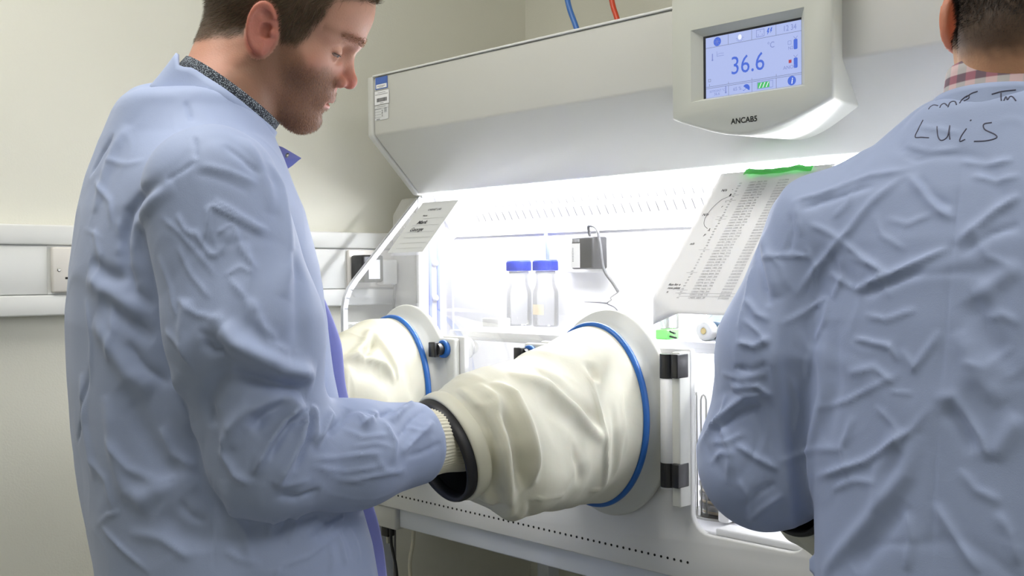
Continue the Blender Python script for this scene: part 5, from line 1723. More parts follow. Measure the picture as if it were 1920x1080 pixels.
  ([(-0.997,0.529,1.234),(-0.994,0.531,1.231),(-0.991,0.534,1.229),(-0.988,0.536,1.226),(-0.984,0.54,1.227),(-0.98,0.543,1.228),(-0.976,0.547,1.229)], 0.0064, -0.0063),
  ([(-0.976,0.673,1.153),(-0.966,0.66,1.146),(-0.96,0.651,1.139),(-0.956,0.643,1.131),(-0.954,0.639,1.127),(-0.953,0.636,1.123),(-0.952,0.633,1.12)], 0.0056, 0.0095),
  ([(-0.986,0.701,1.151),(-0.979,0.692,1.147),(-0.973,0.684,1.142),(-0.968,0.677,1.138),(-0.964,0.669,1.135),(-0.961,0.66,1.132),(-0.958,0.652,1.13)], 0.0056, -0.008),
  ([(-0.98,0.707,1.147),(-0.975,0.706,1.143),(-0.971,0.707,1.139),(-0.967,0.707,1.134),(-0.97,0.716,1.137),(-0.974,0.726,1.14),(-0.979,0.737,1.142)], 0.0064, 0.0095),
  ([(-0.981,0.723,1.147),(-0.978,0.722,1.144),(-0.974,0.723,1.141),(-0.972,0.723,1.138),(-0.975,0.734,1.14),(-0.98,0.747,1.141),(-0.988,0.762,1.142)], 0.0048, -0.0063),
  ([(-0.95,0.625,1.107),(-0.952,0.641,1.106),(-0.955,0.659,1.104),(-0.957,0.676,1.103),(-0.956,0.691,1.103),(-0.954,0.706,1.103),(-0.954,0.722,1.102)], 0.0032, 0.0041),
  ([(-0.95,0.625,1.101),(-0.952,0.641,1.096),(-0.956,0.659,1.091),(-0.958,0.676,1.086),(-0.956,0.692,1.087),(-0.954,0.708,1.088),(-0.954,0.725,1.088)], 0.0032, 0.0041),
  ([(-0.961,0.671,1.075),(-0.959,0.684,1.076),(-0.957,0.697,1.078),(-0.955,0.71,1.079),(-0.955,0.724,1.079),(-0.957,0.741,1.079),(-0.962,0.76,1.078)], 0.0048, 0.0048),
  ([(-0.961,0.644,1.071),(-0.961,0.635,1.069),(-0.961,0.626,1.067),(-0.963,0.618,1.066),(-0.962,0.609,1.068),(-0.963,0.602,1.07),(-0.965,0.594,1.072)], 0.0064, -0.0063),
  ([(-1.01,0.814,1.143),(-1.002,0.8,1.143),(-0.995,0.786,1.141),(-0.988,0.774,1.14),(-0.982,0.764,1.137),(-0.976,0.755,1.135),(-0.971,0.747,1.132)], 0.0048, 0.008),
  ([(-0.999,0.823,1.139),(-0.988,0.806,1.136),(-0.982,0.793,1.133),(-0.977,0.781,1.129),(-0.971,0.769,1.124),(-0.965,0.758,1.118),(-0.96,0.748,1.113)], 0.004, -0.0044),
  ([(-0.978,0.815,1.125),(-0.973,0.802,1.121),(-0.97,0.791,1.116),(-0.967,0.78,1.111),(-0.964,0.769,1.107),(-0.96,0.759,1.102),(-0.957,0.749,1.098)], 0.0048, 0.0063),
  ([(-0.967,0.817,1.101),(-0.966,0.806,1.098),(-0.965,0.796,1.095),(-0.964,0.785,1.093),(-0.963,0.777,1.093),(-0.962,0.768,1.093),(-0.96,0.758,1.093)], 0.004, -0.0038),
  ([(-0.97,0.736,1.134),(-0.965,0.737,1.127),(-0.961,0.739,1.119),(-0.958,0.742,1.111),(-0.956,0.739,1.103),(-0.955,0.737,1.096),(-0.955,0.736,1.088)], 0.0048, 0.0048),
  ([(-0.975,0.824,1.115),(-0.973,0.825,1.11),(-0.972,0.825,1.105),(-0.971,0.825,1.099),(-0.97,0.825,1.092),(-0.969,0.823,1.085),(-0.97,0.822,1.079)], 0.0032, 0.0025),
  ([(-1.027,0.627,1.426),(-1.024,0.63,1.417),(-1.023,0.634,1.409),(-1.023,0.638,1.4),(-1.015,0.635,1.385),(-1.008,0.632,1.37),(-1.001,0.63,1.355),(-0.994,0.627,1.34),(-0.987,0.623,1.324),(-0.979,0.619,1.309),(-0.972,0.613,1.298),(-0.966,0.609,1.287),(-0.962,0.604,1.276)], 0.012, 0.0063),
  ([(-1.038,0.604,1.451),(-1.026,0.604,1.44),(-1.02,0.607,1.43),(-1.015,0.608,1.42),(-1.012,0.611,1.411),(-1.01,0.613,1.401),(-1.006,0.613,1.389),(-1.002,0.613,1.378),(-0.998,0.614,1.366)], 0.01, 0.0036),
  ([(-1.027,0.573,1.44),(-1.021,0.578,1.434),(-1.017,0.584,1.428),(-1.014,0.59,1.423),(-1.012,0.595,1.417),(-1.011,0.601,1.412),(-1.01,0.607,1.406)], 0.0064, -0.0032),
  ([(-0.99,0.63,1.326),(-0.987,0.631,1.317),(-0.982,0.631,1.307),(-0.977,0.631,1.298),(-0.968,0.626,1.283),(-0.961,0.622,1.268),(-0.957,0.62,1.253),(-0.956,0.618,1.242),(-0.955,0.617,1.231),(-0.956,0.616,1.22)], 0.012, -0.0054),
  ([(-0.969,0.568,1.277),(-0.965,0.57,1.268),(-0.962,0.572,1.259),(-0.96,0.575,1.249),(-0.958,0.579,1.244),(-0.956,0.585,1.238),(-0.955,0.59,1.233)], 0.0064, 0.0042),
  ([(-1.019,0.524,1.277),(-1.019,0.522,1.266),(-1.02,0.52,1.255),(-1.022,0.519,1.244),(-1.02,0.52,1.234),(-1.019,0.522,1.223),(-1.02,0.524,1.212)], 0.01, 0.0036),
  ([(-0.987,0.554,1.299),(-0.982,0.557,1.291),(-0.976,0.56,1.284),(-0.972,0.564,1.277),(-0.968,0.564,1.268),(-0.966,0.564,1.259),(-0.964,0.565,1.25)], 0.0056, 0.0032),
  ([(-1.014,0.621,0.982),(-1.012,0.633,0.984),(-1.01,0.646,0.987),(-1.009,0.659,0.989),(-1.01,0.676,0.996),(-1.014,0.695,1.001),(-1.022,0.717,1.006)], 0.004, 0.0042),
  ([(-1.014,0.621,0.982),(-1.013,0.622,0.979),(-1.013,0.622,0.977),(-1.012,0.622,0.975)], 0.004, 0.0032),
  ([(-1.024,0.617,1.014),(-1.025,0.619,1.018),(-1.025,0.621,1.023),(-1.025,0.622,1.027),(-1.022,0.623,1.031),(-0.992,0.608,1.042),(-0.984,0.605,1.048)], 0.0048, 0.0042),
  ([(-1.021,0.624,1.01),(-1.021,0.629,1.015),(-1.021,0.634,1.02),(-1.021,0.638,1.025),(-1.02,0.64,1.029),(-0.992,0.625,1.041),(-0.98,0.619,1.048)], 0.004, -0.0042),
  ([(-1.016,0.638,1.005),(-1.017,0.642,1.01),(-1.018,0.645,1.015),(-1.019,0.648,1.02),(-1.019,0.65,1.025),(-1.019,0.65,1.03),(-0.988,0.631,1.043)], 0.0048, 0.0042),
  ([(-1.015,0.655,1.008),(-1.016,0.659,1.012),(-1.017,0.663,1.016),(-1.018,0.667,1.02),(-1.018,0.672,1.023),(-1.019,0.677,1.026),(-1.017,0.681,1.03)], 0.0048, 0.0042),
  ([(-1.013,0.671,1.005),(-1.014,0.677,1.009),(-1.016,0.682,1.013),(-1.018,0.688,1.017),(-1.019,0.692,1.019),(-1.02,0.696,1.022),(-1.019,0.698,1.025)], 0.004, -0.0042),
  ([(-1.015,0.686,1.008),(-1.017,0.692,1.011),(-1.019,0.699,1.014),(-1.021,0.705,1.016),(-1.023,0.71,1.018),(-1.025,0.715,1.02),(-1.027,0.721,1.022)], 0.0048, 0.0042),
  ([(-1.017,0.702,1.005),(-1.015,0.703,0.999),(-1.014,0.705,0.993),(-1.012,0.706,0.987),(-1.01,0.706,0.981),(-1.008,0.707,0.975),(-1.007,0.708,0.969)], 0.004, 0.0042),
  ([(-1.02,0.712,1.006),(-1.019,0.715,1.0),(-1.018,0.717,0.993),(-1.016,0.72,0.987),(-1.015,0.72,0.982),(-1.013,0.72,0.977),(-1.012,0.72,0.972)], 0.0032, -0.0042),
  ([(-1.024,0.722,1.007),(-1.023,0.725,1.0),(-1.022,0.728,0.994),(-1.021,0.731,0.987),(-1.018,0.731,0.979),(-1.016,0.73,0.972),(-1.014,0.731,0.964)], 0.004, 0.0042),
  ([(-1.012,0.688,1.0),(-1.011,0.689,0.994),(-1.009,0.689,0.988),(-1.007,0.689,0.982),(-1.005,0.688,0.977),(-1.004,0.686,0.971),(-1.002,0.684,0.966)], 0.004, 0.0032),
  ([(-1.013,0.549,1.374),(-1.008,0.555,1.369),(-1.003,0.561,1.364),(-0.998,0.568,1.359),(-0.994,0.578,1.354),(-0.991,0.588,1.348),(-0.989,0.6,1.343)], 0.003, 0.002),
  ([(-1.016,0.544,1.373),(-1.013,0.545,1.365),(-1.011,0.545,1.356),(-1.008,0.546,1.348),(-1.005,0.547,1.339),(-1.002,0.549,1.33),(-0.998,0.55,1.322)], 0.003, 0.0015),
  ([(-1.038,0.523,1.332),(-1.031,0.525,1.321),(-1.025,0.527,1.31),(-1.017,0.529,1.299),(-1.009,0.532,1.292),(-1.002,0.534,1.284),(-0.994,0.537,1.277)], 0.004, 0.002),
  ([(-0.99,0.55,1.299),(-0.988,0.555,1.302),(-0.986,0.56,1.306),(-0.985,0.566,1.309),(-0.981,0.57,1.306),(-0.978,0.574,1.302),(-0.975,0.578,1.298)], 0.004, 0.002),
  ([(-1.066,0.518,1.322),(-1.059,0.519,1.31),(-1.053,0.52,1.299),(-1.046,0.52,1.288),(-1.041,0.519,1.277),(-1.036,0.519,1.266),(-1.031,0.518,1.255)], 0.005, 0.0025),
  ([(-0.99,0.575,1.337),(-0.987,0.575,1.328),(-0.984,0.576,1.319),(-0.98,0.575,1.309),(-0.978,0.573,1.3),(-0.975,0.57,1.291),(-0.972,0.567,1.282)], 0.004, 0.002),
  ([(-1.035,0.52,1.277),(-1.023,0.522,1.272),(-1.013,0.524,1.266),(-1.004,0.527,1.261),(-0.995,0.532,1.259),(-0.987,0.538,1.257),(-0.98,0.544,1.256)], 0.005, 0.0025),
  ([(-1.002,0.526,1.245),(-0.995,0.53,1.241),(-0.988,0.535,1.238),(-0.983,0.539,1.234),(-0.98,0.543,1.227),(-0.977,0.548,1.219),(-0.975,0.552,1.212)], 0.005, -0.0025),
  ([(-1.056,0.518,1.243),(-1.042,0.517,1.238),(-1.032,0.518,1.233),(-1.024,0.52,1.228),(-1.02,0.522,1.219),(-1.017,0.526,1.21),(-1.014,0.529,1.201)], 0.006, 0.003),
  ([(-0.963,0.571,1.26),(-0.96,0.573,1.251),(-0.959,0.576,1.242),(-0.958,0.579,1.233),(-0.956,0.588,1.229),(-0.955,0.596,1.225),(-0.955,0.606,1.221)], 0.005, 0.003),
  ([(-1.261,0.534,1.414),(-1.237,0.53,1.404),(-1.218,0.528,1.394),(-1.201,0.527,1.385),(-1.195,0.525,1.375),(-1.19,0.524,1.364),(-1.185,0.523,1.354)], 0.006, 0.003),
  ([(-1.244,0.54,1.438),(-1.225,0.54,1.435),(-1.208,0.541,1.431),(-1.193,0.543,1.428),(-1.176,0.546,1.429),(-1.16,0.549,1.43)], 0.005, 0.002),
  ([(-1.227,0.519,1.355),(-1.218,0.517,1.345),(-1.21,0.516,1.334),(-1.202,0.514,1.324),(-1.203,0.512,1.312),(-1.205,0.511,1.3),(-1.207,0.509,1.288)], 0.006, 0.003),
  ([(-1.179,0.512,1.276),(-1.174,0.512,1.264),(-1.17,0.512,1.252),(-1.166,0.513,1.24),(-1.169,0.512,1.228),(-1.172,0.511,1.216),(-1.175,0.51,1.204)], 0.007, 0.0035),
  ([(-1.233,0.508,1.275),(-1.225,0.506,1.259),(-1.218,0.505,1.243),(-1.214,0.505,1.227),(-1.215,0.505,1.21),(-1.217,0.505,1.194),(-1.218,0.505,1.178)], 0.006, 0.003),
  ([(-1.147,0.519,1.229),(-1.14,0.522,1.219),(-1.133,0.525,1.209),(-1.126,0.528,1.2),(-1.117,0.533,1.194),(-1.108,0.539,1.188),(-1.1,0.545,1.183)], 0.008, -0.004),
  ([(-1.183,0.509,1.12),(-1.17,0.511,1.109),(-1.158,0.514,1.098),(-1.146,0.517,1.087),(-1.131,0.522,1.083),(-1.117,0.527,1.078),(-1.104,0.533,1.073)], 0.008, 0.004),
  ([(-1.23,0.51,1.09),(-1.214,0.51,1.084),(-1.201,0.51,1.077),(-1.188,0.511,1.071),(-1.184,0.512,1.059),(-1.179,0.513,1.047),(-1.175,0.513,1.036)], 0.007, 0.003),
  ([(-1.107,0.536,1.136),(-1.104,0.538,1.127),(-1.1,0.54,1.117),(-1.096,0.542,1.107),(-1.088,0.548,1.102),(-1.08,0.555,1.096),(-1.072,0.561,1.091)], 0.008, 0.004),
  ([(-1.15,0.517,1.015),(-1.131,0.521,1.016),(-1.115,0.526,1.016),(-1.101,0.531,1.015),(-1.089,0.537,1.009),(-1.077,0.544,1.002),(-1.066,0.55,0.995)], 0.008, 0.004),
  ([(-1.087,0.543,1.056),(-1.081,0.546,1.051),(-1.076,0.55,1.045),(-1.071,0.553,1.04),(-1.066,0.557,1.038),(-1.062,0.561,1.036),(-1.058,0.565,1.034)], 0.007, -0.004),
  ([(-1.021,0.57,1.056),(-1.039,0.587,1.041),(-1.038,0.592,1.031),(-1.034,0.596,1.021),(-1.031,0.597,1.01),(-1.028,0.597,0.999),(-1.025,0.597,0.988)], 0.008, 0.004),
  ([(-1.043,0.576,1.006),(-1.039,0.58,1.002),(-1.035,0.584,0.998),(-1.032,0.588,0.994),(-1.028,0.594,0.992),(-1.024,0.601,0.989),(-1.02,0.607,0.987)], 0.006, 0.003),
  ([(-0.966,0.676,1.135),(-0.965,0.684,1.13),(-0.963,0.692,1.126),(-0.96,0.699,1.121),(-0.959,0.711,1.121),(-0.959,0.723,1.121),(-0.961,0.737,1.12)], 0.004, 0.002),
  ([(-0.958,0.683,1.112),(-0.957,0.693,1.113),(-0.957,0.702,1.113),(-0.957,0.711,1.114),(-0.956,0.721,1.111),(-0.956,0.73,1.108),(-0.957,0.741,1.105)], 0.003, 0.002),
  ([(-0.952,0.638,1.095),(-0.954,0.649,1.09),(-0.957,0.66,1.084),(-0.96,0.671,1.078),(-0.96,0.682,1.076),(-0.959,0.693,1.073),(-0.958,0.705,1.071)], 0.005, 0.0025),
  ([(-0.965,0.582,1.09),(-0.961,0.588,1.088),(-0.959,0.595,1.085),(-0.957,0.602,1.083),(-0.955,0.609,1.084),(-0.954,0.617,1.085),(-0.953,0.626,1.086)], 0.005, 0.003),
  ([(-0.954,0.709,1.103),(-0.953,0.714,1.097),(-0.953,0.718,1.09),(-0.954,0.724,1.083),(-0.956,0.735,1.08),(-0.96,0.748,1.076),(-0.965,0.762,1.071)], 0.004, 0.002),
  ([(-0.971,0.768,1.125),(-0.971,0.776,1.122),(-0.97,0.783,1.119),(-0.97,0.79,1.116),(-0.97,0.797,1.116),(-0.971,0.805,1.117),(-0.972,0.812,1.117)], 0.004, 0.002),
 ],
 'coatB': [
  ([(-0.445,1.043,1.426),(-0.445,1.039,1.414),(-0.444,1.036,1.402),(-0.444,1.032,1.39),(-0.443,1.027,1.374),(-0.443,1.023,1.359),(-0.442,1.019,1.343),(-0.442,1.016,1.326),(-0.443,1.014,1.309),(-0.444,1.012,1.292),(-0.445,1.01,1.272),(-0.446,1.008,1.252),(-0.447,1.007,1.231),(-0.449,1.006,1.211),(-0.45,1.005,1.191),(-0.452,1.004,1.17),(-0.453,1.003,1.146),(-0.454,1.002,1.123),(-0.455,1.001,1.099),(-0.456,1.0,1.068),(-0.456,0.998,1.038),(-0.457,0.997,1.008)], 0.0028, -0.0032),
  ([(-0.629,1.035,1.374),(-0.614,1.035,1.378),(-0.6,1.037,1.381),(-0.587,1.039,1.385),(-0.572,1.041,1.39),(-0.556,1.041,1.395),(-0.541,1.042,1.399),(-0.524,1.04,1.4),(-0.507,1.038,1.401),(-0.49,1.037,1.402)], 0.0048, 0.0047),
  ([(-0.615,1.03,1.365),(-0.603,1.031,1.369),(-0.592,1.034,1.373),(-0.58,1.035,1.376),(-0.564,1.035,1.38),(-0.548,1.036,1.385),(-0.532,1.036,1.388)], 0.0048, -0.0032),
  ([(-0.621,1.029,1.272),(-0.613,1.031,1.282),(-0.605,1.031,1.292),(-0.597,1.03,1.302),(-0.586,1.029,1.312),(-0.576,1.027,1.322),(-0.566,1.027,1.332),(-0.555,1.027,1.344),(-0.545,1.029,1.357),(-0.535,1.03,1.369),(-0.523,1.032,1.379),(-0.511,1.034,1.388),(-0.499,1.036,1.398)], 0.0056, 0.0047),
  ([(-0.566,1.027,1.332),(-0.556,1.026,1.324),(-0.546,1.024,1.317),(-0.535,1.022,1.31),(-0.526,1.02,1.305),(-0.517,1.018,1.3),(-0.508,1.016,1.295)], 0.004, 0.0047),
  ([(-0.547,1.021,1.281),(-0.533,1.019,1.286),(-0.519,1.017,1.291),(-0.506,1.016,1.295),(-0.494,1.015,1.3),(-0.483,1.015,1.305),(-0.472,1.015,1.309),(-0.463,1.015,1.313),(-0.454,1.015,1.317),(-0.446,1.015,1.321)], 0.0048, 0.0053),
  ([(-0.538,1.019,1.274),(-0.525,1.017,1.278),(-0.512,1.015,1.283),(-0.499,1.014,1.287),(-0.488,1.014,1.292),(-0.477,1.013,1.296),(-0.466,1.013,1.3)], 0.0048, -0.0032),
  ([(-0.582,1.03,1.298),(-0.571,1.028,1.292),(-0.559,1.025,1.286),(-0.547,1.021,1.281),(-0.541,1.02,1.281),(-0.534,1.019,1.282),(-0.528,1.018,1.283)], 0.004, 0.0042),
  ([(-0.637,1.022,1.24),(-0.628,1.026,1.245),(-0.62,1.03,1.25),(-0.611,1.033,1.255),(-0.603,1.035,1.261),(-0.594,1.034,1.266),(-0.583,1.031,1.272)], 0.004, 0.0037),
  ([(-0.499,1.036,1.398),(-0.492,1.033,1.391),(-0.485,1.031,1.384),(-0.478,1.028,1.377),(-0.472,1.026,1.37),(-0.465,1.025,1.363),(-0.459,1.023,1.357),(-0.454,1.022,1.354),(-0.449,1.021,1.351),(-0.444,1.02,1.348)], 0.0056, 0.0053),
  ([(-0.486,1.034,1.393),(-0.479,1.031,1.386),(-0.473,1.028,1.378),(-0.466,1.026,1.371),(-0.46,1.025,1.367),(-0.453,1.024,1.363),(-0.447,1.023,1.359)], 0.0048, -0.0032),
  ([(-0.681,1.055,1.339),(-0.685,1.053,1.329),(-0.674,1.038,1.317),(-0.666,1.031,1.305),(-0.659,1.026,1.29),(-0.653,1.023,1.275),(-0.648,1.022,1.261)], 0.0056, -0.0074),
  ([(-0.673,1.047,1.341),(-0.662,1.035,1.329),(-0.655,1.03,1.317),(-0.65,1.027,1.305),(-0.646,1.025,1.293),(-0.643,1.024,1.281),(-0.64,1.024,1.27)], 0.01, 0.0045),
  ([(-0.67,1.035,1.312),(-0.656,1.03,1.314),(-0.644,1.027,1.316),(-0.633,1.026,1.317),(-0.621,1.026,1.317),(-0.61,1.027,1.316),(-0.6,1.028,1.315)], 0.0032, 0.0032),
  ([(-0.624,1.035,1.376),(-0.62,1.032,1.369),(-0.618,1.029,1.363),(-0.615,1.028,1.356),(-0.613,1.026,1.349),(-0.612,1.026,1.343),(-0.611,1.026,1.336)], 0.0032, 0.0032),
  ([(-0.629,1.031,1.363),(-0.626,1.028,1.355),(-0.624,1.027,1.347),(-0.623,1.026,1.339),(-0.624,1.026,1.332),(-0.626,1.026,1.324),(-0.628,1.026,1.316)], 0.004, -0.0032),
  ([(-0.656,1.031,1.323),(-0.649,1.028,1.317),(-0.642,1.027,1.311),(-0.636,1.026,1.305),(-0.633,1.026,1.296),(-0.63,1.026,1.287),(-0.627,1.027,1.279)], 0.0048, 0.0032),
  ([(-0.652,1.038,1.088),(-0.641,1.047,1.093),(-0.629,1.056,1.098),(-0.602,1.039,1.107),(-0.584,1.027,1.111),(-0.569,1.02,1.113),(-0.555,1.015,1.115)], 0.0048, 0.0032),
  ([(-0.604,1.041,1.076),(-0.574,1.022,1.088),(-0.55,1.013,1.098),(-0.529,1.008,1.107),(-0.51,1.006,1.12),(-0.492,1.004,1.133),(-0.475,1.004,1.146),(-0.469,1.004,1.155),(-0.462,1.004,1.163),(-0.455,1.004,1.171)], 0.0048, 0.0053),
  ([(-0.595,1.033,0.975),(-0.568,1.017,1.001),(-0.547,1.01,1.024),(-0.528,1.006,1.045),(-0.513,1.004,1.064),(-0.498,1.003,1.083),(-0.484,1.002,1.101),(-0.48,1.002,1.115),(-0.477,1.003,1.128),(-0.473,1.003,1.142)], 0.01, 0.0054),
  ([(-0.543,1.007,0.993),(-0.529,1.005,1.009),(-0.517,1.003,1.024),(-0.505,1.002,1.039),(-0.497,1.001,1.051),(-0.49,1.001,1.063),(-0.483,1.001,1.074)], 0.012, -0.0036),
  ([(-0.454,1.0,1.077),(-0.446,1.0,1.066),(-0.438,0.999,1.054),(-0.43,0.999,1.043),(-0.423,0.999,1.034),(-0.417,0.999,1.026),(-0.411,0.999,1.018)], 0.0064, 0.0053),
  ([(-0.456,1.004,1.175),(-0.449,1.004,1.177),(-0.442,1.004,1.179),(-0.436,1.005,1.181),(-0.428,1.004,1.168),(-0.42,1.004,1.156),(-0.412,1.003,1.144),(-0.41,1.003,1.137),(-0.407,1.003,1.13),(-0.405,1.003,1.122)], 0.0064, 0.0053),
  ([(-0.447,1.004,1.168),(-0.441,1.004,1.164),(-0.436,1.004,1.161),(-0.431,1.003,1.157),(-0.426,1.003,1.147),(-0.421,1.003,1.138),(-0.416,1.003,1.129)], 0.01, -0.0036),
  ([(-0.44,1.016,1.324),(-0.428,1.017,1.334),(-0.416,1.02,1.344),(-0.405,1.023,1.354),(-0.398,1.024,1.359),(-0.391,1.026,1.364),(-0.384,1.027,1.368)], 0.0056, 0.0053),
  ([(-0.435,1.014,1.313),(-0.425,1.015,1.319),(-0.416,1.016,1.326),(-0.407,1.017,1.332),(-0.398,1.018,1.335),(-0.39,1.02,1.338),(-0.382,1.021,1.341)], 0.0056, -0.0032),
  ([(-0.547,1.017,1.23),(-0.531,1.014,1.228),(-0.517,1.011,1.226),(-0.503,1.009,1.224),(-0.5,1.009,1.219),(-0.497,1.008,1.214),(-0.494,1.008,1.209)], 0.004, 0.0042),
  ([(-0.491,1.008,1.222),(-0.486,1.008,1.216),(-0.481,1.007,1.21),(-0.477,1.006,1.204),(-0.47,1.007,1.213),(-0.463,1.007,1.222),(-0.457,1.007,1.231),(-0.455,1.007,1.235),(-0.453,1.007,1.238),(-0.451,1.008,1.242)], 0.0048, 0.0037),
  ([(-0.638,1.024,1.272),(-0.638,1.022,1.248),(-0.639,1.02,1.224),(-0.64,1.02,1.2),(-0.642,1.027,1.171),(-0.645,1.035,1.141),(-0.646,1.041,1.112),(-0.645,1.045,1.084),(-0.644,1.05,1.056),(-0.649,1.065,1.025),(-0.669,1.102,0.999)], 0.01, 0.0054),
  ([(-0.621,1.064,0.984),(-0.618,1.06,0.964)], 0.01, 0.0054),
  ([(-0.587,1.03,1.237),(-0.587,1.03,1.214),(-0.586,1.029,1.19),(-0.586,1.028,1.167),(-0.593,1.032,1.149),(-0.601,1.037,1.13),(-0.611,1.045,1.11),(-0.613,1.048,1.089),(-0.616,1.053,1.066),(-0.621,1.062,1.043)], 0.01, 0.0045),
  ([(-0.572,1.025,1.248),(-0.57,1.024,1.226),(-0.569,1.022,1.204),(-0.567,1.021,1.181),(-0.572,1.022,1.161),(-0.577,1.024,1.139),(-0.583,1.026,1.118)], 0.012, -0.0027),
  ([(-0.583,1.031,1.272),(-0.583,1.031,1.264),(-0.583,1.03,1.256),(-0.584,1.029,1.248),(-0.589,1.031,1.24),(-0.594,1.033,1.232),(-0.6,1.035,1.224)], 0.004, 0.0032),
  ([(-0.601,1.037,1.149),(-0.583,1.027,1.156),(-0.567,1.02,1.161),(-0.552,1.016,1.166),(-0.541,1.013,1.172),(-0.53,1.011,1.178),(-0.52,1.01,1.183),(-0.51,1.008,1.188),(-0.5,1.008,1.193),(-0.49,1.007,1.198)], 0.004, 0.0026),
  ([(-0.502,1.007,1.179),(-0.496,1.007,1.179),(-0.49,1.006,1.179),(-0.484,1.006,1.179),(-0.482,1.005,1.179),(-0.48,1.005,1.179),(-0.478,1.005,1.178)], 0.0024, 0.0032),
  ([(-0.518,1.005,1.058),(-0.516,1.005,1.072),(-0.514,1.005,1.087),(-0.512,1.005,1.101),(-0.504,1.005,1.116),(-0.497,1.004,1.131),(-0.489,1.004,1.146)], 0.01, 0.0036),
  ([(-0.424,1.01,1.272),(-0.417,1.009,1.259),(-0.41,1.008,1.246),(-0.403,1.008,1.233),(-0.397,1.008,1.224),(-0.39,1.008,1.214),(-0.384,1.008,1.205)], 0.014, -0.0045),
  ([(-0.433,1.008,1.242),(-0.427,1.007,1.229),(-0.422,1.007,1.216),(-0.417,1.006,1.203),(-0.409,1.006,1.193),(-0.401,1.006,1.184),(-0.393,1.006,1.175)], 0.012, 0.0036),
  ([(-0.402,1.003,1.125),(-0.395,1.004,1.136),(-0.389,1.005,1.146),(-0.383,1.006,1.156),(-0.381,1.007,1.16),(-0.378,1.007,1.163),(-0.376,1.008,1.166)], 0.01, 0.0036),
  ([(-0.419,1.01,1.272),(-0.411,1.011,1.279),(-0.403,1.012,1.286),(-0.395,1.013,1.292),(-0.39,1.014,1.296),(-0.384,1.015,1.299),(-0.378,1.016,1.302)], 0.01, 0.0036),
  ([(-0.511,1.052,1.429),(-0.5,1.047,1.425),(-0.489,1.044,1.421),(-0.478,1.041,1.417),(-0.467,1.041,1.417),(-0.456,1.04,1.417),(-0.446,1.04,1.417)], 0.004, 0.0032),
  ([(-0.508,1.045,1.417),(-0.501,1.043,1.415),(-0.495,1.041,1.412),(-0.489,1.04,1.41),(-0.483,1.04,1.411),(-0.478,1.039,1.412),(-0.472,1.039,1.413)], 0.0032, -0.0032),
  ([(-0.501,1.059,1.447),(-0.49,1.054,1.445),(-0.48,1.051,1.442),(-0.471,1.049,1.44),(-0.463,1.047,1.437),(-0.455,1.046,1.435),(-0.448,1.045,1.433)], 0.0032, 0.0021),
  ([(-0.445,1.037,1.406),(-0.436,1.036,1.403),(-0.427,1.035,1.401),(-0.418,1.034,1.399),(-0.41,1.035,1.4),(-0.402,1.035,1.401),(-0.394,1.036,1.402)], 0.004, 0.0032),
  ([(-0.567,1.027,1.315),(-0.566,1.027,1.308),(-0.565,1.027,1.3),(-0.564,1.027,1.293),(-0.568,1.028,1.285),(-0.573,1.028,1.278),(-0.577,1.029,1.27)], 0.0048, 0.0032),
  ([(-0.759,1.046,1.094),(-0.745,1.038,1.106),(-0.734,1.034,1.117),(-0.724,1.031,1.128),(-0.707,1.026,1.14),(-0.692,1.022,1.15),(-0.678,1.02,1.161),(-0.667,1.021,1.163),(-0.658,1.022,1.165),(-0.649,1.025,1.167)], 0.0064, 0.0063),
  ([(-0.728,1.03,1.111),(-0.716,1.027,1.121),(-0.705,1.025,1.13),(-0.694,1.023,1.139),(-0.682,1.023,1.144),(-0.671,1.024,1.147),(-0.66,1.026,1.151)], 0.0064, -0.0053),
  ([(-0.701,1.022,1.168),(-0.686,1.019,1.17),(-0.673,1.018,1.172),(-0.661,1.019,1.174),(-0.656,1.021,1.17),(-0.652,1.024,1.166),(-0.648,1.027,1.163)], 0.0048, 0.0053),
  ([(-0.692,1.016,1.191),(-0.683,1.014,1.191),(-0.675,1.014,1.191),(-0.667,1.015,1.19),(-0.659,1.015,1.193),(-0.652,1.016,1.197),(-0.645,1.018,1.2)], 0.0048, -0.0042),
  ([(-0.687,1.014,1.222),(-0.678,1.013,1.22),(-0.67,1.013,1.219),(-0.662,1.013,1.217),(-0.655,1.014,1.221),(-0.649,1.016,1.224),(-0.643,1.018,1.228)], 0.0048, 0.0053),
  ([(-0.681,1.026,1.269),(-0.674,1.023,1.263),(-0.668,1.02,1.258),(-0.662,1.019,1.252),(-0.656,1.019,1.25),(-0.651,1.019,1.248),(-0.645,1.02,1.246)], 0.0048, 0.0042),
  ([(-0.724,1.032,1.133),(-0.716,1.027,1.12),(-0.708,1.024,1.107),(-0.702,1.022,1.093),(-0.703,1.022,1.081),(-0.706,1.022,1.068),(-0.709,1.024,1.055)], 0.0056, 0.0053),
  ([(-0.696,1.023,1.104),(-0.684,1.024,1.099),(-0.674,1.027,1.093),(-0.664,1.031,1.088),(-0.659,1.034,1.085),(-0.654,1.037,1.082),(-0.65,1.041,1.079)], 0.0048, 0.0053),
  ([(-0.699,1.051,1.01),(-0.683,1.043,1.022),(-0.671,1.041,1.031),(-0.661,1.042,1.04),(-0.656,1.044,1.044),(-0.652,1.045,1.048),(-0.648,1.048,1.051)], 0.0056, 0.0063),
  ([(-0.697,1.038,1.025),(-0.687,1.033,1.034),(-0.679,1.032,1.043),(-0.672,1.032,1.051),(-0.665,1.034,1.055),(-0.659,1.037,1.06),(-0.653,1.04,1.064)], 0.0048, -0.0053),
  ([(-0.694,1.023,1.064),(-0.691,1.025,1.058),(-0.687,1.026,1.052),(-0.684,1.029,1.046),(-0.685,1.032,1.038),(-0.687,1.037,1.028),(-0.69,1.043,1.019)], 0.0048, 0.0042),
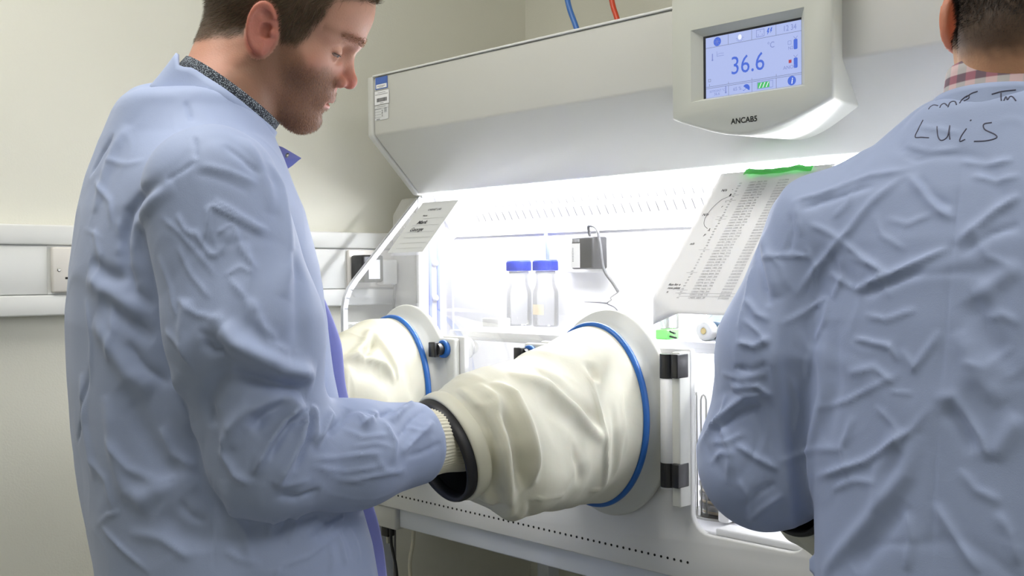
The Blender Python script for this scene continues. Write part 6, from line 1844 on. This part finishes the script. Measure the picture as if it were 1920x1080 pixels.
  ([(-0.734,1.028,1.077),(-0.728,1.026,1.082),(-0.722,1.025,1.087),(-0.716,1.024,1.092),(-0.71,1.023,1.092),(-0.703,1.022,1.093),(-0.697,1.023,1.094)], 0.004, 0.0042),
  ([(-0.71,1.026,1.159),(-0.714,1.028,1.149),(-0.717,1.029,1.138),(-0.72,1.029,1.127),(-0.726,1.031,1.124),(-0.734,1.035,1.121),(-0.742,1.039,1.118)], 0.004, 0.0032),
  ([(-0.682,1.04,1.305),(-0.682,1.035,1.293),(-0.681,1.031,1.281),(-0.681,1.026,1.269),(-0.682,1.022,1.257),(-0.683,1.018,1.246),(-0.685,1.016,1.234)], 0.0064, 0.0042),
  ([(-0.601,1.027,1.35),(-0.593,1.027,1.346),(-0.584,1.028,1.342),(-0.576,1.027,1.338),(-0.573,1.027,1.336),(-0.569,1.027,1.334),(-0.566,1.027,1.332)], 0.004, 0.003),
  ([(-0.528,1.028,1.358),(-0.526,1.026,1.351),(-0.523,1.025,1.343),(-0.52,1.023,1.336),(-0.509,1.02,1.33),(-0.499,1.018,1.324),(-0.489,1.017,1.319)], 0.004, 0.0025),
  ([(-0.559,1.041,1.393),(-0.559,1.037,1.386),(-0.559,1.034,1.378),(-0.56,1.032,1.371),(-0.566,1.031,1.365),(-0.571,1.03,1.36),(-0.577,1.029,1.355)], 0.004, 0.0025),
  ([(-0.516,1.026,1.352),(-0.508,1.024,1.35),(-0.5,1.023,1.348),(-0.492,1.022,1.345),(-0.482,1.022,1.349),(-0.473,1.022,1.352),(-0.465,1.022,1.355)], 0.004, 0.0025),
  ([(-0.617,1.031,1.235),(-0.614,1.033,1.227),(-0.61,1.035,1.22),(-0.606,1.035,1.212),(-0.609,1.036,1.201),(-0.612,1.038,1.189),(-0.615,1.039,1.177)], 0.005, 0.003),
  ([(-0.534,1.016,1.255),(-0.526,1.014,1.253),(-0.517,1.013,1.252),(-0.509,1.012,1.25),(-0.497,1.011,1.254),(-0.486,1.01,1.258),(-0.475,1.01,1.261)], 0.004, 0.0025),
  ([(-0.629,1.029,1.188),(-0.627,1.034,1.176),(-0.626,1.039,1.164),(-0.625,1.044,1.152),(-0.629,1.047,1.14),(-0.632,1.048,1.128),(-0.635,1.049,1.115)], 0.005, 0.003),
  ([(-0.553,1.017,1.194),(-0.541,1.014,1.196),(-0.531,1.012,1.199),(-0.52,1.011,1.202),(-0.512,1.009,1.197),(-0.504,1.008,1.192),(-0.496,1.007,1.187)], 0.005, 0.003),
  ([(-0.545,1.013,1.151),(-0.55,1.014,1.139),(-0.554,1.015,1.128),(-0.559,1.017,1.116),(-0.556,1.016,1.105),(-0.554,1.014,1.095),(-0.551,1.013,1.084)], 0.006, 0.003),
  ([(-0.519,1.009,1.164),(-0.511,1.007,1.158),(-0.503,1.006,1.152),(-0.495,1.005,1.146),(-0.493,1.004,1.137),(-0.491,1.004,1.129),(-0.489,1.003,1.12)], 0.005, 0.0025),
  ([(-0.575,1.022,1.069),(-0.564,1.018,1.075),(-0.554,1.014,1.08),(-0.544,1.011,1.085),(-0.533,1.009,1.086),(-0.522,1.006,1.087),(-0.512,1.005,1.088)], 0.005, 0.003),
  ([(-0.482,1.001,1.064),(-0.48,1.0,1.056),(-0.478,1.0,1.047),(-0.476,0.999,1.039),(-0.478,0.999,1.028),(-0.48,0.998,1.018),(-0.481,0.998,1.007)], 0.007, 0.0035),
  ([(-0.43,1.002,1.112),(-0.425,1.001,1.106),(-0.42,1.001,1.1),(-0.415,1.001,1.094),(-0.407,1.002,1.092),(-0.4,1.002,1.089),(-0.392,1.003,1.087)], 0.006, 0.003),
  ([(-0.427,1.019,1.343),(-0.421,1.017,1.333),(-0.416,1.016,1.322),(-0.41,1.015,1.312),(-0.402,1.015,1.309),(-0.394,1.015,1.305),(-0.386,1.015,1.302)], 0.005, 0.003),
  ([(-0.432,1.031,1.389),(-0.423,1.031,1.387),(-0.415,1.03,1.385),(-0.406,1.029,1.382),(-0.399,1.03,1.384),(-0.392,1.031,1.385),(-0.385,1.031,1.386)], 0.004, 0.0025),
  ([(-0.408,1.009,1.253),(-0.404,1.009,1.255),(-0.399,1.01,1.256),(-0.394,1.01,1.258),(-0.389,1.01,1.255),(-0.383,1.011,1.252),(-0.378,1.011,1.249)], 0.005, 0.003),
  ([(-0.432,1.006,1.212),(-0.424,1.006,1.211),(-0.416,1.006,1.21),(-0.407,1.007,1.208),(-0.4,1.007,1.215),(-0.392,1.008,1.222),(-0.384,1.009,1.229)], 0.005, 0.003),
  ([(-0.396,1.002,1.077),(-0.393,1.002,1.071),(-0.389,1.003,1.065),(-0.385,1.003,1.059),(-0.383,1.003,1.05),(-0.38,1.003,1.04),(-0.378,1.003,1.031)], 0.007, 0.0035),
  ([(-0.557,1.026,1.315),(-0.546,1.024,1.311),(-0.535,1.022,1.307),(-0.524,1.019,1.304),(-0.517,1.017,1.293),(-0.511,1.015,1.282),(-0.504,1.013,1.271)], 0.004, 0.0025),
  ([(-0.607,1.026,1.327),(-0.603,1.027,1.32),(-0.6,1.029,1.312),(-0.596,1.03,1.304),(-0.599,1.032,1.293),(-0.601,1.033,1.281),(-0.602,1.034,1.27)], 0.004, 0.0025),
  ([(-0.718,1.027,1.183),(-0.704,1.02,1.182),(-0.692,1.018,1.181),(-0.682,1.016,1.18),(-0.67,1.016,1.183),(-0.659,1.017,1.185),(-0.649,1.019,1.188)], 0.004, 0.003),
  ([(-0.679,1.018,1.246),(-0.672,1.016,1.242),(-0.666,1.015,1.238),(-0.66,1.015,1.234),(-0.654,1.015,1.229),(-0.649,1.016,1.223),(-0.645,1.017,1.217)], 0.004, 0.003),
  ([(-0.732,1.03,1.101),(-0.723,1.027,1.103),(-0.716,1.025,1.104),(-0.709,1.024,1.105),(-0.699,1.024,1.11),(-0.69,1.024,1.115),(-0.681,1.025,1.119)], 0.004, 0.003),
 ],
 'sleeve1': [
  ([(-1.001,0.963,1.169),(-0.997,0.981,1.163),(-0.996,1.001,1.157),(-0.998,1.025,1.15),(-0.994,1.038,1.139),(-0.994,1.054,1.128),(-0.995,1.074,1.116),(-0.996,1.086,1.106),(-0.999,1.101,1.096),(-1.003,1.117,1.085),(-1.008,1.135,1.076),(-1.013,1.152,1.067),(-1.019,1.171,1.057)], 0.011, 0.0108),
  ([(-1.028,1.035,1.171),(-1.017,1.045,1.162),(-1.013,1.061,1.152),(-1.011,1.08,1.141),(-1.009,1.094,1.129),(-1.01,1.111,1.116),(-1.012,1.13,1.103),(-1.013,1.139,1.096),(-1.014,1.147,1.087),(-1.015,1.157,1.079)], 0.014, -0.0081),
  ([(-0.978,0.994,1.138),(-0.977,1.009,1.128),(-0.978,1.027,1.117),(-0.981,1.048,1.105),(-0.984,1.065,1.093),(-0.99,1.086,1.081),(-0.998,1.109,1.067)], 0.014, -0.0036),
  ([(-1.051,1.167,1.162),(-1.039,1.161,1.147),(-1.03,1.159,1.132),(-1.024,1.159,1.117),(-1.019,1.159,1.099),(-1.017,1.162,1.08),(-1.018,1.169,1.061),(-1.019,1.171,1.048),(-1.022,1.174,1.035),(-1.027,1.18,1.021),(-1.033,1.186,1.007),(-1.042,1.195,0.992),(-1.055,1.209,0.976)], 0.0056, 0.0084),
  ([(-1.029,1.196,1.105),(-1.025,1.194,1.087),(-1.024,1.194,1.069),(-1.026,1.198,1.05),(-1.029,1.201,1.031),(-1.036,1.208,1.011),(-1.048,1.221,0.989)], 0.01, -0.0045),
  ([(-1.056,1.18,1.166),(-1.052,1.179,1.161),(-1.048,1.177,1.157),(-1.045,1.177,1.152),(-1.043,1.176,1.149),(-1.041,1.176,1.145),(-1.038,1.176,1.141)], 0.012, -0.0072),
  ([(-0.988,0.921,1.164),(-0.98,0.924,1.158),(-0.973,0.93,1.151),(-0.968,0.936,1.144),(-0.96,0.936,1.132),(-0.954,0.938,1.121),(-0.95,0.941,1.108),(-0.947,0.943,1.095),(-0.945,0.946,1.082),(-0.946,0.951,1.068),(-0.947,0.952,1.055),(-0.951,0.954,1.042),(-0.957,0.959,1.028)], 0.012, 0.0126),
  ([(-0.964,0.905,1.137),(-0.957,0.907,1.124),(-0.951,0.911,1.111),(-0.947,0.917,1.098),(-0.945,0.92,1.085),(-0.945,0.925,1.071),(-0.947,0.931,1.057),(-0.95,0.936,1.046),(-0.953,0.941,1.036),(-0.959,0.948,1.025)], 0.012, -0.0117),
  ([(-0.992,0.897,1.161),(-0.983,0.899,1.155),(-0.975,0.901,1.149),(-0.969,0.905,1.143),(-0.961,0.901,1.13),(-0.955,0.9,1.117),(-0.951,0.901,1.103),(-0.949,0.902,1.086),(-0.95,0.905,1.07),(-0.953,0.911,1.052),(-0.96,0.92,1.035),(-0.972,0.933,1.016),(-0.995,0.958,0.993)], 0.011, 0.0126),
  ([(-0.972,0.885,1.137),(-0.964,0.883,1.123),(-0.959,0.884,1.109),(-0.956,0.886,1.094),(-0.956,0.887,1.081),(-0.957,0.891,1.067),(-0.961,0.896,1.053),(-0.966,0.899,1.043),(-0.973,0.904,1.033),(-0.983,0.912,1.021)], 0.01, -0.0108),
  ([(-1.006,0.88,1.157),(-0.991,0.879,1.15),(-0.98,0.881,1.143),(-0.971,0.884,1.135),(-0.965,0.882,1.122),(-0.96,0.881,1.108),(-0.958,0.882,1.094),(-0.959,0.88,1.083)], 0.0056, 0.0095),
  ([(-1.124,1.027,1.032),(-1.11,1.01,1.022)], 0.0056, 0.0095),
  ([(-0.969,0.961,1.01),(-0.969,0.985,1.009),(-0.977,1.017,1.006),(-0.993,1.059,1.0)], 0.0032, 0.0032),
  ([(-1.039,1.161,0.983),(-1.054,1.205,0.976)], 0.0032, 0.0032),
  ([(-0.995,0.936,1.002),(-0.997,0.946,0.997),(-0.999,0.956,0.993),(-1.006,0.971,0.987),(-0.994,0.969,0.991),(-0.987,0.972,0.994),(-0.983,0.978,0.996)], 0.022, 0.011),
  ([(-0.978,1.06,1.064),(-0.982,1.069,1.053),(-0.988,1.081,1.041),(-0.995,1.094,1.029),(-1.0,1.101,1.021),(-1.006,1.109,1.013),(-1.013,1.119,1.004)], 0.01, -0.0036),
  ([(-1.049,1.239,1.148),(-1.038,1.227,1.123),(-1.031,1.221,1.097),(-1.029,1.22,1.071),(-1.029,1.216,1.048),(-1.034,1.217,1.023),(-1.045,1.226,0.997)], 0.0064, 0.0042),
  ([(-1.098,0.969,1.033),(-1.092,0.971,1.023),(-1.085,0.971,1.015),(-1.076,0.969,1.007)], 0.012, 0.0072),
  ([(-0.991,0.904,1.022),(-0.991,0.916,1.015),(-0.991,0.928,1.007)], 0.012, 0.0072),
  ([(-1.113,1.014,1.023),(-1.103,1.001,1.018),(-1.091,0.988,1.013),(-1.085,0.983,1.008)], 0.0048, -0.0063),
  ([(-0.988,0.897,1.028),(-0.995,0.905,1.02)], 0.0048, -0.0063),
 ],
 'sleeve2': [
  ([(-1.62,1.204,1.202),(-1.599,1.183,1.192),(-1.581,1.164,1.182),(-1.568,1.149,1.173),(-1.561,1.135,1.167),(-1.555,1.121,1.161),(-1.548,1.107,1.155),(-1.545,1.097,1.153),(-1.542,1.088,1.152),(-1.542,1.08,1.15)], 0.01, 0.0108),
  ([(-1.589,1.191,1.185),(-1.577,1.176,1.177),(-1.565,1.161,1.169),(-1.557,1.148,1.162),(-1.554,1.14,1.158),(-1.551,1.132,1.155),(-1.547,1.124,1.152)], 0.009, -0.0126),
  ([(-1.606,1.197,1.196),(-1.596,1.194,1.19),(-1.587,1.192,1.184),(-1.58,1.192,1.178),(-1.572,1.193,1.169),(-1.565,1.195,1.16),(-1.56,1.198,1.151),(-1.553,1.198,1.137),(-1.548,1.2,1.123),(-1.545,1.203,1.109)], 0.009, 0.0108),
  ([(-1.542,1.086,1.151),(-1.544,1.102,1.151),(-1.546,1.117,1.151),(-1.548,1.133,1.152),(-1.546,1.145,1.148),(-1.546,1.158,1.144),(-1.548,1.173,1.139),(-1.544,1.179,1.128),(-1.542,1.186,1.116),(-1.542,1.194,1.104)], 0.01, 0.0108),
  ([(-1.527,1.086,1.13),(-1.529,1.104,1.128),(-1.531,1.123,1.127),(-1.534,1.143,1.125),(-1.533,1.152,1.118),(-1.533,1.161,1.111),(-1.535,1.172,1.104)], 0.016, -0.0054),
  ([(-1.535,1.077,1.139),(-1.53,1.072,1.129),(-1.525,1.067,1.119),(-1.522,1.063,1.109),(-1.52,1.061,1.098),(-1.519,1.059,1.088),(-1.518,1.058,1.077)], 0.0056, -0.0105),
  ([(-1.533,1.084,1.139),(-1.526,1.078,1.124),(-1.521,1.074,1.109),(-1.518,1.071,1.095),(-1.516,1.071,1.086),(-1.516,1.071,1.076),(-1.516,1.072,1.067)], 0.0056, 0.0063),
  ([(-1.582,1.234,1.175),(-1.568,1.231,1.156),(-1.559,1.232,1.137),(-1.553,1.236,1.117),(-1.55,1.235,1.101),(-1.548,1.235,1.085),(-1.548,1.237,1.068)], 0.014, -0.0045),
 ],
 'sleeve3': [
  ([(-0.747,1.194,0.993),(-0.746,1.194,0.989),(-0.744,1.195,0.985),(-0.742,1.195,0.981),(-0.738,1.196,0.975),(-0.734,1.197,0.968),(-0.718,1.186,0.967)], 0.02, 0.009),
 ],
}
STROKES = [[(-0.4916,1.0586,1.4519),(-0.4946,1.0552,1.4433),(-0.4966,1.0514,1.4348),(-0.4887,1.049,1.4334),(-0.4802,1.047,1.4319)],[(-0.4734,1.0502,1.4427),(-0.4707,1.046,1.4322),(-0.4662,1.044,1.4277),(-0.4606,1.0448,1.4311),(-0.4598,1.0484,1.4421)],[(-0.4598,1.0484,1.4421),(-0.4589,1.0453,1.4329),(-0.4575,1.0435,1.4276)],[(-0.4422,1.0458,1.4371),(-0.4465,1.0436,1.4297),(-0.4472,1.0422,1.4248),(-0.4422,1.0425,1.4263)],[(-0.4396,1.048,1.4443),(-0.4386,1.0483,1.4454)],[(-0.4185,1.0471,1.4404),(-0.4258,1.0466,1.4396),(-0.4242,1.0449,1.4342),(-0.4143,1.0435,1.4284),(-0.4126,1.0424,1.4247),(-0.4219,1.0416,1.4229),(-0.4332,1.0416,1.4234)],[(-0.4198,1.046,1.4679),(-0.4106,1.046,1.4695),(-0.3987,1.046,1.4695)],[(-0.4115,1.046,1.4681),(-0.4113,1.046,1.464),(-0.4106,1.046,1.4607)],[(-0.4084,1.046,1.4604),(-0.4069,1.046,1.464),(-0.4051,1.046,1.4609),(-0.4033,1.046,1.4637),(-0.4007,1.046,1.463),(-0.3975,1.046,1.4589)],[(-0.4817,1.046,1.4613),(-0.48,1.046,1.4636),(-0.4764,1.046,1.465),(-0.472,1.046,1.4635)],[(-0.47,1.046,1.4611),(-0.4688,1.046,1.4637),(-0.4656,1.046,1.4649),(-0.4624,1.046,1.4621)],[(-0.4617,1.046,1.4605),(-0.4597,1.046,1.4651),(-0.4552,1.046,1.4655),(-0.4532,1.046,1.4618)],[(-0.4503,1.046,1.463),(-0.448,1.046,1.4666),(-0.4422,1.046,1.4697),(-0.4416,1.046,1.4668),(-0.4464,1.046,1.4649)],[(-0.4445,1.046,1.4681),(-0.4387,1.046,1.4712),(-0.433,1.046,1.4724)]]
F = FOLDS
gauntlet(folds=F['sleeve1'], seed=1, label='cream rubber glove sleeve in the foreground with the right forearm in it', **SL1)
gauntlet(folds=F['sleeve2'], seed=2, label='cream rubber glove sleeve on the far left port, partly hidden by the person', **SL2)
gauntlet(folds=F['sleeve3'], seed=5, label='cream rubber glove sleeve under the elbow of the person seen from behind', **SL3)

build_coat(pa_root, SA, F['coatA'], 1, .0029, .0042, .0010)
fbA = A(math.sin(math.radians(12)), math.cos(math.radians(12)), 0); rbA = A(fbA[1], -fbA[0], 0)
knit_cuff(pa_root, (-1.016, .822, 1.094), (-1.022, .935, 1.090), .042, .038)
knit_cuff(pa_root, (-1.550, .985, 1.09), (-1.575, 1.05, 1.088), .042, .037)
legs_and_shoes(pa_root, (-1.235, .685), 12, .86)
# stand collar, patterned shirt collar below it, open collar tip with a snap
axA = A(.34, .50, .80)
def wobA(a, t):
    k = math.exp(-((abs(a) - 172) / 14) ** 2)
    return (-.012 * (1 - t) * math.exp(-((a + 180) / 55) ** 2) + .003 * math.sin(a * .06) + .004 * t * math.sin(a * .11 + 1), .006 * k * t - .010 * t * math.exp(-((a + 160) / 7) ** 2))
band('collar', A(-1.262, .668, 1.478) + A(.30, .50, .80) * .010, A(.30, .50, .80), fbA, .050, .091, .080, -318, -34, M['coat'], pa_root, .003, wob=wobA)
band('shirt_collar', A(-1.255, .676, 1.488) + A(.30, .50, .80) * .012, A(.30, .50, .80), fbA, .046, .076, .072, -320, -40, M['shirt_dark'], pa_root, .002)

# far front edge of the coat: a folded strip down from the collar, and the open collar tip, both tinted for shade
def ribbon(name, path, widths, m, parent, wdir, th=.006, n=8):
    P_ = smooth_path(path, n)
    k = len(P_)
    W_ = np.interp(np.linspace(0, 1, k), np.linspace(0, 1, len(widths)), widths)
    w_ = Vector(wdir).normalized()
    vs, fs = [], []
    m_ = 12
    for i, p in enumerate(P_):
        t_ = (P_[min(i + 1, k - 1)] - P_[max(i - 1, 0)]).normalized()
        s_ = (w_ - t_ * w_.dot(t_)).normalized(); q_ = t_.cross(s_)
        for j in range(m_):
            a = 2 * math.pi * j / m_
            vs.append(p + s_ * (W_[i] * math.cos(a)) + q_ * (th * math.sin(a)))
    for i in range(k - 1):
        for j in range(m_):
            fs.append((i * m_ + j, i * m_ + (j + 1) % m_, (i + 1) * m_ + (j + 1) % m_, (i + 1) * m_ + j))
    fs += [tuple(range(m_))[::-1], tuple(range((k - 1) * m_, k * m_))]
    return link(name, vs, fs, m, parent, True)
ribbon('front_edge', [(-1.2425, .7611, 1.4353), (-1.2316, .7718, 1.4069), (-1.2206, .7823, 1.3609), (-1.2091, .7929, 1.2972), (-1.1966, .8048, 1.2476), (-1.1876, .8133, 1.2051), (-1.1825, .8175, 1.1556), (-1.174, .8254, 1.1061), (-1.1604, .8375, 1.007), (-1.1523, .8448, .9575), (-1.1462, .85, .9009), (-1.135, .855, .75), (-1.13, .855, .58)],
       [.006, .010, .011, .010, .014, .016, .014, .012, .016, .018, .018, .018, .018], M['coat_shade'], pa_root, (.5, .87, 0))
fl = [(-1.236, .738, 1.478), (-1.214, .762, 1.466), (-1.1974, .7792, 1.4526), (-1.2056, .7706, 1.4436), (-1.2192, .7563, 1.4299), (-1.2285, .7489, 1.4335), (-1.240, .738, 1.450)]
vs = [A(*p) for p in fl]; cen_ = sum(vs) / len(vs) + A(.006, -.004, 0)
fo = link('collar_tip', [tuple(v) for v in vs] + [tuple(cen_)], [(i, (i + 1) % 7, 7) for i in range(7)], M['coat_shade'], pa_root, False)
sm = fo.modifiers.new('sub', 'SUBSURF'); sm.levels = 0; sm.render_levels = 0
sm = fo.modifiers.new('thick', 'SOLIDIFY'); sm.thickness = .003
sn = A(-1.2075, .7655, 1.4545)
MB().lathe([(.0048, 0), (.0048, .002), (.0025, .003)], tuple(sn), 'x', 20).build('snap_stud', M['steel'], pa_root, True)

pb_root = tag(empty('person', (-.445, 1.12, 0)), 'dark haired person seen from behind in a creased lab coat with a handwritten name', 'person', 'people working at the cabinet')
OB, BB = A(-.415, 1.150, 1.560), basis(2, 12, 0)
rngB = np.random.RandomState(9)
build_head(pb_root, OB, BB, [(OB + BB.T @ A(-.032, 0, -.030), .058), (A(-.428, 1.140, 1.455), .056), (A(-.436, 1.13, 1.38), .085), (A(-.437, 1.13, 1.30), .085)], .0026, 'back', rngB)
build_coat(pb_root, SB, F['coatB'], 6, .0029, .0036, .0020)
knit_cuff(pb_root, (-.702, 1.18, 1.052), (-.690, 1.235, 1.046), .044, .038)
legs_and_shoes(pb_root, (-.45, 1.115), 0, .86)
axB = A(.02, .20, .98)
band('collar', A(-.432, 1.131, 1.432), axB, (0, 1, 0), .034, .0780, .0785, -325, -35, M['coat'], pb_root, .003)
band('shirt_collar', A(-.429, 1.130, 1.444), axB, (0, 1, 0), .054, .0705, .0685, -330, -30, M['plaid'], pb_root, .003)

# handwriting in marker pen across the back of the coat and its collar
from mathutils.bvhtree import BVHTree
dg = bpy.context.evaluated_depsgraph_get()
def tree_of(o):
    me = o.evaluated_get(dg).to_mesh()
    t_ = BVHTree.FromPolygons([tuple(v.co) for v in me.vertices], [tuple(p.vertices) for p in me.polygons])
    o.evaluated_get(dg).to_mesh_clear()
    return t_
trees = [tree_of(o) for o in pb_root.children if o.name.split('.')[0] in ('lab_coat', 'collar')]
for st_ in [s_ for s_ in STROKES if len(s_) > 1]:
    pts = []
    for p in smooth_path(st_, 6):
        d_ = Vector((p.x, p.y, p.z)) - Vector((-.30, .55, 1.42))
        d_.normalize()
        hits = [h for h in (t_.ray_cast(Vector(p) - d_ * .15, d_) for t_ in trees) if h[0] is not None]
        if hits:
            h = min(hits, key=lambda x_: x_[3])
            pts.append(h[0])
    if len(pts) > 1:
        MB().tube(pts, .00065, 6).build('handwriting', M['marker'], pb_root, True)
